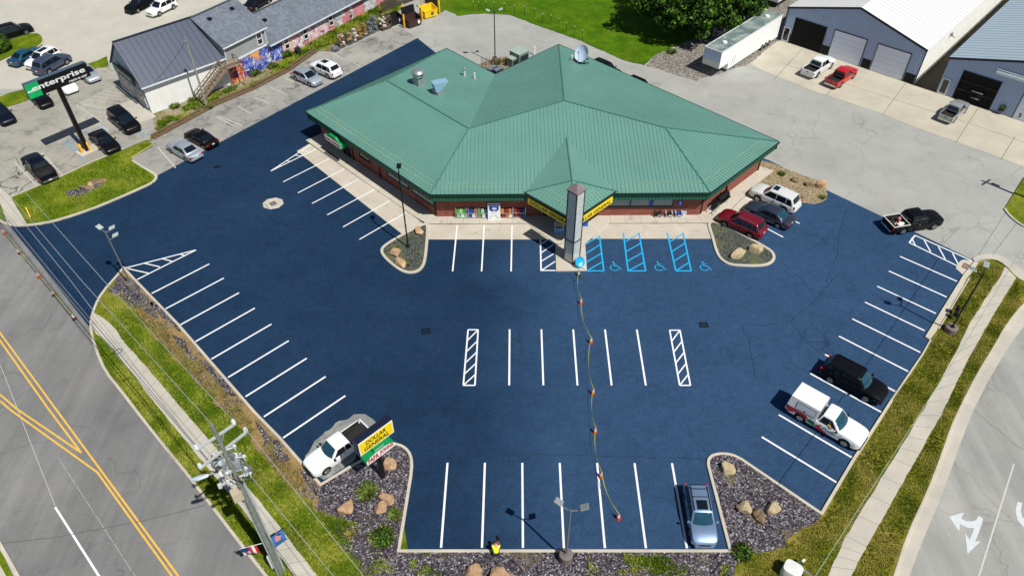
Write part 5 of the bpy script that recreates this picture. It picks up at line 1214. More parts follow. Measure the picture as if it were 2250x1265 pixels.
o = G(656, 121); t = thing('trash_barrel', 'dark open barrel standing in weeds by the painted wall', 'barrel', o); mb = MB(); mb.lathe([(.30, 0), (.38, .1), (.42, .9), (.44, .95), (.40, .95), (.36, .3)], o, 20); mb.build('drum', pm('barrel_dark', (56, 62, 70), .6), t, 40); mb = MB(); mb.lathe([(.425, .5), (.445, .52), (.425, .55)], o, 20); mb.build('hoop', M_black, t)
# --- timber edging between the grey stalls and the weedy strip
M_tie = pm('railway_tie', (112, 92, 70), .9, 0, .3, 3)
t = thing('timber_edging', 'low weathered timber edging along the grey parking stalls', 'edging', G(430, 258)); pts = GP([(338, 306), (398, 274), (475, 232), (560, 196), (635, 157), (698, 113)])
for a, b in zip(pts, pts[1:]):
    mb = MB(); mb.bar(a + Vector((0, 0, .13)), a.lerp(b, .985) + Vector((0, 0, .13)), .24, .26); mb.bar(a + Vector((-.3, .3, .26)), a.lerp(b, .985) + Vector((-.3, .3, .26)), .22, .24); mb.build('timber', M_tie, t)
# --- grey metal workshops
M_ribwall = m_siding('grey_ribbed_metal', (150, 168, 200), .36, 1.35, 'v'); M_ribwall.node_tree.nodes['Principled BSDF'].inputs['Roughness'].default_value = .5
M_wroof = pm('white_metal_roof', (224, 226, 224), .5, 0, .03, .4); M_broof = pm('blue_grey_metal_roof', (166, 184, 196), .5, 0, .03, .4)
def shed(name, label, o, a, L, D, ze, zp, roofmat, sidemat, peak=.5):
    f = Frame(o, a); t = thing(name, label, 'workshop', f.o); pk = L * peak
    mb = MB(); mb.slab([f(0, 0, 0), f(L, 0, 0), f(L, 0, ze), f(pk, 0, zp), f(0, 0, ze)], f.V * .15); mb.build('front_wall', M_ribwall, t)
    mb = MB(); mb.slab([f(0, .16, 0), f(0, D, 0), f(0, D, ze), f(0, .16, ze)], f.U * .12); mb.slab([f(L - .12, .16, 0), f(L - .12, D, 0), f(L - .12, D, ze), f(L - .12, .16, ze)], f.U * .12); mb.slab([f(.13, D - .12, 0), f(L - .13, D - .12, 0), f(L - .13, D - .12, ze), f(pk, D - .12, zp), f(.13, D - .12, ze)], f.V * .12); mb.build('side_wall', sidemat, t)
    mb = MB(); mb2 = MB()
    for (ua, ub, za, zb_) in ((-.15, pk, ze, zp), (L + .15, pk, ze, zp)):
        mb.slab([f(ua, -.18, za + .02), f(ub, -.18, zb_ + .02), f(ub, D, zb_ + .02), f(ua, D, za + .02)], (0, 0, .10))
        mb2.bar(f(ua, -.2, za + .02), f(ub, -.2, zb_ + .02), .09, .26)
        k = .5
    r = mb.build('roof', roofmat, t); mb2.build('verge_trim', pm('navy_trim', (22, 30, 46), .5), t)
    mb = MB(); v = .6
    while v < D:
        for (ua, ub, za, zb_) in ((-.15, pk, ze, zp), (L + .15, pk, ze, zp)): mb.bar(f(ua, v, za + .14), f(ub, v, zb_ + .14), .06, .05)
        v += .9
    mb.build('roof_ribs', roofmat, r)
    return t, f
def opening(t, f, u0, u1, z1, kind, z0=.02):
    mb = MB()
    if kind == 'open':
        mb.slab([f(u0, -.012, z0), f(u1, -.012, z0), f(u1, -.012, z1), f(u0, -.012, z1)], f.V * -.01); d = mb.build('garage_door_bay', pm('interior_shade', (5, 5, 6), .9), t)  # open bay: a flat black sheet paints the shade inside
    elif kind == 'shut':
        n = 5
        for k in range(n): mb.slab([f(u0, -.02, z0 + (z1 - z0) * k / n + .012), f(u1, -.02, z0 + (z1 - z0) * k / n + .012), f(u1, -.02, z0 + (z1 - z0) * (k + 1) / n - .004), f(u0, -.02, z0 + (z1 - z0) * (k + 1) / n - .004)], f.V * -.03)
        d = mb.build('garage_door_bay', pm('pale_blue_door', (222, 230, 246), .5, 0, .03), t)
    else:
        mb.slab([f(u0, -.02, z0), f(u1, -.02, z0), f(u1, -.02, z1), f(u0, -.02, z1)], f.V * -.02); d = mb.build('door', M_glass, t)
    mb = MB(); m_ = M_trimw if kind == 'door' else MATS['navy_trim']; w = .14 if kind == 'door' else .08
    for u in (u0, u1): mb.bar(f(u, -.05, z0), f(u, -.05, z1), w, .06, f.V)
    mb.bar(f(u0 - .06, -.05, z1 + .05), f(u1 + .06, -.05, z1 + .05), .06, w)
    if kind == 'door': mb.bar(f(u0 + .08, -.05, z0 + .08), f(u1 - .08, -.05, z0 + .08), .06, .14)
    mb.build('frame', m_, d); return d
wA, wB = G(1715.5, 88.7), G(2006.8, 186.2); wang = ang(wA, wB); wL = (wB - wA).length
t, f = shed('metal_workshop', 'grey ribbed metal workshop with bright white roof and three garage doors', wA, wang, wL, 60, 4.6, 7.25, M_wroof, M_wwall)
def uz(px): q = zplane(px, f(0, 0), f.U); return f.uv(q)[0], q.z
R4 = lambda x, y: (1680 + x / 3.947, y / 3.947)
def opx(t, bl, br, tl, kind): u0 = uz(R4(*bl))[0]; u1 = uz(R4(*br))[0]; return opening(t, f, u0, u1, uz(R4(*tl))[1], kind)
opx(t, (145, 355), (195, 372), (175, 235), 'door'); opx(t, (215, 375), (480, 450), (265, 155), 'open'); opx(t, (562, 430), (820, 560), (615, 262), 'shut'); opx(t, (910, 605), (1190, 692), (985, 382), 'shut')
M_base = pm('dark_base_panel', (14, 15, 18), .7)
for a, b in (((198, 372), (212, 376)), ((480, 450), (558, 470)), ((826, 575), (905, 603)), ((1195, 695), (1285, 735))):
    panel(t, f, uz(R4(*a))[0] + .05, uz(R4(*b))[0] - .05, .02, 1.25, M_base, 'base_panel', -.012)
mb = MB(); mb.bar(f(wL + .03, -.1, 0), f(wL + .03, -.1, 4.5), .12, .12, f.V); mb.bar(f(-.03, -.1, 0), f(-.03, -.1, 4.5), .1, .1, f.V); mb.build('corner_trim', MATS['navy_trim'], t)
q = f(wL + .03, 9, 3.6); mb = MB(); mb.box(q, (.5, .35, .4), f.a); mb.bar(q, q + f.U * .6 + Vector((0, 0, -.3)), .1, .1); mb.build('wall_bracket', M_steel, t)
w2 = G(2056.2, 202.7); t, f = shed('metal_workshop', 'grey ribbed metal workshop with pale blue roof at the right edge', w2, wang, 20.0, 60, 4.55, 7.4, M_broof, M_wwall)
opx(t, (1500, 805), (1560, 825), (1553, 682), 'door'); opx(t, (1625, 850), (1945, 950), (1740, 618), 'open'); opening(t, f, uz(R4(2150, 1010))[0], uz(R4(2150, 1010))[0] + 4.2, 3.4, 'shut')
u0, u1 = uz(R4(1625, 850))[0], uz(R4(1945, 950))[0]
mb = MB()
for z in (1.35, 2.45): mb.bar(f(u0 + .05, -.06, z), f(u1 - .05, -.06, z), .04, .05)
mb.build('door_rail', pm('rust_rail', (90, 66, 60), .7), t)
q0, q1 = uz(R4(2030, 590)), uz(R4(2250, 655))
mb = MB()
for dz_ in (0, .55): mb.bar(f(q0[0], -.35, q0[1] - dz_), f(q1[0] + 2.5, -.35, q0[1] - dz_), .06, .06)
mb.build('awning_rail', M_trimw, t)
mb = MB(); mb.slab([f(q0[0], -.30, q0[1] - .5), f(q1[0] + 2.5, -.30, q0[1] - .5), f(q1[0] + 2.5, -.02, q0[1]), f(q0[0], -.02, q0[1])], f.V * -.03); mb.build('awning', M_broof, t)
mb = MB(); text_mesh(mb, '5', f(uz(R4(2195, 1000))[0], -.06, 0), f.U, Vector((0, 0, 1)), .05, .3, .35, .55, .02, 0, .008); mb.build('door_number', M_signK, t)
# dark grille of a vehicle parked inside the open workshop door
c = f((u0 + u1) / 2 + .2, -.02, 0); vv = thing('shop_vehicle', 'front of a dark vehicle glinting inside the open workshop door', 'vehicle', c, f.a)
mb = MB(); mb.hexa([(-.75, -.08, .7), (.75, -.08, .7), (.75, .0, .7), (-.75, 0, .7)], [(-.7, -.05, 1.75), (.7, -.05, 1.75), (.7, 0, 1.75), (-.7, 0, 1.75)]); mb.build('nose', P_navy, vv, world_space=False)
mb = MB(); mb.box((0, -.09, 1.62), (1.3, .05, .12)); mb.box((0, -.10, .82), (.9, .04, .1)); mb.build('grille', M_chrome, vv, world_space=False)
o = G(2196, 250); t = thing('potted_plant', 'small green plant in a grey pot by the ribbed workshop wall', 'plant', o)
mb = MB(); mb.lathe([(.22, 0), (.34, .45), (.36, .5), (.30, .48)], o, 16); mb.build('pot', pm('pot_grey', (110, 104, 110), .8), t, 40)
def leafball(mb, c, r, n, size, rr, flat=.8, up=.3):
    for _ in range(n):
        d = Vector((rr.gauss(0, 1), rr.gauss(0, 1), rr.gauss(0, 1))).normalized(); p = Vector(c) + Vector((d.x * r[0], d.y * r[1], d.z * r[2])) * rr.uniform(.55, 1.0) ** .5
        nn = (d + Vector((rr.uniform(-1, 1), rr.uniform(-1, 1), rr.uniform(-.3, 1.2))) * flat).normalized(); a = nn.cross(Vector((rr.uniform(-1, 1), rr.uniform(-1, 1), rr.uniform(-1, 1)))).normalized(); b = nn.cross(a)
        s = size * rr.uniform(.6, 1.3); mb.cur = rr.choice((0, 0, 1, 1, 2)); mb.add([p - a * s, p - b * s * .6, p + a * s, p + b * s * .6], [[0, 1, 2, 3]])
    mb.cur = 0
M_leaf = [pm('leaf_dark', (34, 58, 16), .75, 0, .3, 2, 0, .2), pm('leaf_mid', (52, 86, 20), .7, 0, .3, 2, 0, .2), pm('leaf_bright', (88, 124, 30), .65, 0, .25, 2, 0, .2)]
mb = MB(); leafball(mb, o + Vector((0, 0, .85)), (.38, .38, .4), 160, .1, rnd); mb.build('leaves', M_leaf, t, fix=False)
# --- white gooseneck trailer
a0, a1 = G(1596, 160), G(1706, 88); f = Frame(a0, ang(a0, a1)); TL = (a1 - a0).length
t = thing('cargo_trailer', 'long white enclosed gooseneck trailer with a mottled metal roof', 'trailer', a0, 0)
top = zplane((1589, 129), f(0, 0), f.U); zt = top.z; gu = f.uv(top)[0]; TW = 2.5
lowz = zplane((1582.7, 155.4), f(0, 0), f.U)
gl = -2.3; zl = 1.35; zt = 3.55
mb = MB(); mb.slab([f(gl, 0, zl), f(0, 0, zl), f(0, 0, .42), f(TL, 0, .42), f(TL, 0, zt), f(gl, 0, zt)], f.V * TW); mb.build('body', pm('trailer_white', (246, 247, 246), .45, 0, .02, .5), t)
def m_mottle():
    tt = NT('mottled_roof_metal'); tt.objco(); n = tt.noise(.45, 5, .65, dist=.8)
    c = tt.ramp(n, [(.32, lin((92, 114, 116))), (.48, lin((120, 138, 136))), (.6, lin((156, 168, 162))), (.72, lin((196, 202, 194)))]); tt.b.inputs['Metallic'].default_value = .15; return tt.done(c, .45)
mb = MB(); mb.slab([f(gl + .08, .08, zt + .004), f(TL - .08, .08, zt + .004), f(TL - .08, TW - .08, zt + .004), f(gl + .08, TW - .08, zt + .004)], (0, 0, .05)); mb.build('roof', m_mottle(), t)
mb = MB()
for u in (1.6 + gl, TL - 3): mb.lathe([(.34, zt + .05), (.30, zt + .22), (.1, zt + .26)], f(u + 1.0, TW / 2, 0), 16)
mb.build('roof_vent', M_signW, t)
mb = MB(); mb.slab([f(gl - .004, .0, zl), f(gl - .004, TW, zl), f(gl - .004, TW, zl + .85), f(gl - .004, 0, zl + .85)], f.U * -.02); mb.build('stone_guard', M_alu, t)
mb = MB(); mb.slab([f(gl - .004, .0, zl + .87), f(gl - .004, TW, zl + .87), f(gl - .004, TW, zt), f(gl - .004, 0, zt)], f.U * -.02); mb.build('nose_panel', pm('nose_blue', (176, 194, 220), .4), t)
mb = MB()
for a, b in (((gl, 0), (TL, 0)), ((gl, TW), (TL, TW)), ((gl, 0), (gl, TW))): mb.bar(f(*a, zt + .03), f(*b, zt + .03), .09, .1)
mb.build('roof_rail', M_trimw, t)
for k in range(3):
    for v in (-.02, TW - .2):
        mb = MB(); c = f(TL * .68 + k * .95, v + .1, .38); M5 = Matrix.Translation(c) @ Matrix.Rotation(f.a, 4, 'Z'); mb.lathe([(.2, -.12), (.38, -.12), (.40, 0), (.38, .12), (.2, .12)], (0, 0, 0), 20, 'Y'); mb.v = [M5 @ p for p in mb.v]; w = mb.build('wheel', M_tyre, t, 40)
        mb = MB(); mb.lathe([(.22, -.13), (.22, .13)], (0, 0, 0), 16, 'Y'); mb.v = [M5 @ p for p in mb.v]; mb.build('rim', M_rim, w, 40)
mb = MB(); mb.bar(f(.9, -.02, .7), f(.9, -.02, 1.9), .05, .04, f.V); mb.bar(f(1.5, -.02, .7), f(1.5, -.02, 1.9), .05, .04, f.V); mb.build('door_edge', M_alu, t)
# grated utility trailer under the tree
o = G(1590, 84); f = Frame(o, R(50)); t = thing('utility_trailer', 'bare silver car hauler frame parked beside the white trailer', 'trailer', o)
mb = MB()
for v in (-.9, .9): mb.bar(f(-1.6, v, .55), f(3.0, v, .55), .1, .14); mb.bar(f(-1.6, v, .55), f(-1.5, v, 2.2), .09, .09); mb.bar(f(-1.5, v, 2.2), f(-.4, v, .6), .07, .07)
for k in range(9): mb.bar(f(-1.6 + k * .57, -.9, .57), f(-1.6 + k * .57, .9, .57), .09, .08)
for z in (1.4, 2.2): mb.bar(f(-1.55, -.9, z), f(-1.55, .9, z), .08, .08)
mb.bar(f(-1.6, -.4, .5), f(-2.8, 0, .45), .1, .1); mb.bar(f(-1.6, .4, .5), f(-2.8, 0, .45), .1, .1); mb.build('frame', M_alu, t)
mb = MB(); mb.box(f(.6, 0, .62), (3.4, 1.5, .05), f.a); mb.build('deck', M_steel, t)
for v in (-1.0, 1.0):
    for u in (.4, 1.2):
        mb = MB(); M5 = Matrix.Translation(f(u, v, .33)) @ Matrix.Rotation(f.a, 4, 'Z'); mb.lathe([(.15, -.1), (.33, -.1), (.33, .1), (.15, .1)], (0, 0, 0), 18, 'Y'); mb.v = [M5 @ p for p in mb.v]; mb.build('wheel', M_tyre, t)
# painted container and another trailer behind the tree
o = G(1632, 42); f = Frame(o, R(47)); t = thing('painted_container', 'dark container with a bright sprayed end under the tree edge', 'container', o)
mb = MB(); mb.hexa([f(0, 0, .1), f(6, 0, .1), f(6, 2.4, .1), f(0, 2.4, .1)], [f(0, 0, 2.6), f(6, 0, 2.6), f(6, 2.4, 2.6), f(0, 2.4, 2.6)]); mb.build('body', pm('container_grey', (92, 108, 118), .6, 0, .15, 1), t)
panel(t, Frame(f(3.0, 0), f.a), 0, 3, .2, 2.5, mural('sprayed_end', 6.1, [(0, (30, 60, 140)), (.3, (220, 200, 60)), (.5, (30, 130, 90)), (.7, (230, 230, 226)), (.85, (40, 40, 46))], 1.5, (70, 90, 110)), 'sprayed_panel')
o = G(1668, 34); f = Frame(G(1706, 20), R(48)); t = thing('box_trailer', 'white box trailer cut off by the top edge near the tree', 'trailer', f.o)
mb = MB(); mb.hexa([f(0, 0, .9), f(12, 0, .9), f(12, 2.4, .9), f(0, 2.4, .9)], [f(0, 0, 3.4), f(12, 0, 3.4), f(12, 2.4, 3.4), f(0, 2.4, 3.4)]); mb.build('body', P_white, t); mb = MB(); mb.hexa([f(.2, .2, .3), f(11, .2, .3), f(11, 2.2, .3), f(.2, 2.2, .3)], [f(.2, .2, .88), f(11, .2, .88), f(11, 2.2, .88), f(.2, 2.2, .88)]); mb.build('chassis', M_black, t)
# ------------------------------------------------------------------ lamps, signs, poles and wires
M_pole = pm('grey_pole', (118, 122, 120), .5, .2, .08); M_dkpole = pm('dark_pole', (26, 28, 30), .5, .2); M_foot = m_conc('pole_footing', (112, 102, 98), (132, 122, 116), .5, (80, 72, 68)); M_panelw = pm('led_panel', (196, 206, 210), .4, 0, .04)
def lamp(label, base, top, heads, mat, foot=(.45, .75), headmat=None, tilt=.0, zb=.1):
    """heads: list of (direction deg, arm length, extra height)"""
    b = G(*base, zb); h = zat(G(*base, 0), *top); t = thing('parking_lamp', label, 'lamp post', b, 0, 'parking lot lamp posts')
    if foot: mb = MB(); mb.lathe([(foot[0], -.1), (foot[0], foot[1] - .03), (foot[0] - .04, foot[1])], b, 24); mb.build('footing', M_foot, t, 40)
    f0 = foot[1] if foot else 0
    mb = MB(); mb.box(b + Vector((0, 0, f0 + .03)), (.34, .34, .05)); mb.tube(b + Vector((0, 0, f0)), b + Vector((0, 0, h)), .075, .06, 10); mb.build('pole', mat, t, 40)
    tp = b + Vector((0, 0, h))
    for a, l, dz_ in heads:
        d = Vector((math.cos(R(a)), math.sin(R(a)), 0)); mb = MB(); st = tp - Vector((0, 0, .1)) if dz_ >= -.1 else tp + Vector((0, 0, dz_))
        e = st + d * l; mb.path([st, e, e + d * .12 + Vector((0, 0, .28))], .04, 6)
        mb.build('arm', mat, t); mb = MB(); c = e + d * .32 + Vector((0, 0, .34)); M6 = Matrix.Translation(c) @ Matrix.Rotation(R(a), 4, 'Z') @ Matrix.Rotation(R(-18), 4, 'Y')
        mb.hexa([M6 @ Vector(p) for p in ((-.26, -.2, -.05), (.26, -.2, -.05), (.26, .2, -.05), (-.26, .2, -.05))], [M6 @ Vector(p) for p in ((-.26, -.2, .03), (.26, -.2, .03), (.26, .2, .03), (-.26, .2, .03))])
        for k in range(5): M7 = M6 @ Matrix.Translation((-.18 + .09 * k, 0, .05)); mb.hexa([M7 @ Vector(p) for p in ((-.012, -.17, -.02), (.012, -.17, -.02), (.012, .17, -.02), (-.012, .17, -.02))], [M7 @ Vector(p) for p in ((-.012, -.17, .03), (.012, -.17, .03), (.012, .17, .03), (-.012, .17, .03))])
        mb.build('lamp_head', headmat or M_panelw, t)
    return t
lamp('grey twin headed lamp post at the front kerb between gravel and stalls', (1243, 1228), (1254, 1120), [(5, .5, 0), (150, .5, 0)], M_pole, headmat=pm('head_steel', (150, 158, 160), .4, .2))
lamp('three headed grey lamp post at the left tip of the sealed lot', (291, 632), (228, 510), [(150, .25, .9), (20, .3, .2), (20, .3, -.9)], M_pole, (.42, .7), pm('head_pale', (186, 196, 196), .4))
lamp('dark lamp post leaning out of the left gravel island', (897, 543), (874, 377), [(90, .15, .0)], M_dkpole, (.16, .1), M_dkpole)
lamp('dark twin headed lamp post on the right grass verge', (2087, 727), (2166, 603), [(60, .55, .0), (165, .55, .0)], M_dkpole, (.5, .55), pm('head_pale2', (176, 190, 190), .4))
lamp('dark twin headed lamp post behind the store', (1088, 139), (1086, 26), [(10, .5, .0), (190, .5, 0)], M_dkpole, (.4, .8))
# --- yellow and green pylon sign
b = G(844, 1040, .12); t = thing('pylon_sign', 'yellow and green two-panel store pylon sign on a dark post', 'sign', b)
q0, q1 = G(790.8, 1004), G(867.3, 947.6)
def hz(p, z): return G(*p, z)
zb_ = 4.45; BL, BR = hz((790.8, 1003.9), zb_), hz((867.3, 947.6), zb_)
d = (BR - BL).normalized(); n = Vector((d.y, -d.x, 0)); U3 = Vector((0, 0, 1)); Wp = (BR - BL).length
# keep the post under the middle of the panel
mid = (BL + BR) / 2; th = .55
Tz = zplane((783.6, 976.5), BL, d).z; hp = min(1.9, max(1.2, Tz - zb_))
mb = MB(); mb.slab([BL, BR, BR + U3 * hp, BL + U3 * hp], -n * th); mb.build('upper_cabinet', pm('cabinet_navy', (22, 30, 52), .5), t)
mb = MB(); mb.slab([BL + d * .06 + U3 * .06 + n * .002, BR - d * .06 + U3 * .06 + n * .002, BR - d * .06 + U3 * (hp - .06) + n * .002, BL + d * .06 + U3 * (hp - .06) + n * .002], n * .03); fw_ = mb.build('white_border', M_signW, t)
mb = MB(); mb.slab([BL + d * .14 + U3 * .14 + n * .034, BR - d * .14 + U3 * .14 + n * .034, BR - d * .14 + U3 * (hp - .14) + n * .034, BL + d * .14 + U3 * (hp - .14) + n * .034], n * .01); yf = mb.build('yellow_face', M_signY, t)
mb = MB(); text_mesh(mb, 'DOLLAR', BL + n * .044, d, U3, Wp * .21, hp * .55, Wp * .56, hp * .28, .02, .12); mb.build('lettering', M_signK, yf); mb = MB(); text_mesh(mb, 'GENERAL', BL + n * .044, d, U3, Wp * .14, hp * .17, Wp * .70, hp * .28, .02, .12); mb.build('lettering', M_signK, yf)
gz0, gz1 = zb_ - 1.22, zb_ - .02
P0, P1 = BL + d * (Wp * .10), BL + d * (Wp * .92)
W2 = (P1 - P0).length
shape = [(0, -1.24), (W2, -1.24), (W2, -.86), (W2 * .86, -.60), (W2 * .72, -.46), (W2 * .70, -.04), (W2 * .30, -.04), (W2 * .28, -.46), (W2 * .14, -.60), (0, -.86)]
mb = MB(); mb.slab([P0 + d * x + U3 * z + n * .12 for x, z in shape], -n * .7); gc_ = mb.build('lower_cabinet', M_signG, t)
mb = MB(); mb.slab([P0 + d * x + U3 * z + n * .125 for x, z in ((.02, -1.22), (W2 - .02, -1.22), (W2 - .02, -.86), (W2 * .86, -.66), (W2 * .66, -.54), (W2 * .34, -.54), (W2 * .14, -.66), (.02, -.86))], n * .03); wf = mb.build('white_face', M_signW, gc_)
mb = MB(); 
for word, x0, w0 in (('PAPA', .06, .36), ('JOHNS', .46, .48)):
    mb = MB(); text_mesh(mb, word, P0 + n * .155, d, U3, W2 * x0, -1.12, W2 * w0, .44, .04)
    for p in mb.v: q = ((p - P0).dot(d) / W2 - .5) * 2; h = (p.z - P0.z + 1.12) / .44; p.z += (.13 * (1 - q * q) - .05 * q * q) * h
    mb.build('lettering', M_signR, wf)
mb = MB()
for k in range(9): mb.slab([P0 + d * (W2 * (.34 + .035 * k) + x) + U3 * (z - .34 + .02 * (k % 3)) + n * .12 for x, z in ((0, 0), (.05, 0), (.07, .07), (.02, .08))], n * .012)
mb.build('script_strokes', M_signW, gc_)
pb = mid - n * (th / 2) ; pb.z = .1
mb = MB(); mb.bar(Vector((pb.x, pb.y, .1)), Vector((pb.x, pb.y, zb_ + .3)), .30, .30, d); mb.build('post', M_signK, t)
# --- tall rental sign
b = G(193, 332, .02); PT = 8.3; t = thing('tall_pole_sign', 'tall black and green rental sign on a leaning dark pole with yellow guards', 'sign', b)
E0, E1_ = hz((50, 206.7), PT - .35), hz((182, 155.6), PT - .35); d = (E1_ - E0).normalized(); n = Vector((d.y, -d.x, 0)); Wp = (E1_ - E0).length
hp = 1.55; cN = (E0 + E1_) / 2; cx = Vector((b.x, b.y, 0)) + n * .3; off = (cx - Vector((cN.x, cN.y, 0))).dot(n); E0 = E0 + n * off; E1_ = E1_ + n * off
mb = MB(); mb.slab([E0, E1_, E1_ + U3 * hp, E0 + U3 * hp], -n * .62); mb.build('cabinet', pm('cabinet_slate', (74, 92, 112), .4), t)
mb = MB(); mb.slab([E0 + n * .002 + d * (Wp * .2), E1_ + n * .002, E1_ + U3 * hp + n * .002, E0 + d * (Wp * .2) + U3 * hp + n * .002], n * .03); kf = mb.build('black_face', M_signK, t)
mb = MB(); mb.slab([E0 + n * .002, E0 + d * (Wp * .2) + n * .002, E0 + d * (Wp * .2) + U3 * hp + n * .002, E0 + U3 * hp + n * .002], n * .03); gf_ = mb.build('green_face', pm('sign_emerald', (20, 176, 100), .4), t)
o = E0 + n * .034
mb = MB(); text_mesh(mb, 'enterprise', o, d, U3, Wp * .075, hp * .30, Wp * .87, hp * .48, .025); mb.build('lettering', M_signW, kf); mb = MB(); mb.slab([o + d * x + U3 * z for x, z in ((.02, hp * .44), (Wp * .09, hp * .44), (Wp * .09, hp * .53), (.02, hp * .53))], n * .012); mb.build('dash', M_signW, kf); mb = MB(); text_mesh(mb, 'rent-a-car', o, d, U3, Wp * .64, hp * .10, Wp * .31, hp * .16, .02); mb.build('small_lettering', M_signW, kf)
mb = MB(); mb.bar(Vector((b.x, b.y, 0)), Vector((b.x, b.y, PT)), .42, .42, d); mb.build('pole', M_signK, t)
mb = MB(); mb.box(b + Vector((0, 0, .06)), (2.2, 1.5, .12), ang(E0, E1_)); mb.build('plinth', M_conc, t)
M_bol = pm('safety_yellow', (242, 178, 34), .5, 0, .06)
def bollard(px, lab, h=1.25, r=.11, m_=None): o = G(*px, .02); tt = thing('yellow_bollard', lab, 'bollard', o, 0, 'yellow guard posts'); mb = MB(); mb.lathe([(r, 0), (r, h - .08), (r * .75, h - .02), (r * .2, h)], o, 14); mb.build('post', m_ or M_bol, tt, 40); mb = MB(); mb.lathe([(r + .012, h * .7), (r + .012, h * .78)], o, 14); mb.build('band', pm('bollard_band', (250, 206, 80), .5), tt); return tt
bollard((182, 337), 'yellow guard post on the left of the dark sign pole', 1.2, .15); bollard((198, 331), 'yellow guard post on the right of the dark sign pole', 1.2, .15)
# --- big wooden utility pole at the lower left
ub = G(616, 1254, .1); t = thing('utility_pole', 'tall wooden utility pole crowded with crossarms and transformers at the road', 'utility pole', ub)
UH = 16.1; X = lambda z, a=0, l=0: Vector((ub.x + math.cos(a) * l, ub.y + math.sin(a) * l, z))
M_pw = pm('pole_wood', (120, 126, 118), .9, 0, .3, 4); M_armw = pm('arm_wood', (176, 182, 182), .8, 0, .12, 3); M_ins = pm('porcelain', (206, 212, 214), .25); M_dk = pm('cable_black', (20, 20, 22), .7)
mb = MB(); mb.path([X(0), X(4), X(8), X(12), X(UH)], [.24, .215, .18, .145, .10], 14); mb.build('trunk', M_pw, t, 40)
arms = []
for (p, q, z) in (((428.7, 986.5), (515, 927.4), 15.1), ((438.8, 1031), (545.5, 947.6), 13.9), ((489, 1053), (534, 1028), 12.1)):
    a, b_ = G(*p, z), G(*q, z); arms.append((a, b_)); dd_ = (b_ - a).normalized(); c = Vector((ub.x, ub.y, z)); off = (c - a) - dd_ * (c - a).dot(dd_); off *= .8
    mb = MB(); mb.bar(a + off, b_ + off, .11, .13); arm = mb.build('crossarm', M_armw, t); a, b_ = a + off, b_ + off; arms[-1] = (a, b_)
    for s in (.3, .7): m2 = a.lerp(b_, s); mb = MB(); mb.bar(m2, Vector((ub.x, ub.y, z - .8)), .05, .05); mb.build('brace', M_steel, arm)
    for k in (.03, .97): e = a.lerp(b_, k); mb = MB(); mb.lathe([(.05, .05), (.11, .12), (.06, .18), (.11, .24), (.06, .30), (.09, .36), (.03, .42)], e, 12); mb.build('insulator', M_ins, arm)
M_trf = pm('transformer_grey', (112, 120, 122), .5, .1)
for px, z, m_ in (((467, 1010), 12.6, M_trf), ((519, 1012), 12.6, M_steel)):
    c = G(*px, z); v = Vector((c.x - ub.x, c.y - ub.y, 0)); v = v.normalized() * min(v.length, .75); c = Vector((ub.x, ub.y, z)) + v
    mb = MB(); mb.lathe([(.24, -.5), (.27, -.42), (.27, .35), (.2, .45), (.06, .5)], c, 18); tr = mb.build('transformer', m_, t, 40)
    mb = MB(); mb.lathe([(.05, .5), (.08, .56), (.04, .62), (.08, .68), (.03, .76)], c, 10); mb.build('bushing', M_ins, tr); mb = MB(); mb.bar(c, Vector((ub.x, ub.y, z)), .08, .2); mb.build('hanger', M_steel, tr)
for k, (dx, z) in enumerate(((.5, 11.8), (.75, 11.5), (-.4, 12.3), (.25, 13.2), (-.3, 12.9), (.55, 12.6))):
    mb = MB(); mb.box(X(z, R(33), dx) + Vector((.1, -.1, 0)), (.22, .2, .42), R(20 * k)); mb.lathe([(.08, z + .25), (.03, z + .5)], X(0, R(33), dx) , 10); mb.build('cutout', M_trf if k % 2 else M_steel, t)
for k in range(11):
    z = 10.6 + .32 * k; a = R(33 + 180 * (k % 2) + rnd.uniform(-30, 30)); l = rnd.uniform(.35, .95); c = X(z, a, l)
    mb = MB(); mb.tube(c + Vector((0, 0, -.28)), c + Vector((.12, -.08, .22)), .05, .06, 8); mb.lathe([(.07, -.1), (.10, -.05), (.06, 0), (.10, .05), (.06, .1)], c + Vector((.05, -.02, .1)), 8); mb.bar(c, X(z, a, .1), .05, .06); mb.build('fuse_holder', M_ins if k % 3 else M_trf, t)
for z, l in ((13.0, .9), (11.2, 1.0)):
    q = Vector((math.cos(R(33)), math.sin(R(33)), 0)); mb = MB(); mb.bar(X(z) - q * l, X(z) + q * l * .8, .09, .1); ar = mb.build('equipment_arm', M_armw, t)
    for s in (-.9, -.45, .5): mb = MB(); mb.box(X(z) + q * l * s + Vector((.05, -.1, .16)), (.18, .16, .3), R(20)); mb.build('arrester', M_ins, ar)
mb = MB(); mb.box(X(9.8, R(215), .35), (.55, .45, .75), R(33)); mb.build('control_box', pm('box_beige', (186, 174, 150), .6), t)
e = G(448, 1049, 12.0); st = X(11.9); v = e - st; v.z = 0; v = v.normalized()
mb = MB(); mb.path([st, st + v * .7 + U3 * .25, st + v * 1.25 + U3 * .25], .045, 8); la = mb.build('street_lamp_arm', M_steel, t)
mb = MB(); M6 = Matrix.Translation(st + v * 1.65 + U3 * .22) @ Matrix.Rotation(math.atan2(v.y, v.x), 4, 'Z'); mb.loft([[M6 @ Vector((x, w * math.cos(R(a)), .09 * math.sin(R(a)))) for a in range(0, 360, 36)] for x, w in ((-.42, .06), (-.3, .13), (.1, .17), (.36, .13), (.44, .05))], True, True); mb.build('street_lamp_head', pm('lamp_head_blue', (186, 200, 212), .35, .1), la, 40)
mb = MB()
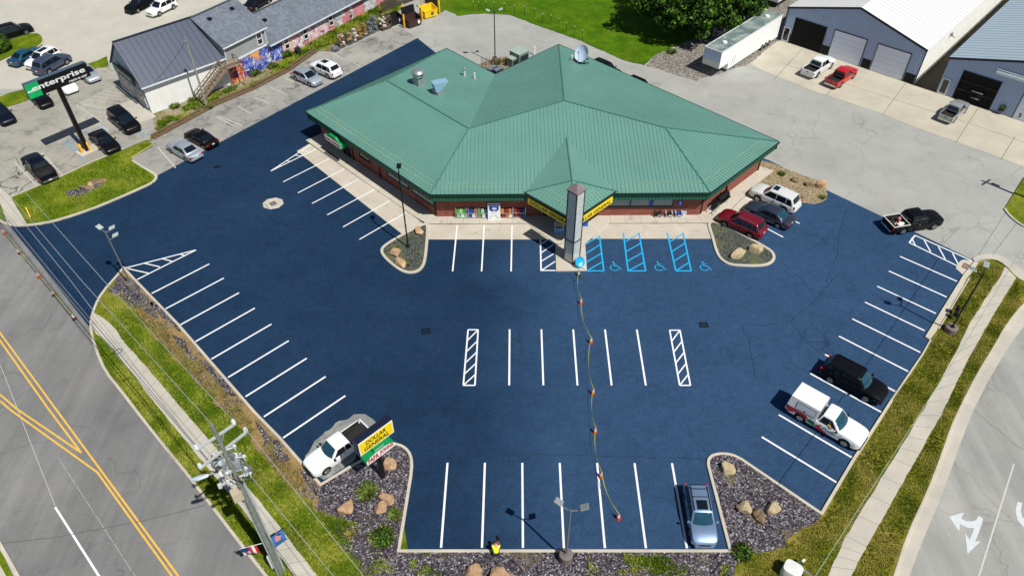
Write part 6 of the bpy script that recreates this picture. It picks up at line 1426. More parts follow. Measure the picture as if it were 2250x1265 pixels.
for k in range(9): p, q, z0, z1 = rnd.uniform(-1.2, 1.2), rnd.uniform(-1.0, 1.0), rnd.uniform(11, 14), rnd.uniform(10, 13); A_, B_ = X(z0, R(33), p), X(z1, R(33), q); mb.path([A_, (A_ + B_) / 2 + Vector((rnd.uniform(-.3, .3), rnd.uniform(-.3, .3), -.5)), B_], .022, 5)
mb.build('jumper_cables', M_dk, t)
for a, r, z1 in ((20, .06, 11), (140, .05, 12), (250, .035, 9)): mb = MB(); mb.tube(X(.1, R(a), .27), X(z1, R(a), .24), r, r, 8); mb.build('conduit', pm('conduit_grey', (168, 178, 180), .5), t)
mb = MB(); mb.box(X(1.6, R(200), .32), (.12, .2, 1.4), R(20)); mb.build('cable_guard', M_ins, t)
# --- wires
def wire(nm, lab, pts, r=.018, m_=None, sag=.0, grp='overhead wires'):
    P_ = []
    for a, b_ in zip(pts, pts[1:]):
        for k in range(12): s = k / 12; P_.append(a.lerp(b_, s) - U3 * sag * 4 * s * (1 - s))
    P_.append(pts[-1]); mb = MB(); mb.path(P_, r, 5); o = mb.build(nm, m_ or M_wire); tag(o, lab, 'wire', grp); return o
M_wire = pm('bare_wire', (178, 184, 182), .4, .3)
far = lambda p, z: G(*p, z)
i0 = lambda k, s: arms[k][0].lerp(arms[k][1], s) + U3 * .4
wire('overhead_wire', 'thin wire from the upper right crossarm end running up left over the lot entrance', [i0(0, .97), far((226.6, 615), 15.4), far((0, 360), 15.4), far((-300, 25), 15.4)])
wire('overhead_wire', 'thin wire from the utility pole tip running up left across the sidewalk', [X(UH + .1), far((178, 615), 15.9), far((0, 404), 15.9), far((-300, 50), 15.9)])
wire('overhead_wire', 'thin wire from the lower left crossarm end running up left over the driveway', [i0(0, .03), far((154, 615), 15.2), far((60, 499), 15.2), far((-300, 60), 15.2)])
for dxy, lab in ((0, 'upper'), (7, 'lower')):
    wire('phone_cable', '%s of the paired thick cables over the driveway edge' % lab, [X(7.2 + dxy * .04), far((259 - dxy, 772 + dxy * .4), 7.3), far((128 - dxy, 617 + dxy * .3), 7.3), far((30 - dxy, 497 + dxy * .3), 7.3), far((-300 - dxy, 95), 7.3)], .03, pm('cable_grey', (120, 126, 134), .6), 0, 'phone cables')
mb = MB(); c = far((259, 772), 7.3); P_ = [c + Vector((math.cos(R(30)) * .30 * math.cos(q), math.sin(R(30)) * .3 * math.cos(q), .30 * math.sin(q))) + Vector((.12 * math.sin(q), -.1 * math.sin(q), 0)) for q in [2 * math.pi * i / 20 for i in range(21)]]; mb.path(P_, .025, 5); tag(mb.build('cable_coil', M_dk), 'round coil of spare cable hanging on the phone cables', 'cable coil')
wire('overhead_wire', 'thin wire from the right crossarm end running to the lower right over the gravel', [i0(1, .97), far((799.5, 1265), 14.3), far((1010, 1510), 14.3)])
wire('overhead_wire', 'thin wire from the lowest crossarm running to the lower right over the grass', [i0(2, .97), far((733, 1265), 12.5), far((860, 1410), 12.5)])
wire('guy_wire', 'slanting guy wire from the utility pole down to the sidewalk edge', [X(6.0), G(660, 1275, .1)], .015, M_dk, 0, 'guy wires')
# right hand service wires, hung from a pole just outside the picture
wz = 8.0
wire('overhead_wire', 'pale green wire running along the right verge', [far((1740, 1344), wz), far((1791, 1265), wz), far((2026, 900), wz), far((2130, 738), wz), far((2290, 470), wz + .3)], .022, pm('green_wire', (140, 168, 140), .5))
rp = G(2283, 446, .1); t = thing('utility_pole', 'wooden utility pole just beyond the right edge casting its shadow on the pavement', 'utility pole', rp)
mb = MB(); mb.path([rp, rp + U3 * 4, rp + U3 * 8.6], [.18, .16, .13], 10); mb.build('trunk', M_pw, t, 40); mb = MB(); mb.bar(rp + Vector((-.7, -.5, 8)), rp + Vector((.7, .5, 8)), .12, .14); mb.lathe([(.2, 6.6), (.22, 7.4), (.1, 7.5)], rp + Vector((.35, 0, 0)), 12); mb.build('crossarm', M_armw, t)
# --- flag and banner on the utility pole
fb = zat(Vector((ub.x, ub.y, 0)), 577, 1198); o = X(4.0)
t = thing('flag', 'small stars and stripes flag hanging from an angled staff on the utility pole', 'flag', o)
tip = G(525, 1206, 4.3); v = tip - o; v = v.normalized() * min(v.length, 1.9)
mb = MB(); mb.tube(o + v * .08, o + v, .025, .015, 8); mb.lathe([(.03, -.03), (.05, 0), (.03, .03)], o + v, 8); mb.build('staff', M_alu, t)
mb = MB(); f0, f1 = o + v * .40, o + v * .98; n_ = 14; side = v.cross(U3).normalized()
def fp(i, j): s, w = i / 6, j / n_; return f0.lerp(f1, s) + U3 * (-1.35 * w) + side * (.07 * math.sin(5 * w + 4 * s) + .25 * w) 
red, whi, blu = M_signR, M_signW, pm('flag_blue', (36, 52, 110), .7)
for i in range(6):
    for j in range(n_):
        mb.cur = 2 if (i >= 3 and j < 6) else (0 if i % 2 == 0 else 1)
        mb.add([fp(i, j), fp(i + 1, j), fp(i + 1, j + 1), fp(i, j + 1)], [[0, 1, 2, 3]])
mb.build('cloth', [red, whi, blu], t, fix=False)
t = thing('pole_banner', 'blue banner with a pink picture fixed to the utility pole', 'banner', X(3.6))
bz = 4.2; q0_, q1_ = G(590, 1173, bz), G(613, 1157, bz); dd_ = (q1_ - q0_).normalized(); a_ = X(bz) + dd_ * .28; c_ = a_ + dd_ * .85; nn_ = Vector((dd_.y, -dd_.x, 0))
mb = MB(); mb.slab([a_ + U3 * -1.25, c_ + U3 * -1.25, c_, a_], nn_ * .02); bn = mb.build('cloth', pm('banner_blue', (60, 124, 196), .7, 0, .1, 3), t)
mb = MB(); mb.slab([a_ + dd_ * x + U3 * z + nn_ * .022 for x, z in ((.2, -.8), (.5, -.85), (.62, -.5), (.58, -.2), (.35, -.15), (.18, -.4))], nn_ * .006); mb.build('picture', pm('banner_pink', (220, 140, 140), .7), bn)
mb = MB(); mb.slab([a_ + dd_ * x + U3 * z + nn_ * .029 for x, z in ((.35, -.14), (.6, -.18), (.68, -.34), (.5, -.36))], nn_ * .004); mb.build('hat', pm('banner_navy', (26, 34, 60), .7), bn); mb = MB(); mb.slab([a_ + dd_ * x + U3 * z + nn_ * .029 for x, z in ((.15, -1.0), (.75, -1.02), (.72, -1.1), (.18, -1.1))], nn_ * .004); mb.build('lettering', pm('banner_navy', (26, 34, 60), .7), bn)
mb = MB(); mb.bar(X(bz + .02), c_ + U3 * .02 + dd_ * .05, .05, .05); mb.bar(X(bz - 1.27), c_ + U3 * -1.27 + dd_ * .05, .05, .05); mb.build('bracket', M_black, t)
# --- short grey pole before the white house, with a drop wire
o = G(455, 236, .05); t = thing('service_pole', 'slim grey service pole in front of the white house', 'utility pole', o); mb = MB(); mb.path([o, o + U3 * 4.5, o + U3 * 8.9], [.13, .12, .09], 10); mb.build('trunk', pm('pole_pale', (150, 150, 140), .85, 0, .2, 4), t, 40); mb = MB(); mb.box(o + Vector((0, -.1, 8.5)), (.3, .12, .2)); mb.build('bracket', M_steel, t)
wire('drop_wire', 'thin drop wire from the service pole to the white house eave', [o + U3 * 8.6, fr(1.6, -.3, 3.9)], .02, M_dk, .3, 'drop wires')
# --- traffic cones and caution tape
M_cone = pm('cone_orange', (206, 78, 50), .55, 0, .06, 4); M_cband = pm('cone_collar', (228, 228, 226), .5); M_cbase = pm('cone_base_black', (26, 24, 26), .8)
cone0 = None
def cone(px, lab, dark=False):
    o = G(*px, .006)
    t = thing('traffic_cone', lab, 'traffic cone', o, R(rnd.uniform(0, 90)), 'traffic cones holding the caution tape')
    B = lambda mb, nm, m_: mb.build(nm, m_, t, 40, world_space=False)
    mb = MB(); mb.box((0, 0, .02), (.34, .34, .04)); B(mb, 'base', M_cbase if dark else pm('cone_base_red', (140, 46, 30), .7))
    mb = MB(); mb.lathe([(.15, .04), (.05, .70), (.035, .72), (.03, .70)], (0, 0, 0), 18); B(mb, 'body', M_cone if not dark else pm('cone_soiled', (110, 50, 40), .7))
    mb = MB(); mb.lathe([(.118, .30), (.094, .45)], (0, 0, 0), 18); mb.lathe([(.082, .53), (.068, .62)], (0, 0, 0), 18); B(mb, 'collar', M_cband)
    return o
right = [((1271, 606), 'orange cone nearest the pylon foot', 1), ((1276, 667), 'orange cone in the open lane, second away from the pylon', 0), ((1298, 753), 'orange cone beside the stall lines at the far row end', 0), ((1302.5, 865), 'orange cone just below the middle row of stalls', 0), ((1307, 950), 'orange cone midway between the middle and front stall rows', 0), ((1320, 1047), 'orange cone on a front stall line', 0), ((1358, 1139), 'last orange cone, inside a front stall', 0)]
left = [((11, 514), 'orange cone farthest up the road edge', 0), ((44, 557), 'soiled cone second down the road edge', 1), ((87, 609), 'bright orange cone third down the road edge', 0), ((119, 649), 'black based cone fourth down the road edge', 1), ((164, 701), 'black based cone at the lower end of the road edge', 1)]
M_tape = pm('caution_tape', (196, 198, 54), .5, 0, .05); 
def tape(seq, lab):
    tops = [cone(*c[:2], bool(c[2])) + U3 * .70 for c in seq]; mb = MB()
    for a, b_ in zip(tops, tops[1:]):
        prev = None; L = (b_ - a).length; sd = Vector((-(b_ - a).y, (b_ - a).x, 0)).normalized()
        for k in range(13):
            s = k / 12; w = 4 * s * (1 - s); p = a.lerp(b_, s) - U3 * min(.3, .04 * L) * w + sd * -.10 * L * w * (.55 if len(seq) > 5 else .05)
            tw = Vector((0, 0, .02)) + sd * (.02 + .008 * math.sin(7 * s))
            if prev: mb.add([prev[0] - prev[1], prev[0] + prev[1], p + tw, p - tw], [[0, 1, 2, 3]])
            prev = (p, tw)
    o = mb.build('caution_tape', M_tape, fix=False); tag(o, lab, 'tape', 'yellow caution tapes')
tape(right, 'yellow caution tape strung over the cones across the sealed lot'); tape(left, 'yellow caution tape strung along the road edge cones')
# ------------------------------------------------------------------ boulders, shrubs, tree
def m_rock(name, a, b_, c_):
    t = NT(name); t.objco(); c = t.ramp(t.noise(1.6, 7, .7), [(.3, lin(a)), (.5, lin(b_)), (.7, lin(c_))]); d = t.ramp(t.noise(5, 5, .8), [(.3, (.72, .7, .68)), (.7, (1.16, 1.15, 1.12))])
    t.bump(t.noise(6, 6, .75), .9, .08); return t.done(t.mix(1.0, c, d, 'MULTIPLY'), .9, .2)
M_rock = m_rock('sandstone', (164, 130, 100), (194, 160, 126), (214, 190, 160)); M_rock2 = m_rock('pale_sandstone', (170, 148, 116), (196, 178, 146), (216, 204, 176)); M_rock3 = m_rock('brown_sandstone', (112, 92, 72), (140, 118, 94), (164, 142, 114))
def boulder(label, px, sx, sy, h, rz, seed, mat=None, z=.1, group=None):
    """faceted split stone: a cut block with chipped corners"""
    rr = random.Random(seed); o = G(*px, z); bm = bmesh.new(); bmesh.ops.create_icosphere(bm, subdivisions=3, radius=1.0)
    cuts = []
    for _ in range(9):
        d = Vector((rr.gauss(0, 1), rr.gauss(0, 1), rr.gauss(0, .8) + .25)).normalized(); cuts.append((d, rr.uniform(.52, .78)))
    cuts.append((Vector((rr.uniform(-.25, .25), rr.uniform(-.25, .25), 1)).normalized(), .55))
    for v in bm.verts:
        p = v.co.copy()
        for d, k in cuts:
            q = p.dot(d)
            if q > k: p -= d * (q - k) * .94
        p += p.normalized() * mnoise.noise(p * 2.2 + Vector((seed, 0, 0))) * .09 + p.normalized() * mnoise.noise(p * 6 + Vector((seed, 3, 0))) * .03
        v.co = Vector((p.x * sx / 1.5, p.y * sy / 1.5, p.z * h / 1.15 + h * .28))
    me = bpy.data.meshes.new('boulder'); bm.to_mesh(me); bm.free(); me.materials.append(mat or M_rock); me.polygons.foreach_set('use_smooth', [True] * len(me.polygons)); me.set_sharp_from_angle(angle=R(24))
    ob = bpy.data.objects.new('boulder', me); col.objects.link(ob); ob.location = o; ob.rotation_euler = (0, 0, R(rz)); tag(ob, label, 'boulder', group or 'landscape boulders'); return ob
boulder('tan boulder right behind the yellow pylon sign post', (857, 1021), .75, 1.1, .7, 15, 1)
boulder('long tan boulder alone at the left of the corner gravel bed', (761, 1118), 1.25, .85, .7, 40, 2)
boulder('tan boulder upper of the touching pair beside the curb', (850, 1097), .95, .75, .55, -25, 3); boulder('tan boulder lower of the touching pair beside the curb', (837, 1119), .75, .95, .65, 10, 4)
boulder('pale boulder in the nose of the right gravel bed', (1599, 1030), 1.05, .85, .6, 20, 5, M_rock2)
boulder('pale boulder left of the trio in the right gravel bed', (1637, 1118), .95, 1.0, .65, -20, 6, M_rock2); boulder('dark brown boulder in the middle of the right trio', (1668, 1133), .7, 1.1, .5, 5, 7, M_rock3); boulder('sandy triangular boulder right of the trio in the right gravel bed', (1697, 1118), .95, .8, .6, 60, 8, M_rock2)
boulder('tan boulder left at the bottom picture edge', (1039, 1262), 1.1, 1.1, .7, 10, 9); boulder('big tan boulder at the bottom picture edge under the person', (1096, 1268), 1.3, 1.2, .8, 45, 10); boulder('small tan boulder at the bottom edge right of the big one', (1124, 1275), .7, .7, .5, 70, 11)
boulder('pinkish boulder by the lamp in the left gravel island', (919, 510), .8, .95, .6, 20, 12); boulder('broad pinkish boulder at the left edge of the left island', (868, 557), 1.05, .85, .6, -20, 13); boulder('oblong orange boulder at the tip of the left island', (880, 579), .75, 1.15, .5, 30, 14)
boulder('long sandy boulder lying in the right island', (1623, 561), 1.5, .85, .65, 30, 15, M_rock2); boulder('round sandy boulder in the right island near the maroon car', (1662, 550), 1.15, .95, .75, 0, 16, M_rock2)
boulder('dark boulder first along the tan stone bed', (1746, 397), .85, .55, .45, -30, 17, M_rock3, .03); boulder('low brown boulder second along the tan stone bed', (1779, 408), 1.2, .5, .4, -25, 18, M_rock3, .03); boulder('tall pink boulder at the tip of the tan stone bed', (1803, 410), 1.0, .8, .95, 10, 19, M_rock, .03)
boulder('small dark stone at the rear of the pearl suv', (1762, 434), .6, .4, .3, 0, 20, M_rock3, .03)
boulder('broken slab upper one in the grass island', (213, 400), 1.6, .5, .4, 8, 21, M_rock3); boulder('broken slab lower one in the grass island', (190, 413), 1.5, .5, .4, -8, 22, M_rock3); boulder('pale leaning slab between the two brown slabs in the grass island', (199, 408), .5, .9, .4, 0, 23, M_rock2)
def tuft(mb, c, r, h, n, rr, w=.05, lean=.8):
    for _ in range(n):
        a = rr.uniform(0, 6.28); p = Vector(c) + Vector((math.cos(a), math.sin(a), 0)) * r * rr.uniform(0, .45); d = Vector((math.cos(a) * lean * rr.uniform(.2, 1.2), math.sin(a) * lean * rr.uniform(.2, 1.2), 1)).normalized(); s = Vector((-math.sin(a), math.cos(a), 0)) * w
        hh = h * rr.uniform(.6, 1.15); m2 = p + d * hh * .6; e = p + d * hh + Vector((d.x, d.y, -.5)) * hh * .25; mb.cur = rr.choice((0, 1, 1, 2)); mb.add([p - s, p + s, m2 + s * .8, e, m2 - s * .8], [[0, 1, 2, 3, 4]])
    mb.cur = 0
M_blade = [pm('blade_dark', (66, 86, 32), .8, 0, .25, 2, 0, .2), pm('blade_mid', (104, 124, 50), .8, 0, .25, 2, 0, .2), pm('blade_pale', (148, 158, 86), .8, 0, .25, 2, 0, .2)]
M_straw = [pm('straw_dark', (118, 104, 56), .9), pm('straw_mid', (158, 142, 84), .9), pm('straw_olive', (104, 112, 44), .9)]
def shrub(label, px, r, h, n, mats, leafy=0, z=.12, nm='grass_clump', w=.04):
    o = G(*px, z); t = thing(nm, label, 'shrub', o, 0, 'clumps growing in the gravel'); rr = random.Random(int(px[0]))
    mb = MB(); tuft(mb, o, r, h, n, rr, w, r / h * 1.1); mb.build('blades', mats, t, fix=False)
    if leafy: mb = MB(); leafball(mb, o + Vector((0, 0, h * .5)), (r * .8, r * .8, h * .5), leafy, .09, rr); mb.build('foliage', M_leaf, t, fix=False)
shrub('bright green round grass clump above the corner boulders', (808, 1082), .85, .6, 420, M_blade); shrub('dark green bushy clump at the bottom of the corner bed', (843, 1183), .95, .7, 260, M_blade, 420)
shrub('yellow green low clump between boulders and curb', (867, 1130), .6, .4, 180, M_blade); shrub('small dry clump in the corner gravel', (770, 1174), .45, .35, 140, M_straw)
shrub('green leafy bush at the right end of the front gravel bed', (1632, 1216), .8, .6, 160, M_blade, 260); shrub('weedy clump on the front gravel beside the lamp footing', (1380, 1226), .5, .3, 120, M_blade); shrub('weedy clump below the front curb, left', (908, 1238), .5, .22, 70, M_blade)
shrub('weedy clump below the front curb next to the left weeds', (935, 1252), .45, .22, 60, M_blade); shrub('small weed by the left island boulders', (870, 545), .3, .3, 70, M_blade); shrub('small weed low in the left island', (896, 581), .28, .25, 60, M_blade)
shrub('low green tuft at the tip of the tan stone bed', (1806, 434), .5, .3, 130, M_blade, 0, .03); shrub('small green tuft in the tan stone bed', (1717, 383), .5, .35, 110, M_blade, 60, .03)
shrub('tall weeds against the painted wall beside the barrel', (634, 128), .6, 1.2, 160, M_blade, 160, .05, 'weed_clump'); shrub('weeds at the left corner of the painted wall', (560, 165), .8, .8, 200, M_blade, 160, .05, 'weed_clump'); shrub('weeds growing under the orange end of the painted wall', (600, 150), .7, .8, 180, M_blade, 120, .05, 'weed_clump')
shrub('weeds below the white house wall, right of the walk', (385, 236), .8, .5, 200, M_blade, 60, .05, 'weed_clump'); shrub('weeds below the white house wall, near the stairs', (425, 222), .8, .5, 200, M_blade, 60, .05, 'weed_clump'); shrub('low weed in the sand before the white house', (372, 260), .6, .4, 150, M_blade, 0, .05, 'weed_clump'); shrub('low yellow weed at the foot of the timber edging', (352, 283), .6, .4, 150, M_blade, 0, .05, 'weed_clump')
shrub('weed by the service pole foot', (460, 238), .5, .5, 110, M_blade, 40, .05, 'weed_clump'); shrub('green weeds at the crushed stone border', (1475, 116), .8, .6, 170, M_blade, 80, 0, 'weed_clump')
o = G(8, 112, .08); t = thing('dark_bush', 'dark green rounded bush cut off by the left edge', 'bush', o); mb = MB(); leafball(mb, o + Vector((-.3, 0, 1.1)), (1.6, 1.6, 1.2), 1500, .15, rnd); mb.build('foliage', M_leaf, t, fix=False); mb = MB(); mb.path([o, o + U3 * .8], [.12, .07], 8); mb.build('stem', M_tie, t)
def tree(label, px, h, clumps, n, seed, name='broadleaf_tree', size=.26):
    rr = random.Random(seed); o = G(*px, 0); t = thing(name, label, 'tree', o)
    mb = MB(); bk = []
    mb.path([o, o + Vector((.1, .1, h * .2)), o + Vector((0, .2, h * .45)), o + Vector((.2, 0, h * .75))], [.42, .34, .26, .1], 10)
    for c, r in clumps: q = o + Vector(c); s = o + Vector((c[0] * .1, c[1] * .1, max(h * .18, c[2] * .5))); mb.path([s, s.lerp(q, .5) + U3 * .4, q], [.16, .1, .04], 7)
    mb.build('trunk', m_rock('tree_bark', (62, 50, 38), (84, 70, 54), (104, 90, 72)) if 'tree_bark' not in MATS else MATS['tree_bark'], t, 60)
    mb = MB()
    for c, r in clumps:
        k = max(8, int(n * r * r / sum(q * q for _, q in clumps) / 38))
        for _ in range(k):
            d = Vector((rr.gauss(0, 1), rr.gauss(0, 1), rr.gauss(0, 1) + .2)).normalized(); p = o + Vector(c) + d * r * rr.uniform(.55, 1.05)
            leafball(mb, p, (r * .3, r * .3, r * .22), 38, size, rr, .9)
    mb.build('crown', M_leaf, t, fix=False)
cl = [((0, -6.2, 4.2), 2.5), ((-3.4, -5.6, 4.6), 2.5), ((3.6, -5.0, 4.4), 2.5), ((-6.6, -2.2, 5.4), 2.6), ((6.8, -2.6, 4.8), 2.6), ((-1.5, -5.0, 6.6), 2.4), ((1.8, -4.6, 6.8), 2.4), ((0, 0, 9.5), 3.6), ((-3.2, -1.5, 7.5), 2.9), ((3.2, -1.5, 7.2), 3.0), ((.3, -3.6, 6.4), 2.8), ((-2.2, -3.4, 5.2), 2.4), ((2.6, -3.8, 5.0), 2.2), ((-5, .6, 6.2), 2.5), ((5, .3, 6.0), 2.4), ((0, 2.8, 8.2), 3.0), ((-1.4, -2.2, 9.2), 2.4), ((2, .5, 11), 2.4), ((-4.2, 3, 7.4), 2.6), ((4, 3, 7.4), 2.6)]
tree('big spreading broadleaf tree shading the field behind the store', (1515, 58), 12, cl, 40000, 5)
tree('second dark tree cut off by the top edge right of the big tree', (1640, 8), 10, [((0, 0, 7.5), 3.0), ((-2.8, -.8, 6), 2.4), ((2.6, -.5, 5.8), 2.4), ((.3, -2.4, 5.2), 2.2), ((0, 2.4, 6.4), 2.4)], 11000, 6)
# short grass and straw standing up out of the verges near the camera
def inside(p, poly):
    c = False; j = len(poly) - 1
    for i in range(len(poly)):
        a, b_ = poly[i], poly[j]
        if (a.y > p.y) != (b_.y > p.y) and p.x < (b_.x - a.x) * (p.y - a.y) / (b_.y - a.y) + a.x: c = not c
        j = i
    return c
def meadow(name, poly, n, mats, seed, h=.13, holes=(), w=.028, z=.1, thr=-.9):
    rr = random.Random(seed); P_ = GP(poly, z); H_ = [GP(q, z) for q in holes]; mb = MB(); x0, x1 = min(p.x for p in P_), max(p.x for p in P_); y0, y1 = min(p.y for p in P_), max(p.y for p in P_); k = 0; tries = 0
    while k < n and tries < n * 12:
        tries += 1; p = Vector((rr.uniform(x0, x1), rr.uniform(y0, y1), z))
        if not inside(p, P_) or any(inside(p, q) for q in H_) or mnoise.noise(p * .45) < thr + rr.uniform(-.2, .2): continue
        k += 1; a = rr.uniform(0, 6.28); g = mnoise.noise(p * .5 + Vector((seed, 0, 0))) + rr.uniform(-.35, .35); mb.cur = 0 if g < -.18 else (1 if g < .2 else 2)
        for q in range(3):
            a += 2.1 + rr.uniform(-.4, .4); s = Vector((-math.sin(a), math.cos(a), 0)) * w; d = Vector((math.cos(a) * rr.uniform(.2, .9), math.sin(a) * rr.uniform(.2, .9), 1)); e = p + d * h * rr.uniform(.6, 1.3); b0 = p + Vector((rr.uniform(-.05, .05), rr.uniform(-.05, .05), 0)); mb.add([b0 - s, b0 + s, e], [[0, 1, 2]])
    mb.cur = 0; return tag(mb.build(name, mats, fix=False), kind='stuff')
vg = [pm('sward_dark', (72, 98, 20), .9, 0, .2, 2, 0, .1), pm('sward_mid', (112, 134, 32), .9, 0, .2, 2, 0, .1), pm('sward_pale', (160, 164, 70), .9, 0, .2, 2, 0, .1)]
vd = [pm('sward_olive', (84, 96, 24), .9, 0, .2, 2, 0, .1), pm('sward_yellow', (120, 130, 42), .9, 0, .2, 2, 0, .1), pm('sward_straw', (164, 152, 80), .9, 0, .2, 2, 0, .1)]
meadow('verge_blades', [(249, 650), (294, 682), (368, 774), (463, 874), (560, 981), (638, 1079), (704, 1131), (791, 1223), (850, 1330), (740, 1330), (660, 1217), (582, 1113), (538, 1064), (473, 981), (388, 884), (304, 784), (274, 754), (249, 714), (225, 690)], 8000, vg, 1)
meadow('verge_blades', [(205, 735), (239, 756), (284, 816), (361, 915), (478, 1057), (564, 1160), (640, 1265), (590, 1262), (534, 1195), (447, 1080), (355, 966), (309, 908), (264, 850), (234, 810), (214, 766)], 4500, vg, 2)
meadow('straw_blades', [(262, 640), (300, 670), (391, 740), (478, 838), (560, 935), (615, 990), (690, 1075), (705, 1125), (638, 1075), (560, 978), (463, 870), (368, 770), (294, 680)], 5200, M_straw, 3, .16, (), .03, .12, -.15)
meadow('verge_blades', [(1815, 1133), (1880, 1015), (1950, 908), (1966, 880), (2032, 782), (2055, 745), (2126, 610), (2155, 580), (2205, 586), (2196, 605), (2134, 701), (2083, 803), (2019, 912), (1961, 1007), (1857, 1177), (1816, 1268), (1770, 1330), (1620, 1330), (1640, 1235), (1740, 1190)], 10000, vd, 4)
meadow('verge_blades', [(2236, 615), (2190, 684), (2136, 777), (2069, 912), (1990, 1056), (1891, 1229), (1872, 1268), (1950, 1268), (1988, 1177), (2032, 1082), (2064, 998), (2085, 937), (2102, 900), (2141, 823), (2180, 762), (2205, 716), (2245, 664)], 6000, vd, 5)
meadow('island_blades', [(30, 436), (137, 392), (199, 363), (274, 332), (322, 312), (330, 318), (285, 349), (330, 383), (336, 392), (321, 404), (249, 436), (199, 456), (139, 476), (70, 488)], 4000, vg, 6, .12, (((145, 418), (200, 398), (232, 394), (205, 418), (150, 432)),), .035)
meadow('bank_blades', [(625, 130), (730, 68), (828, 12), (860, 0), (878, 20), (848, 58), (760, 88), (700, 108), (640, 148)], 3500, vg, 7, .35, (), .07, .08)
meadow('strip_weeds', [(330, 308), (350, 290), (345, 262), (430, 225), (512, 190), (600, 150), (640, 150), (560, 192), (475, 229), (398, 270)], 2200, vg, 8, .28, (), .06, .06, .05)
meadow('gravel_weeds', [(700, 1130), (790, 1150), (880, 1216), (1000, 1222), (1010, 1262), (820, 1262)], 700, vg, 9, .2, (), .04, .12, .12); meadow('gravel_weeds', [(1290, 1222), (1600, 1222), (1605, 1262), (1290, 1262)], 500, vg, 10, .2, (), .04, .12, .15)

# ------------------------------------------------------------------ along the shop front
GOOD = [pm('bag_green', (88, 150, 66), .5, 0, .25, 4), pm('bag_blue', (34, 70, 150), .5, 0, .25, 4), pm('bag_orange', (190, 124, 66), .5, 0, .25, 4), pm('bag_white', (220, 222, 218), .5, 0, .15, 4), pm('bag_red', (140, 44, 52), .5, 0, .2, 4), pm('bag_mint', (150, 210, 150), .5, 0, .25, 4)]
def rack(px, lab, cols, w=1.25):
    o = G(*px, .12); t = thing('goods_rack', lab, 'display rack', o, 0, 'display racks along the shop front'); mb = MB()
    for x in (-w / 2, w / 2):
        for y in (-.25, .25): mb.box((x, y, .65), (.05, .05, 1.3))
    for z in (.1, .6): mb.box((0, 0, z), (w, .55, .04))
    mb.box((0, .25, 1.28), (w, .04, .04)); mb.build('frame', M_alu, t, world_space=False)
    for k, (x, y, z, c) in enumerate(cols):
        mb = MB(); rr = random.Random(k + int(px[0]))
        for q in range(2): e = rr.uniform(-.05, .05); mb.hexa([(x - .17, y - .2, z + .21 * q), (x + .17, y - .2, z + .21 * q), (x + .17, y + .2, z + .21 * q), (x - .17, y + .2, z + .21 * q)], [(x - .13 + e, y - .16, z + .2 + .21 * q), (x + .13 + e, y - .16, z + .2 + .21 * q), (x + .13 + e, y + .17, z + .2 + .21 * q), (x - .13 + e, y + .17, z + .2 + .21 * q)])
        mb.build('bag', GOOD[c], t, None, world_space=False)
rack((1016, 476), 'rack of green and mint bags, first from the store corner', [(-.42, 0, .62, 0), (-.1, -.03, .62, 5), (.25, 0, .62, 0), (-.35, -.05, .12, 5), (.05, -.05, .12, 3), (.4, -.03, .12, 5)]); rack((1039, 476), 'rack of blue and orange bags, second from the store corner', [(-.42, 0, .62, 1), (-.1, 0, .62, 1), (.3, 0, .62, 2), (-.3, -.04, .12, 1), (.1, -.04, .12, 3), (.42, -.04, .12, 2)])
rack((1061, 476), 'rack of green and blue bags beside the ice chest', [(-.4, 0, .62, 0), (0, 0, .62, 5), (.38, 0, .62, 1), (-.3, -.04, .12, 0), (.1, -.04, .12, 3), (.42, -.04, .12, 1)]); rack((1113, 476), 'rack of orange and pink bags right of the ice chest', [(-.4, 0, .62, 2), (0, 0, .62, 4), (.38, 0, .62, 2), (-.3, -.04, .12, 4), (.1, -.04, .12, 2), (.42, -.04, .12, 3)])
rack((1141, 475), 'rack with red cans in the canopy shade', [(-.4, 0, .62, 4), (0, 0, .62, 4), (.38, 0, .62, 1), (-.3, -.04, .12, 4), (.1, -.04, .12, 4), (.42, -.04, .12, 1)])
o = G(1086, 478, .12); t = thing('ice_chest', 'white ice chest with a blue emblem between the goods racks', 'ice chest', o)
mb = MB(); mb.hexa([(-.62, -.4, 0), (.62, -.4, 0), (.62, .45, 0), (-.62, .45, 0)], [(-.62, -.1, 1.85), (.62, -.1, 1.85), (.62, .45, 1.85), (-.62, .45, 1.85)]); mb.build('cabinet', M_signW, t, world_space=False)
ff_ = lambda x, z: Vector((x, -.4 + .3 * z / 1.85 - .012, z)); mb = MB(); mb.slab([ff_(x, z) for x, z in ((-.5, 1.55), (.5, 1.55), (.46, 1.15), (.25, .98), (0, 1.05), (-.25, .98), (-.46, 1.15))], (0, -.01, 0)); mb.slab([ff_(x, z) for x, z in ((-.55, 1.66), (.55, 1.66), (.55, 1.74), (-.55, 1.74))], (0, -.01, 0)); mb.build('emblem', pm('emblem_navy', (36, 62, 140), .5), t, world_space=False)
mb = MB(); mb.slab([ff_(x, z) + Vector((0, -.012, 0)) for x, z in ((-.25, 1.3), (-.05, 1.45), (.22, 1.38), (.28, 1.22), (0, 1.14))], (0, -.01, 0)); mb.slab([ff_(x, z) for x, z in ((-.22, .82), (.22, .82), (.22, .88), (-.22, .88))], (0, -.01, 0)); mb.build('emblem_light', pm('emblem_pale', (190, 206, 230), .5), t, world_space=False)
mb = MB(); mb.bar(ff_(-.5, .15), ff_(-.1, .6), .05, .02); mb.bar(ff_(.5, .15), ff_(.1, .6), .05, .02); mb.build('door_lines', M_steel, t, world_space=False)
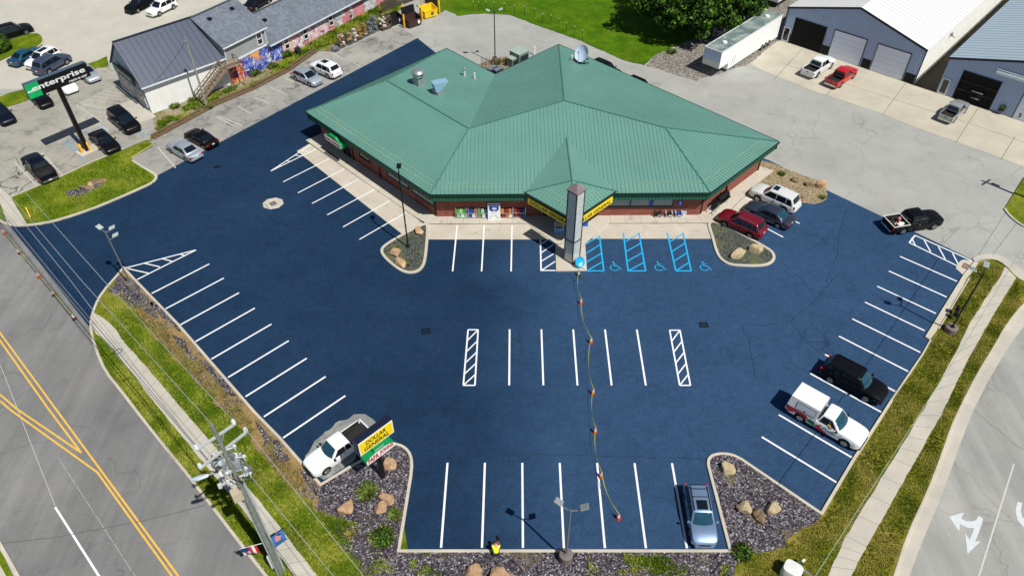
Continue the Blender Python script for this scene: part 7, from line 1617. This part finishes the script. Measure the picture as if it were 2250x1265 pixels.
def chair(px, lab, seat, frame):
    o = G(*px, .12); t = thing('outdoor_chair', lab, 'chair', o, 0, 'outdoor chairs for sale by the wall'); B = lambda mb, nm, m_: mb.build(nm, m_, t, world_space=False)
    mb = MB(); mb.box((0, -.02, .38), (.5, .5, .06)); B(mb, 'seat', seat); mb = MB(); mb.hexa([(-.26, .18, .4), (.26, .18, .4), (.26, .25, .4), (-.26, .25, .4)], [(-.26, .42, 1.02), (.26, .42, 1.02), (.26, .48, 1.02), (-.26, .48, 1.02)]); B(mb, 'backrest', seat)
    for s in (-1, 1): mb = MB(); mb.box((s * .31, -.02, .60), (.10, .62, .04)); B(mb, 'armrest', frame)
    for s in (-1, 1):
        for y in (-.28, .24): mb = MB(); mb.bar((s * .29, y, 0), (s * .29, y * .9, .58), .05, .05); B(mb, 'leg', frame)
    mb = MB(); mb.box((0, -.29, .2), (.5, .03, .06)); B(mb, 'stretcher', frame)
M_chblack = pm('chair_black', (24, 24, 26), .6); M_chgrey = pm('chair_grey', (176, 180, 184), .5); M_chblue = pm('chair_blue', (30, 70, 170), .5); M_chpale = pm('chair_pale_blue', (170, 190, 216), .5)
chair((1444, 474), 'black outdoor chair with a dark frame, left of three', M_chblack, M_trim); chair((1468, 474.5), 'black outdoor chair with pale grey arms, middle of three', M_chblack, M_chgrey); chair((1489, 474), 'blue outdoor chair with pale arms, right of three', M_chblue, M_chpale)
o = G(1502, 472, .12); t = thing('plastic_tote', 'small white plastic tote beside the blue chair', 'tote', o); mb = MB(); mb.hexa([(-.15, -.2, 0), (.15, -.2, 0), (.15, .2, 0), (-.15, .2, 0)], [(-.19, -.25, .45), (.19, -.25, .45), (.19, .25, .45), (-.19, .25, .45)]); mb.build('tub', M_signW, t, world_space=False); mb = MB(); mb.box((0, 0, .47), (.42, .54, .05)); mb.build('lid', M_chpale, t, world_space=False)
o = G(1577, 455, .12); t = thing('barrel_smoker', 'black barrel smoker grill on a wheeled frame outside the right wall', 'grill', o, R(48))
mb = MB(); mb.lathe([(.05, -.95), (.36, -.9), (.40, 0), (.36, .9), (.05, .95)], (0, 0, 0), 20, 'Y'); mb.v = [Matrix.Rotation(R(90), 4, 'Z') @ p + Vector((.55, 0, 1.0)) for p in mb.v]; mb.build('barrel', M_black, t, 40, world_space=False)
mb = MB(); mb.box((-.65, 0, .75), (.6, .62, .8)); mb.build('fire_box', M_black, t, world_space=False); mb = MB()
for x in (-.9, 1.2):
    for y in (-.33, .33): mb.bar((x, y, 0), (x, y * .8, .75), .05, .05)
for y in (-.33, .33): mb.bar((-1.6, y, .55), (1.3, y, .55), .05, .05)
for y in (-.33, .33): mb.bar((-1.6, y, .02), (-1.2, y, .55), .05, .05)
mb.build('frame', M_chgrey, t, world_space=False); mb = MB(); mb.tube((1.2, 0, 1.3), (1.2, 0, 1.85), .07); mb.build('chimney', M_black, t, world_space=False)
mb = MB(); mb.box((.55, -.46, .95), (1.5, .28, .04)); mb.build('shelf', M_black, t, world_space=False)
o = G(1285, 494, .12); t = thing('blue_bin', 'square blue bin at the right canopy corner behind the pylon', 'bin', o); mb = MB(); mb.box((0, 0, .5), (.55, .5, 1.0)); mb.build('body', M_bluesign, t, world_space=False); mb = MB(); mb.hexa([(-.3, -.28, 1.0), (.3, -.28, 1.0), (.3, .28, 1.0), (-.3, .28, 1.0)], [(-.3, -.2, 1.28), (.3, -.2, 1.28), (.3, .28, 1.3), (-.3, .28, 1.3)]); mb.build('hood', pm('bin_hood', (150, 176, 210), .5), t, world_space=False)
o = G(1228, 513, .12); t = thing('poster_stand', 'pale blue framed poster stand in the canopy shade left of the pylon', 'stand', o); mb = MB()
for x in (-.42, .42): mb.bar((x, 0, 0), (x, .0, 1.6), .09, .06)
for z in (.05, .62, 1.6): mb.bar((-.42, 0, z), (.42, 0, z), .06, .09)
mb.build('frame', pm('frame_blue', (140, 180, 224), .4), t, world_space=False); mb = MB(); mb.box((0, .02, .33), (.8, .03, .5)); mb.build('lower_poster', pm('poster_blue', (120, 160, 214), .5, 0, .3, 3), t, world_space=False); mb = MB(); mb.box((0, .02, 1.12), (.8, .02, .9)); mb.build('glass', M_glass, t, world_space=False)
o = G(1221, 536, .125); t = thing('white_chain', 'white plastic chain from the canopy walk to the pylon', 'chain', o); q0, q1 = G(1221, 535, .3), G(1243, 527, .8); mb = MB()
for k in range(14): p = q0.lerp(q1, k / 13) - U3 * .15 * math.sin(math.pi * k / 13); mb.box(p, (.1, .05, .03) if k % 2 else (.1, .03, .05), R(20))
mb.build('links', M_signW, t)

# ------------------------------------------------------------------ behind the store and at the rear yard
for (px, lab, s) in (((1141, 141), 'grey green transformer cabinet behind the store, larger', (1.8, 1.8, 1.75)), ((1127, 147), 'grey green cabinet with a bent duct beside the larger cabinet', (1.2, 1.0, 1.2))):
    o = G(*px); t = thing('utility_cabinet', lab, 'cabinet', o, R(45)); mb = MB(); mb.box((0, 0, s[2] / 2 + .1), s); mb.build('case', pm('cabinet_green', (120, 138, 130), .5), t, world_space=False); mb = MB(); mb.box((0, 0, .05), (s[0] + .3, s[1] + .3, .1)); mb.build('pad', M_conc, t, world_space=False); mb = MB(); mb.box((0, 0, s[2] + .13), (s[0] + .08, s[1] + .08, .08)); mb.build('lid', pm('lid_green', (160, 178, 168), .5), t, world_space=False)
    mb = MB(); mb.box((0, -s[1] / 2 - .02, s[2] * .55), (s[0] * .8, .03, s[2] * .7)); mb.build('dark_louvre', pm('louvre_dark', (30, 40, 38), .6), t, world_space=False)
sheet('planting_bed', GP([(1040, 146), (1085, 128), (1120, 124), (1150, 130), (1100, 170), (1075, 165)], .03), .03, M_tanstone, .1)
for i, (px, lab) in enumerate((((1082, 158), 'flat dark blue panel box behind the roof notch'), ((1094, 160), 'second flat blue panel box behind the roof notch'))):
    o = G(*px); t = thing('panel_box', lab, 'box', o, R(45)); mb = MB(); mb.box((0, 0, .3), (1.3, .8, .6)); mb.build('case', pm('panel_navy', (34, 46, 84), .4), t, world_space=False); mb = MB(); mb.box((0, 0, .62), (1.36, .86, .04)); mb.build('rim', M_alu, t, world_space=False)
t = thing('stick_fence', 'row of thin upright sticks around the planting behind the store', 'fence', G(1090, 148)); mb = MB()
for k in range(26): p = G(1058 + 3 * k % 60, 144 + (k * 7) % 14); mb.tube(p, p + U3 * rnd.uniform(.9, 1.5), .025, None, 6)
mb.build('sticks', pm('stick_rust', (132, 108, 86), .8), t)
shrub('green perennials around the rear lamp footing', (1092, 140), .7, .7, 200, M_blade, 120, .03, 'weed_clump'); shrub('yellow green groundcover beside the cabinets', (1112, 136), .7, .4, 200, M_straw, 80, .03, 'weed_clump')
bollard((1174, 121), 'white guard post behind the store near the roof corner', 1.3, .10, M_signW)
# dumpsters, guards, fence
def dumpster(px, rz, lab, m_, w, d, h, lid=False, mark=False):
    o = G(*px); t = thing('dumpster', lab, 'dumpster', o, rz, 'rear yard dumpsters'); B = lambda mb, nm, mm: mb.build(nm, mm, t, world_space=False)
    mb = MB(); a, b_ = w / 2, d / 2; hf = h * .78
    bt = [(-a * .92, -b_ * .9, .12), (a * .92, -b_ * .9, .12), (a * .92, b_ * .9, .12), (-a * .92, b_ * .9, .12)]; tp = [(-a, -b_, hf), (a, -b_, hf), (a, b_, h), (-a, b_, h)]
    for i in range(4): j = (i + 1) % 4; mb.add([bt[i], bt[j], tp[j], tp[i]], [[0, 1, 2, 3]]); mb.add([Vector(q) * .96 + Vector((0, 0, .05)) for q in (bt[i], bt[j])] + [Vector((q[0] * .95, q[1] * .95, q[2])) for q in (tp[j], tp[i])], [[3, 2, 1, 0]])
    mb.add(bt, [[0, 1, 2, 3]]); mb.add([(p[0], p[1], .2) for p in bt], [[0, 1, 2, 3]])
    for i in range(4): mb.bar(tp[i], tp[(i + 1) % 4], .09, .08)
    B(mb, 'tub', m_); mb = MB()
    for s in (-1, 1): mb.box((s * (a + .06), 0, h * .5), (.14, d * .7, .16))
    B(mb, 'fork_pocket', m_)
    if lid: mb = MB(); mb.hexa([(-a, b_ + .02, h), (a, b_ + .02, h), (a, b_ + .08, h), (-a, b_ + .08, h)], [(-a, b_ + .25, h + 1.1), (a, b_ + .25, h + 1.1), (a, b_ + .31, h + 1.1), (-a, b_ + .31, h + 1.1)]); B(mb, 'open_lid', M_black)
    if mark: mb = MB(); mb.lathe([(.26, -.012), (.26, .012)], (.2, -b_ * .95 - .02, h * .45), 20, 'Y'); mb2 = mb; B(mb, 'round_mark', pm('mark_brown', (120, 86, 30), .6))
    else: mb = MB(); mb.box((a * .55, -b_ * .96 - .02, h * .45), (.36, .02, .5)); B(mb, 'white_sticker', M_signW)
dumpster((942, 36), R(52 - 15), 'yellow dumpster with a round mark at the field corner', pm('dumpster_yellow', (242, 206, 30), .5, 0, .08), 2.2, 1.6, 1.45, False, True)
dumpster((907, 56), R(40), 'dark brown dumpster with a raised black lid', pm('dumpster_brown', (66, 46, 42), .6, 0, .12), 2.2, 1.6, 1.4, True); dumpster((866, 52), R(45), 'black dumpster half hidden at the end of the junk row', pm('dumpster_black', (34, 34, 36), .6), 2.2, 1.5, 1.3)
for px, lab in (((889, 62), 'yellow guard post left of the brown dumpster'), ((887, 38), 'yellow guard post behind the brown dumpster'), ((928, 46), 'yellow guard post between the two dumpsters'), ((927, 18), 'yellow guard post behind the yellow dumpster'), ((966, 30), 'yellow guard post at the field corner')): bollard(px, lab, 2.0, .12)
M_fence = pm('fence_dark_wood', (84, 74, 66), .9, 0, .25, 3)
def board_fence(name, lab, pts, h=1.9):
    t = thing(name, lab, 'fence', pts[0])
    for a, b_ in zip(pts, pts[1:]):
        L = (b_ - a).length; n_ = max(3, int(L / .22)); d = (b_ - a) / n_; mb = MB()
        for k in range(n_): p = a + d * (k + .5); mb.box(p + U3 * h / 2, (.17, .03, h * rnd.uniform(.97, 1.0)), ang(a, b_))
        mb.build('boards', M_fence, t); mb = MB(); mb.bar(a + U3 * (h + .03), a + U3 * .0, .12, .12); mb.build('post', M_fence, t)
        mb = MB()
        for z in (.4, 1.5): mb.bar(a + U3 * z + Vector((.04, -.04, 0)), b_ + U3 * z + Vector((.04, -.04, 0)), .05, .1)
        mb.build('rail', M_fence, t)
board_fence('board_fence', 'dark weathered board fence running behind the dumpsters', GP([(840, 34), (870, 17), (905, 3), (940, -10)])); board_fence('board_fence', 'short dark board screen beside the yellow dumpster', GP([(935, 6), (962, 22)]), 2.2)
# scrap cages along the rear of the grey stalls
M_cage = pm('cage_wire', (130, 134, 136), .4, .6); SC = [pm('scrap_brown', (122, 88, 58), .85, 0, .45, 6), pm('scrap_tan', (176, 152, 112), .85, 0, .45, 6), pm('scrap_ochre', (150, 116, 44), .85, 0, .4, 6), pm('scrap_grey', (112, 122, 132), .7, 0, .4, 6), pm('scrap_white', (212, 212, 206), .8, 0, .2, 6)]
def cage(px, lab, fill, h=1.7, rz=R(45), full=1.0):
    o = G(*px); t = thing('scrap_cage', lab, 'cage', o, rz, 'scrap cages behind the stalls'); mb = MB(); w, d = .8, .75
    for x in (-w / 2, w / 2):
        for y in (-d / 2, d / 2): mb.box((x, y, h / 2 + .1), (.035, .035, h))
    for z in (.15, .7, 1.25, h + .1):
        if z <= h + .11:
            for s in (-1, 1): mb.box((0, s * d / 2, z), (w, .025, .025)); mb.box((s * w / 2, 0, z), (.025, d, .025))
    mb.box((0, 0, .12), (w, d, .05)); mb.build('frame', M_cage, t, world_space=False)
    rr = random.Random(int(px[0])); mb = MB()
    for k in range(26): mb.cur = rr.randrange(len(fill)); mb.box((rr.uniform(-.3, .3), rr.uniform(-.28, .28), .25 + rr.uniform(0, 1) * (h * full - .2)), (rr.uniform(.2, .5), rr.uniform(.15, .45), rr.uniform(.08, .3)), rr.uniform(0, 3), rr.uniform(-.5, .5), rr.uniform(-.5, .5))
    mb.cur = 0; mb.build('scrap', fill, t, world_space=False)
for px, lab, fl_, h in (((738, 112), 'low flat stack of grey pallets before the scrap cages', [SC[3]], .4), ((751, 104), 'scrap cage topped with white bags, first in the row', [SC[0], SC[4], SC[1]], 1.8), ((768, 97), 'broad scrap cage of tan and brown cartons', [SC[1], SC[0]], 1.6), ((781, 91), 'narrow scrap cage of mixed cartons, third along', [SC[1], SC[4], SC[0]], 1.6), ((791, 86), 'scrap cage full of ochre cardboard', [SC[2]], 1.7), ((803, 79), 'scrap cage of ochre cardboard over white sacks', [SC[2], SC[4]], 1.7), ((813, 74), 'empty looking grey wire cage in the row', [SC[3]], 1.7), ((823, 68), 'grey wire cage stacked with pale blue crates', [SC[3]], 2.2), ((842, 66), 'large cage of brown wrapped bundles near the row end', [SC[0], SC[4], SC[3]], 2.0), ((853, 62), 'brown board cage, last before the black dumpster', [SC[0]], 1.8)): cage(px, lab, fl_, h)
# wire fence posts along the field
pts = [(1040, 25), (1052, 26), (1068, 25), (1086, 27), (1108, 28), (1130, 33), (1152, 35), (1174, 40), (1192, 52), (1210, 55), (1227, 63), (1244, 72), (1262, 80), (1279, 88)]
for i, p in enumerate(pts):
    o = G(*p); t = thing('fence_post', 'thin white tipped steel post in the row along the field edge', 'fence post', o, 0, 'thin posts along the field edge'); mb = MB(); mb.tube(o, o + U3 * 1.35, .03, None, 6); mb.build('stake', M_dkpole, t); mb = MB(); mb.tube(o + U3 * 1.352, o + U3 * 1.5, .04, None, 6); mb.build('tip', M_signW, t)
o = G(68, 481, .11); e = G(55, 453, .11); t = tag((lambda mb: (mb.bar(G(67, 478, .16), G(56, 455, .9), .09, .09), mb.build('marker_post', M_bol))[1])(MB()), 'leaning yellow marker post on the grass island', 'marker')
# white barrier end at the lower right
o = G(1752, 1254, .1); t = thing('utility_pedestal', 'white rounded pedestal lid at the lower right edge', 'pedestal', G(1735, 1262, .1)); c = G(1735, 1262, .1); mb = MB(); M8 = Matrix.Translation(c) @ Matrix.Rotation(R(-35), 4, 'Z')
mb.loft([[M8 @ Vector((.6 * s * math.copysign(abs(math.cos(q)) ** .5, math.cos(q)), .5 * s * math.copysign(abs(math.sin(q)) ** .5, math.sin(q)), z)) for q in [2 * math.pi * i / 28 for i in range(28)]] for s, z in ((1, 0), (1, .9), (.94, .98), (.6, 1.0))], True, True); mb.build('cover', pm('pedestal_white', (222, 224, 220), .5), t, 40)
t = thing('pipe_rails', 'pair of grey pipes on a bracket at the lower right edge', 'pipes', G(1775, 1262, .1)); mb = MB()
for dx, dy in ((0, 0), (-9, 13)): mb.tube(G(1753 + dx, 1240 + dy, .75), G(1800 + dx, 1278 + dy, .75), .06)
mb.build('pipe', M_alu, t); mb = MB(); mb.bar(G(1745, 1252, .72), G(1764, 1231, .72), .12, .16); mb.tube(G(1746, 1250, .1), G(1746, 1250, .7), .06); mb.build('bracket', pm('bracket_green', (40, 66, 58), .5), t)
mb = MB(); mb.tube(G(1762, 1233, .72), G(1768, 1228, .78), .09); mb.build('end_cap', M_signW, t)
t = thing('meter_boxes', 'two small dark boxes on stakes beside the kerb walk', 'boxes', G(2096, 695, .1))
for px, z, s in (((2096, 690), .75, .5), ((2094, 700), .65, .45)): o = G(*px, .1); mb = MB(); mb.box(o + U3 * z, (s, .3, .4), R(60)); mb.build('box', M_black, t); mb = MB(); mb.tube(o, o + U3 * z, .04); mb.build('stake', M_steel, t)
# ------------------------------------------------------------------ people
M_skin = pm('skin', (206, 150, 124), .6, 0, .05, 6); M_hivis = pm('hivis_yellow', (216, 236, 30), .6, 0, .06, 5); M_hair = pm('hair_brown', (66, 44, 30), .8, 0, .3, 10); M_trouser = pm('dark_trousers', (34, 36, 46), .85, 0, .15, 4); M_boot = pm('boot_black', (18, 18, 20), .7)
def skin_mesh(name, verts, edges, radii, mat, parent, root=0, sub=2):
    me = bpy.data.meshes.new(name); me.from_pydata(verts, edges, []); o = bpy.data.objects.new(name, me); col.objects.link(o)
    o.modifiers.new('skin', 'SKIN'); s = o.modifiers.new('sub', 'SUBSURF'); s.levels = s.render_levels = sub
    for i, r in enumerate(radii): sv_ = me.skin_vertices[0].data[i]; sv_.radius = (r, r) if not isinstance(r, tuple) else r; sv_.use_root = i == root
    bpy.context.view_layer.update(); ev = o.evaluated_get(bpy.context.evaluated_depsgraph_get()); nm = bpy.data.meshes.new_from_object(ev); bpy.data.objects.remove(o)
    nm.materials.append(mat); nm.polygons.foreach_set('use_smooth', [True] * len(nm.polygons)); ob = bpy.data.objects.new(name, nm); col.objects.link(ob); ob.parent = parent; WM[ob.name] = WM[parent.name]; return ob
# stooping worker: feet on the gravel behind the kerb, trunk folded forward over it, arms reaching to the paving
o = G(1090, 1221, .12); pz = thing('person', 'stooping person in a bright yellow shirt reaching down over the front kerb', 'person', o, R(0))
# local frame: +y is away from the camera (towards the store); squatting, trunk leaning forward
V = [(0, -.02, .40), (0, .14, .60), (0, .30, .78), (0, .41, .85), (0, .50, .90), (0, .60, .90),
     (-.10, -.02, .38), (-.19, .36, .48), (-.15, .06, .10), (-.15, .20, .05), (.10, -.02, .38), (.19, .36, .48), (.15, .08, .10), (.15, .22, .05),
     (-.20, .32, .76), (-.25, .50, .56), (-.12, .72, .40), (-.10, .79, .33), (.20, .32, .76), (.25, .52, .56), (.10, .80, .40), (.08, .87, .33)]
Ed = [(0, 1), (1, 2), (2, 3), (3, 4), (4, 5), (0, 6), (6, 7), (7, 8), (8, 9), (0, 10), (10, 11), (11, 12), (12, 13), (2, 14), (14, 15), (15, 16), (16, 17), (2, 18), (18, 19), (19, 20), (20, 21)]
Rd = [(.15, .12), (.14, .11), (.15, .11), .055, .09, .075, .085, .065, .045, .04, .085, .065, .045, .04, .06, .045, .035, .03, .06, .045, .035, .03]
skin_mesh('body', V, Ed, Rd, M_skin, pz)
skin_mesh('shirt', [(0, -.06, .44), (0, .12, .62), (0, .30, .785), (-.21, .32, .76), (-.25, .42, .64), (.21, .32, .76), (.25, .43, .64)], [(0, 1), (1, 2), (2, 3), (3, 4), (2, 5), (5, 6)], [(.20, .16), (.215, .15), (.20, .14), .10, .075, .10, .075], M_hivis, pz)
skin_mesh('trousers', [(0, -.03, .38), (-.115, .0, .37), (-.19, .35, .47), (-.15, .08, .14), (.115, 0, .37), (.19, .35, .47), (.15, .10, .14)], [(0, 1), (1, 2), (2, 3), (0, 4), (4, 5), (5, 6)], [(.16, .13), .105, .08, .06, .105, .08, .06], M_trouser, pz)
for s, y in ((-1, .10), (1, .12)): mb = MB(); mb.loft([[Vector((s * .14 + w * math.cos(q), y + yy, .045 + .05 * math.sin(q))) for q in [2 * math.pi * i / 10 for i in range(10)]] for yy, w in ((-.12, .035), (-.08, .05), (.06, .05), (.15, .04), (.18, .015))], True, True); mb.build('boot', M_boot, pz, 50, world_space=False)
mb = MB(); hc = Vector((0, .53, .945)); mb.loft([[hc + Vector((w * math.cos(q), y, w * 1.05 * math.sin(q))) for q in [2 * math.pi * i / 16 for i in range(16)]] for y, w in ((-.10, .03), (-.075, .075), (-.02, .105), (.045, .10), (.095, .06), (.11, .015))], True, True); mb.v = [Matrix.Rotation(R(-25), 4, 'X') @ (p - hc) + hc for p in mb.v]; mb.build('hair', M_hair, pz, 60, world_space=False)
for s in (-1, 1):     # ears, then hands with five fingers closing on the stencil handle
    mb = MB(); mb.loft([[Vector((s * (.098 + k), .56 + .022 * math.cos(q) * w, .90 + .03 * math.sin(q) * w)) for q in [2 * math.pi * i / 8 for i in range(8)]] for k, w in ((0, 1), (.012, 1.05), (.016, .6))], True, True); mb.build('ear', M_skin, pz, 50, world_space=False)
    wx = -.10 if s < 0 else .08; wy = .79 if s < 0 else .87; V = [(wx, wy, .34), (wx, wy + .045, .285), (wx, wy + .06, .25)]; E_ = [(0, 1), (1, 2)]; Rr = [(.028, .018), (.036, .018), (.034, .014)]
    hb = skin_mesh('hand', V, E_, Rr, M_skin, pz, 1, 2)
    for k, (fx_, ln) in enumerate(((-.030, .068), (-.010, .078), (.010, .074), (.029, .058))): skin_mesh('finger', [(wx + fx_, wy + .058, .26), (wx + fx_, wy + .075, .26 - ln * .5), (wx + fx_, wy + .06, .26 - ln * .85), (wx + fx_, wy + .04, .26 - ln)], [(0, 1), (1, 2), (2, 3)], [.010, .0095, .009, .008], M_skin, hb, 0, 1)
    skin_mesh('thumb', [(wx - s * .03, wy + .03, .29), (wx - s * .05, wy + .035, .26), (wx - s * .045, wy + .04, .225)], [(0, 1), (1, 2)], [.012, .011, .009], M_skin, hb, 0, 1)
o = G(1094, 1186, .012); t = thing('paint_wand', 'black hand tool held by the stooping person over the paving', 'tool', o); hp0 = WM[pz.name] @ Vector((-.14, .84, .215)); hp1 = WM[pz.name] @ Vector((.12, .93, .215)); mb = MB(); mb.tube(hp0, hp1, .014, None, 8); mb.build('handle', M_black, t); mb = MB(); m_ = (hp0 + hp1) / 2; mb.tube(m_, o + Vector((.0, .12, .05)), .018, None, 8); mb.box(o + Vector((0, .14, .05)), (.16, .3, .1), .3); mb.build('applicator', M_black, t)
# driver in the service truck, elbow on the open window sill
dp = thing('person', 'driver in a yellow vest sitting in the white service truck window', 'person', sv.location, sv.rotation_euler.z)
skin_mesh('body', [(.35, -.78, 1.0), (.35, -.80, 1.25), (.36, -.82, 1.36), (.38, -.82, 1.45), (.40, -.82, 1.53), (.48, -.93, 1.30), (.62, -.97, 1.20), (.74, -.95, 1.22)], [(0, 1), (1, 2), (2, 3), (3, 4), (1, 5), (5, 6), (6, 7)], [.13, .14, .055, .08, .07, .05, .04, .035], M_skin, dp)
skin_mesh('vest', [(.35, -.78, .98), (.35, -.81, 1.24), (.45, -.92, 1.31)], [(0, 1), (1, 2)], [.16, .17, .075], M_hivis, dp)
mb = MB(); hc = Vector((.37, -.82, 1.53)); mb.loft([[hc + Vector((w * math.cos(q), w * math.sin(q), z)) for q in [2 * math.pi * i / 14 for i in range(14)]] for z, w in ((-.05, .09), (.0, .098), (.05, .085), (.09, .03))], True, True); mb.build('hair', M_hair, dp, 60, world_space=False)
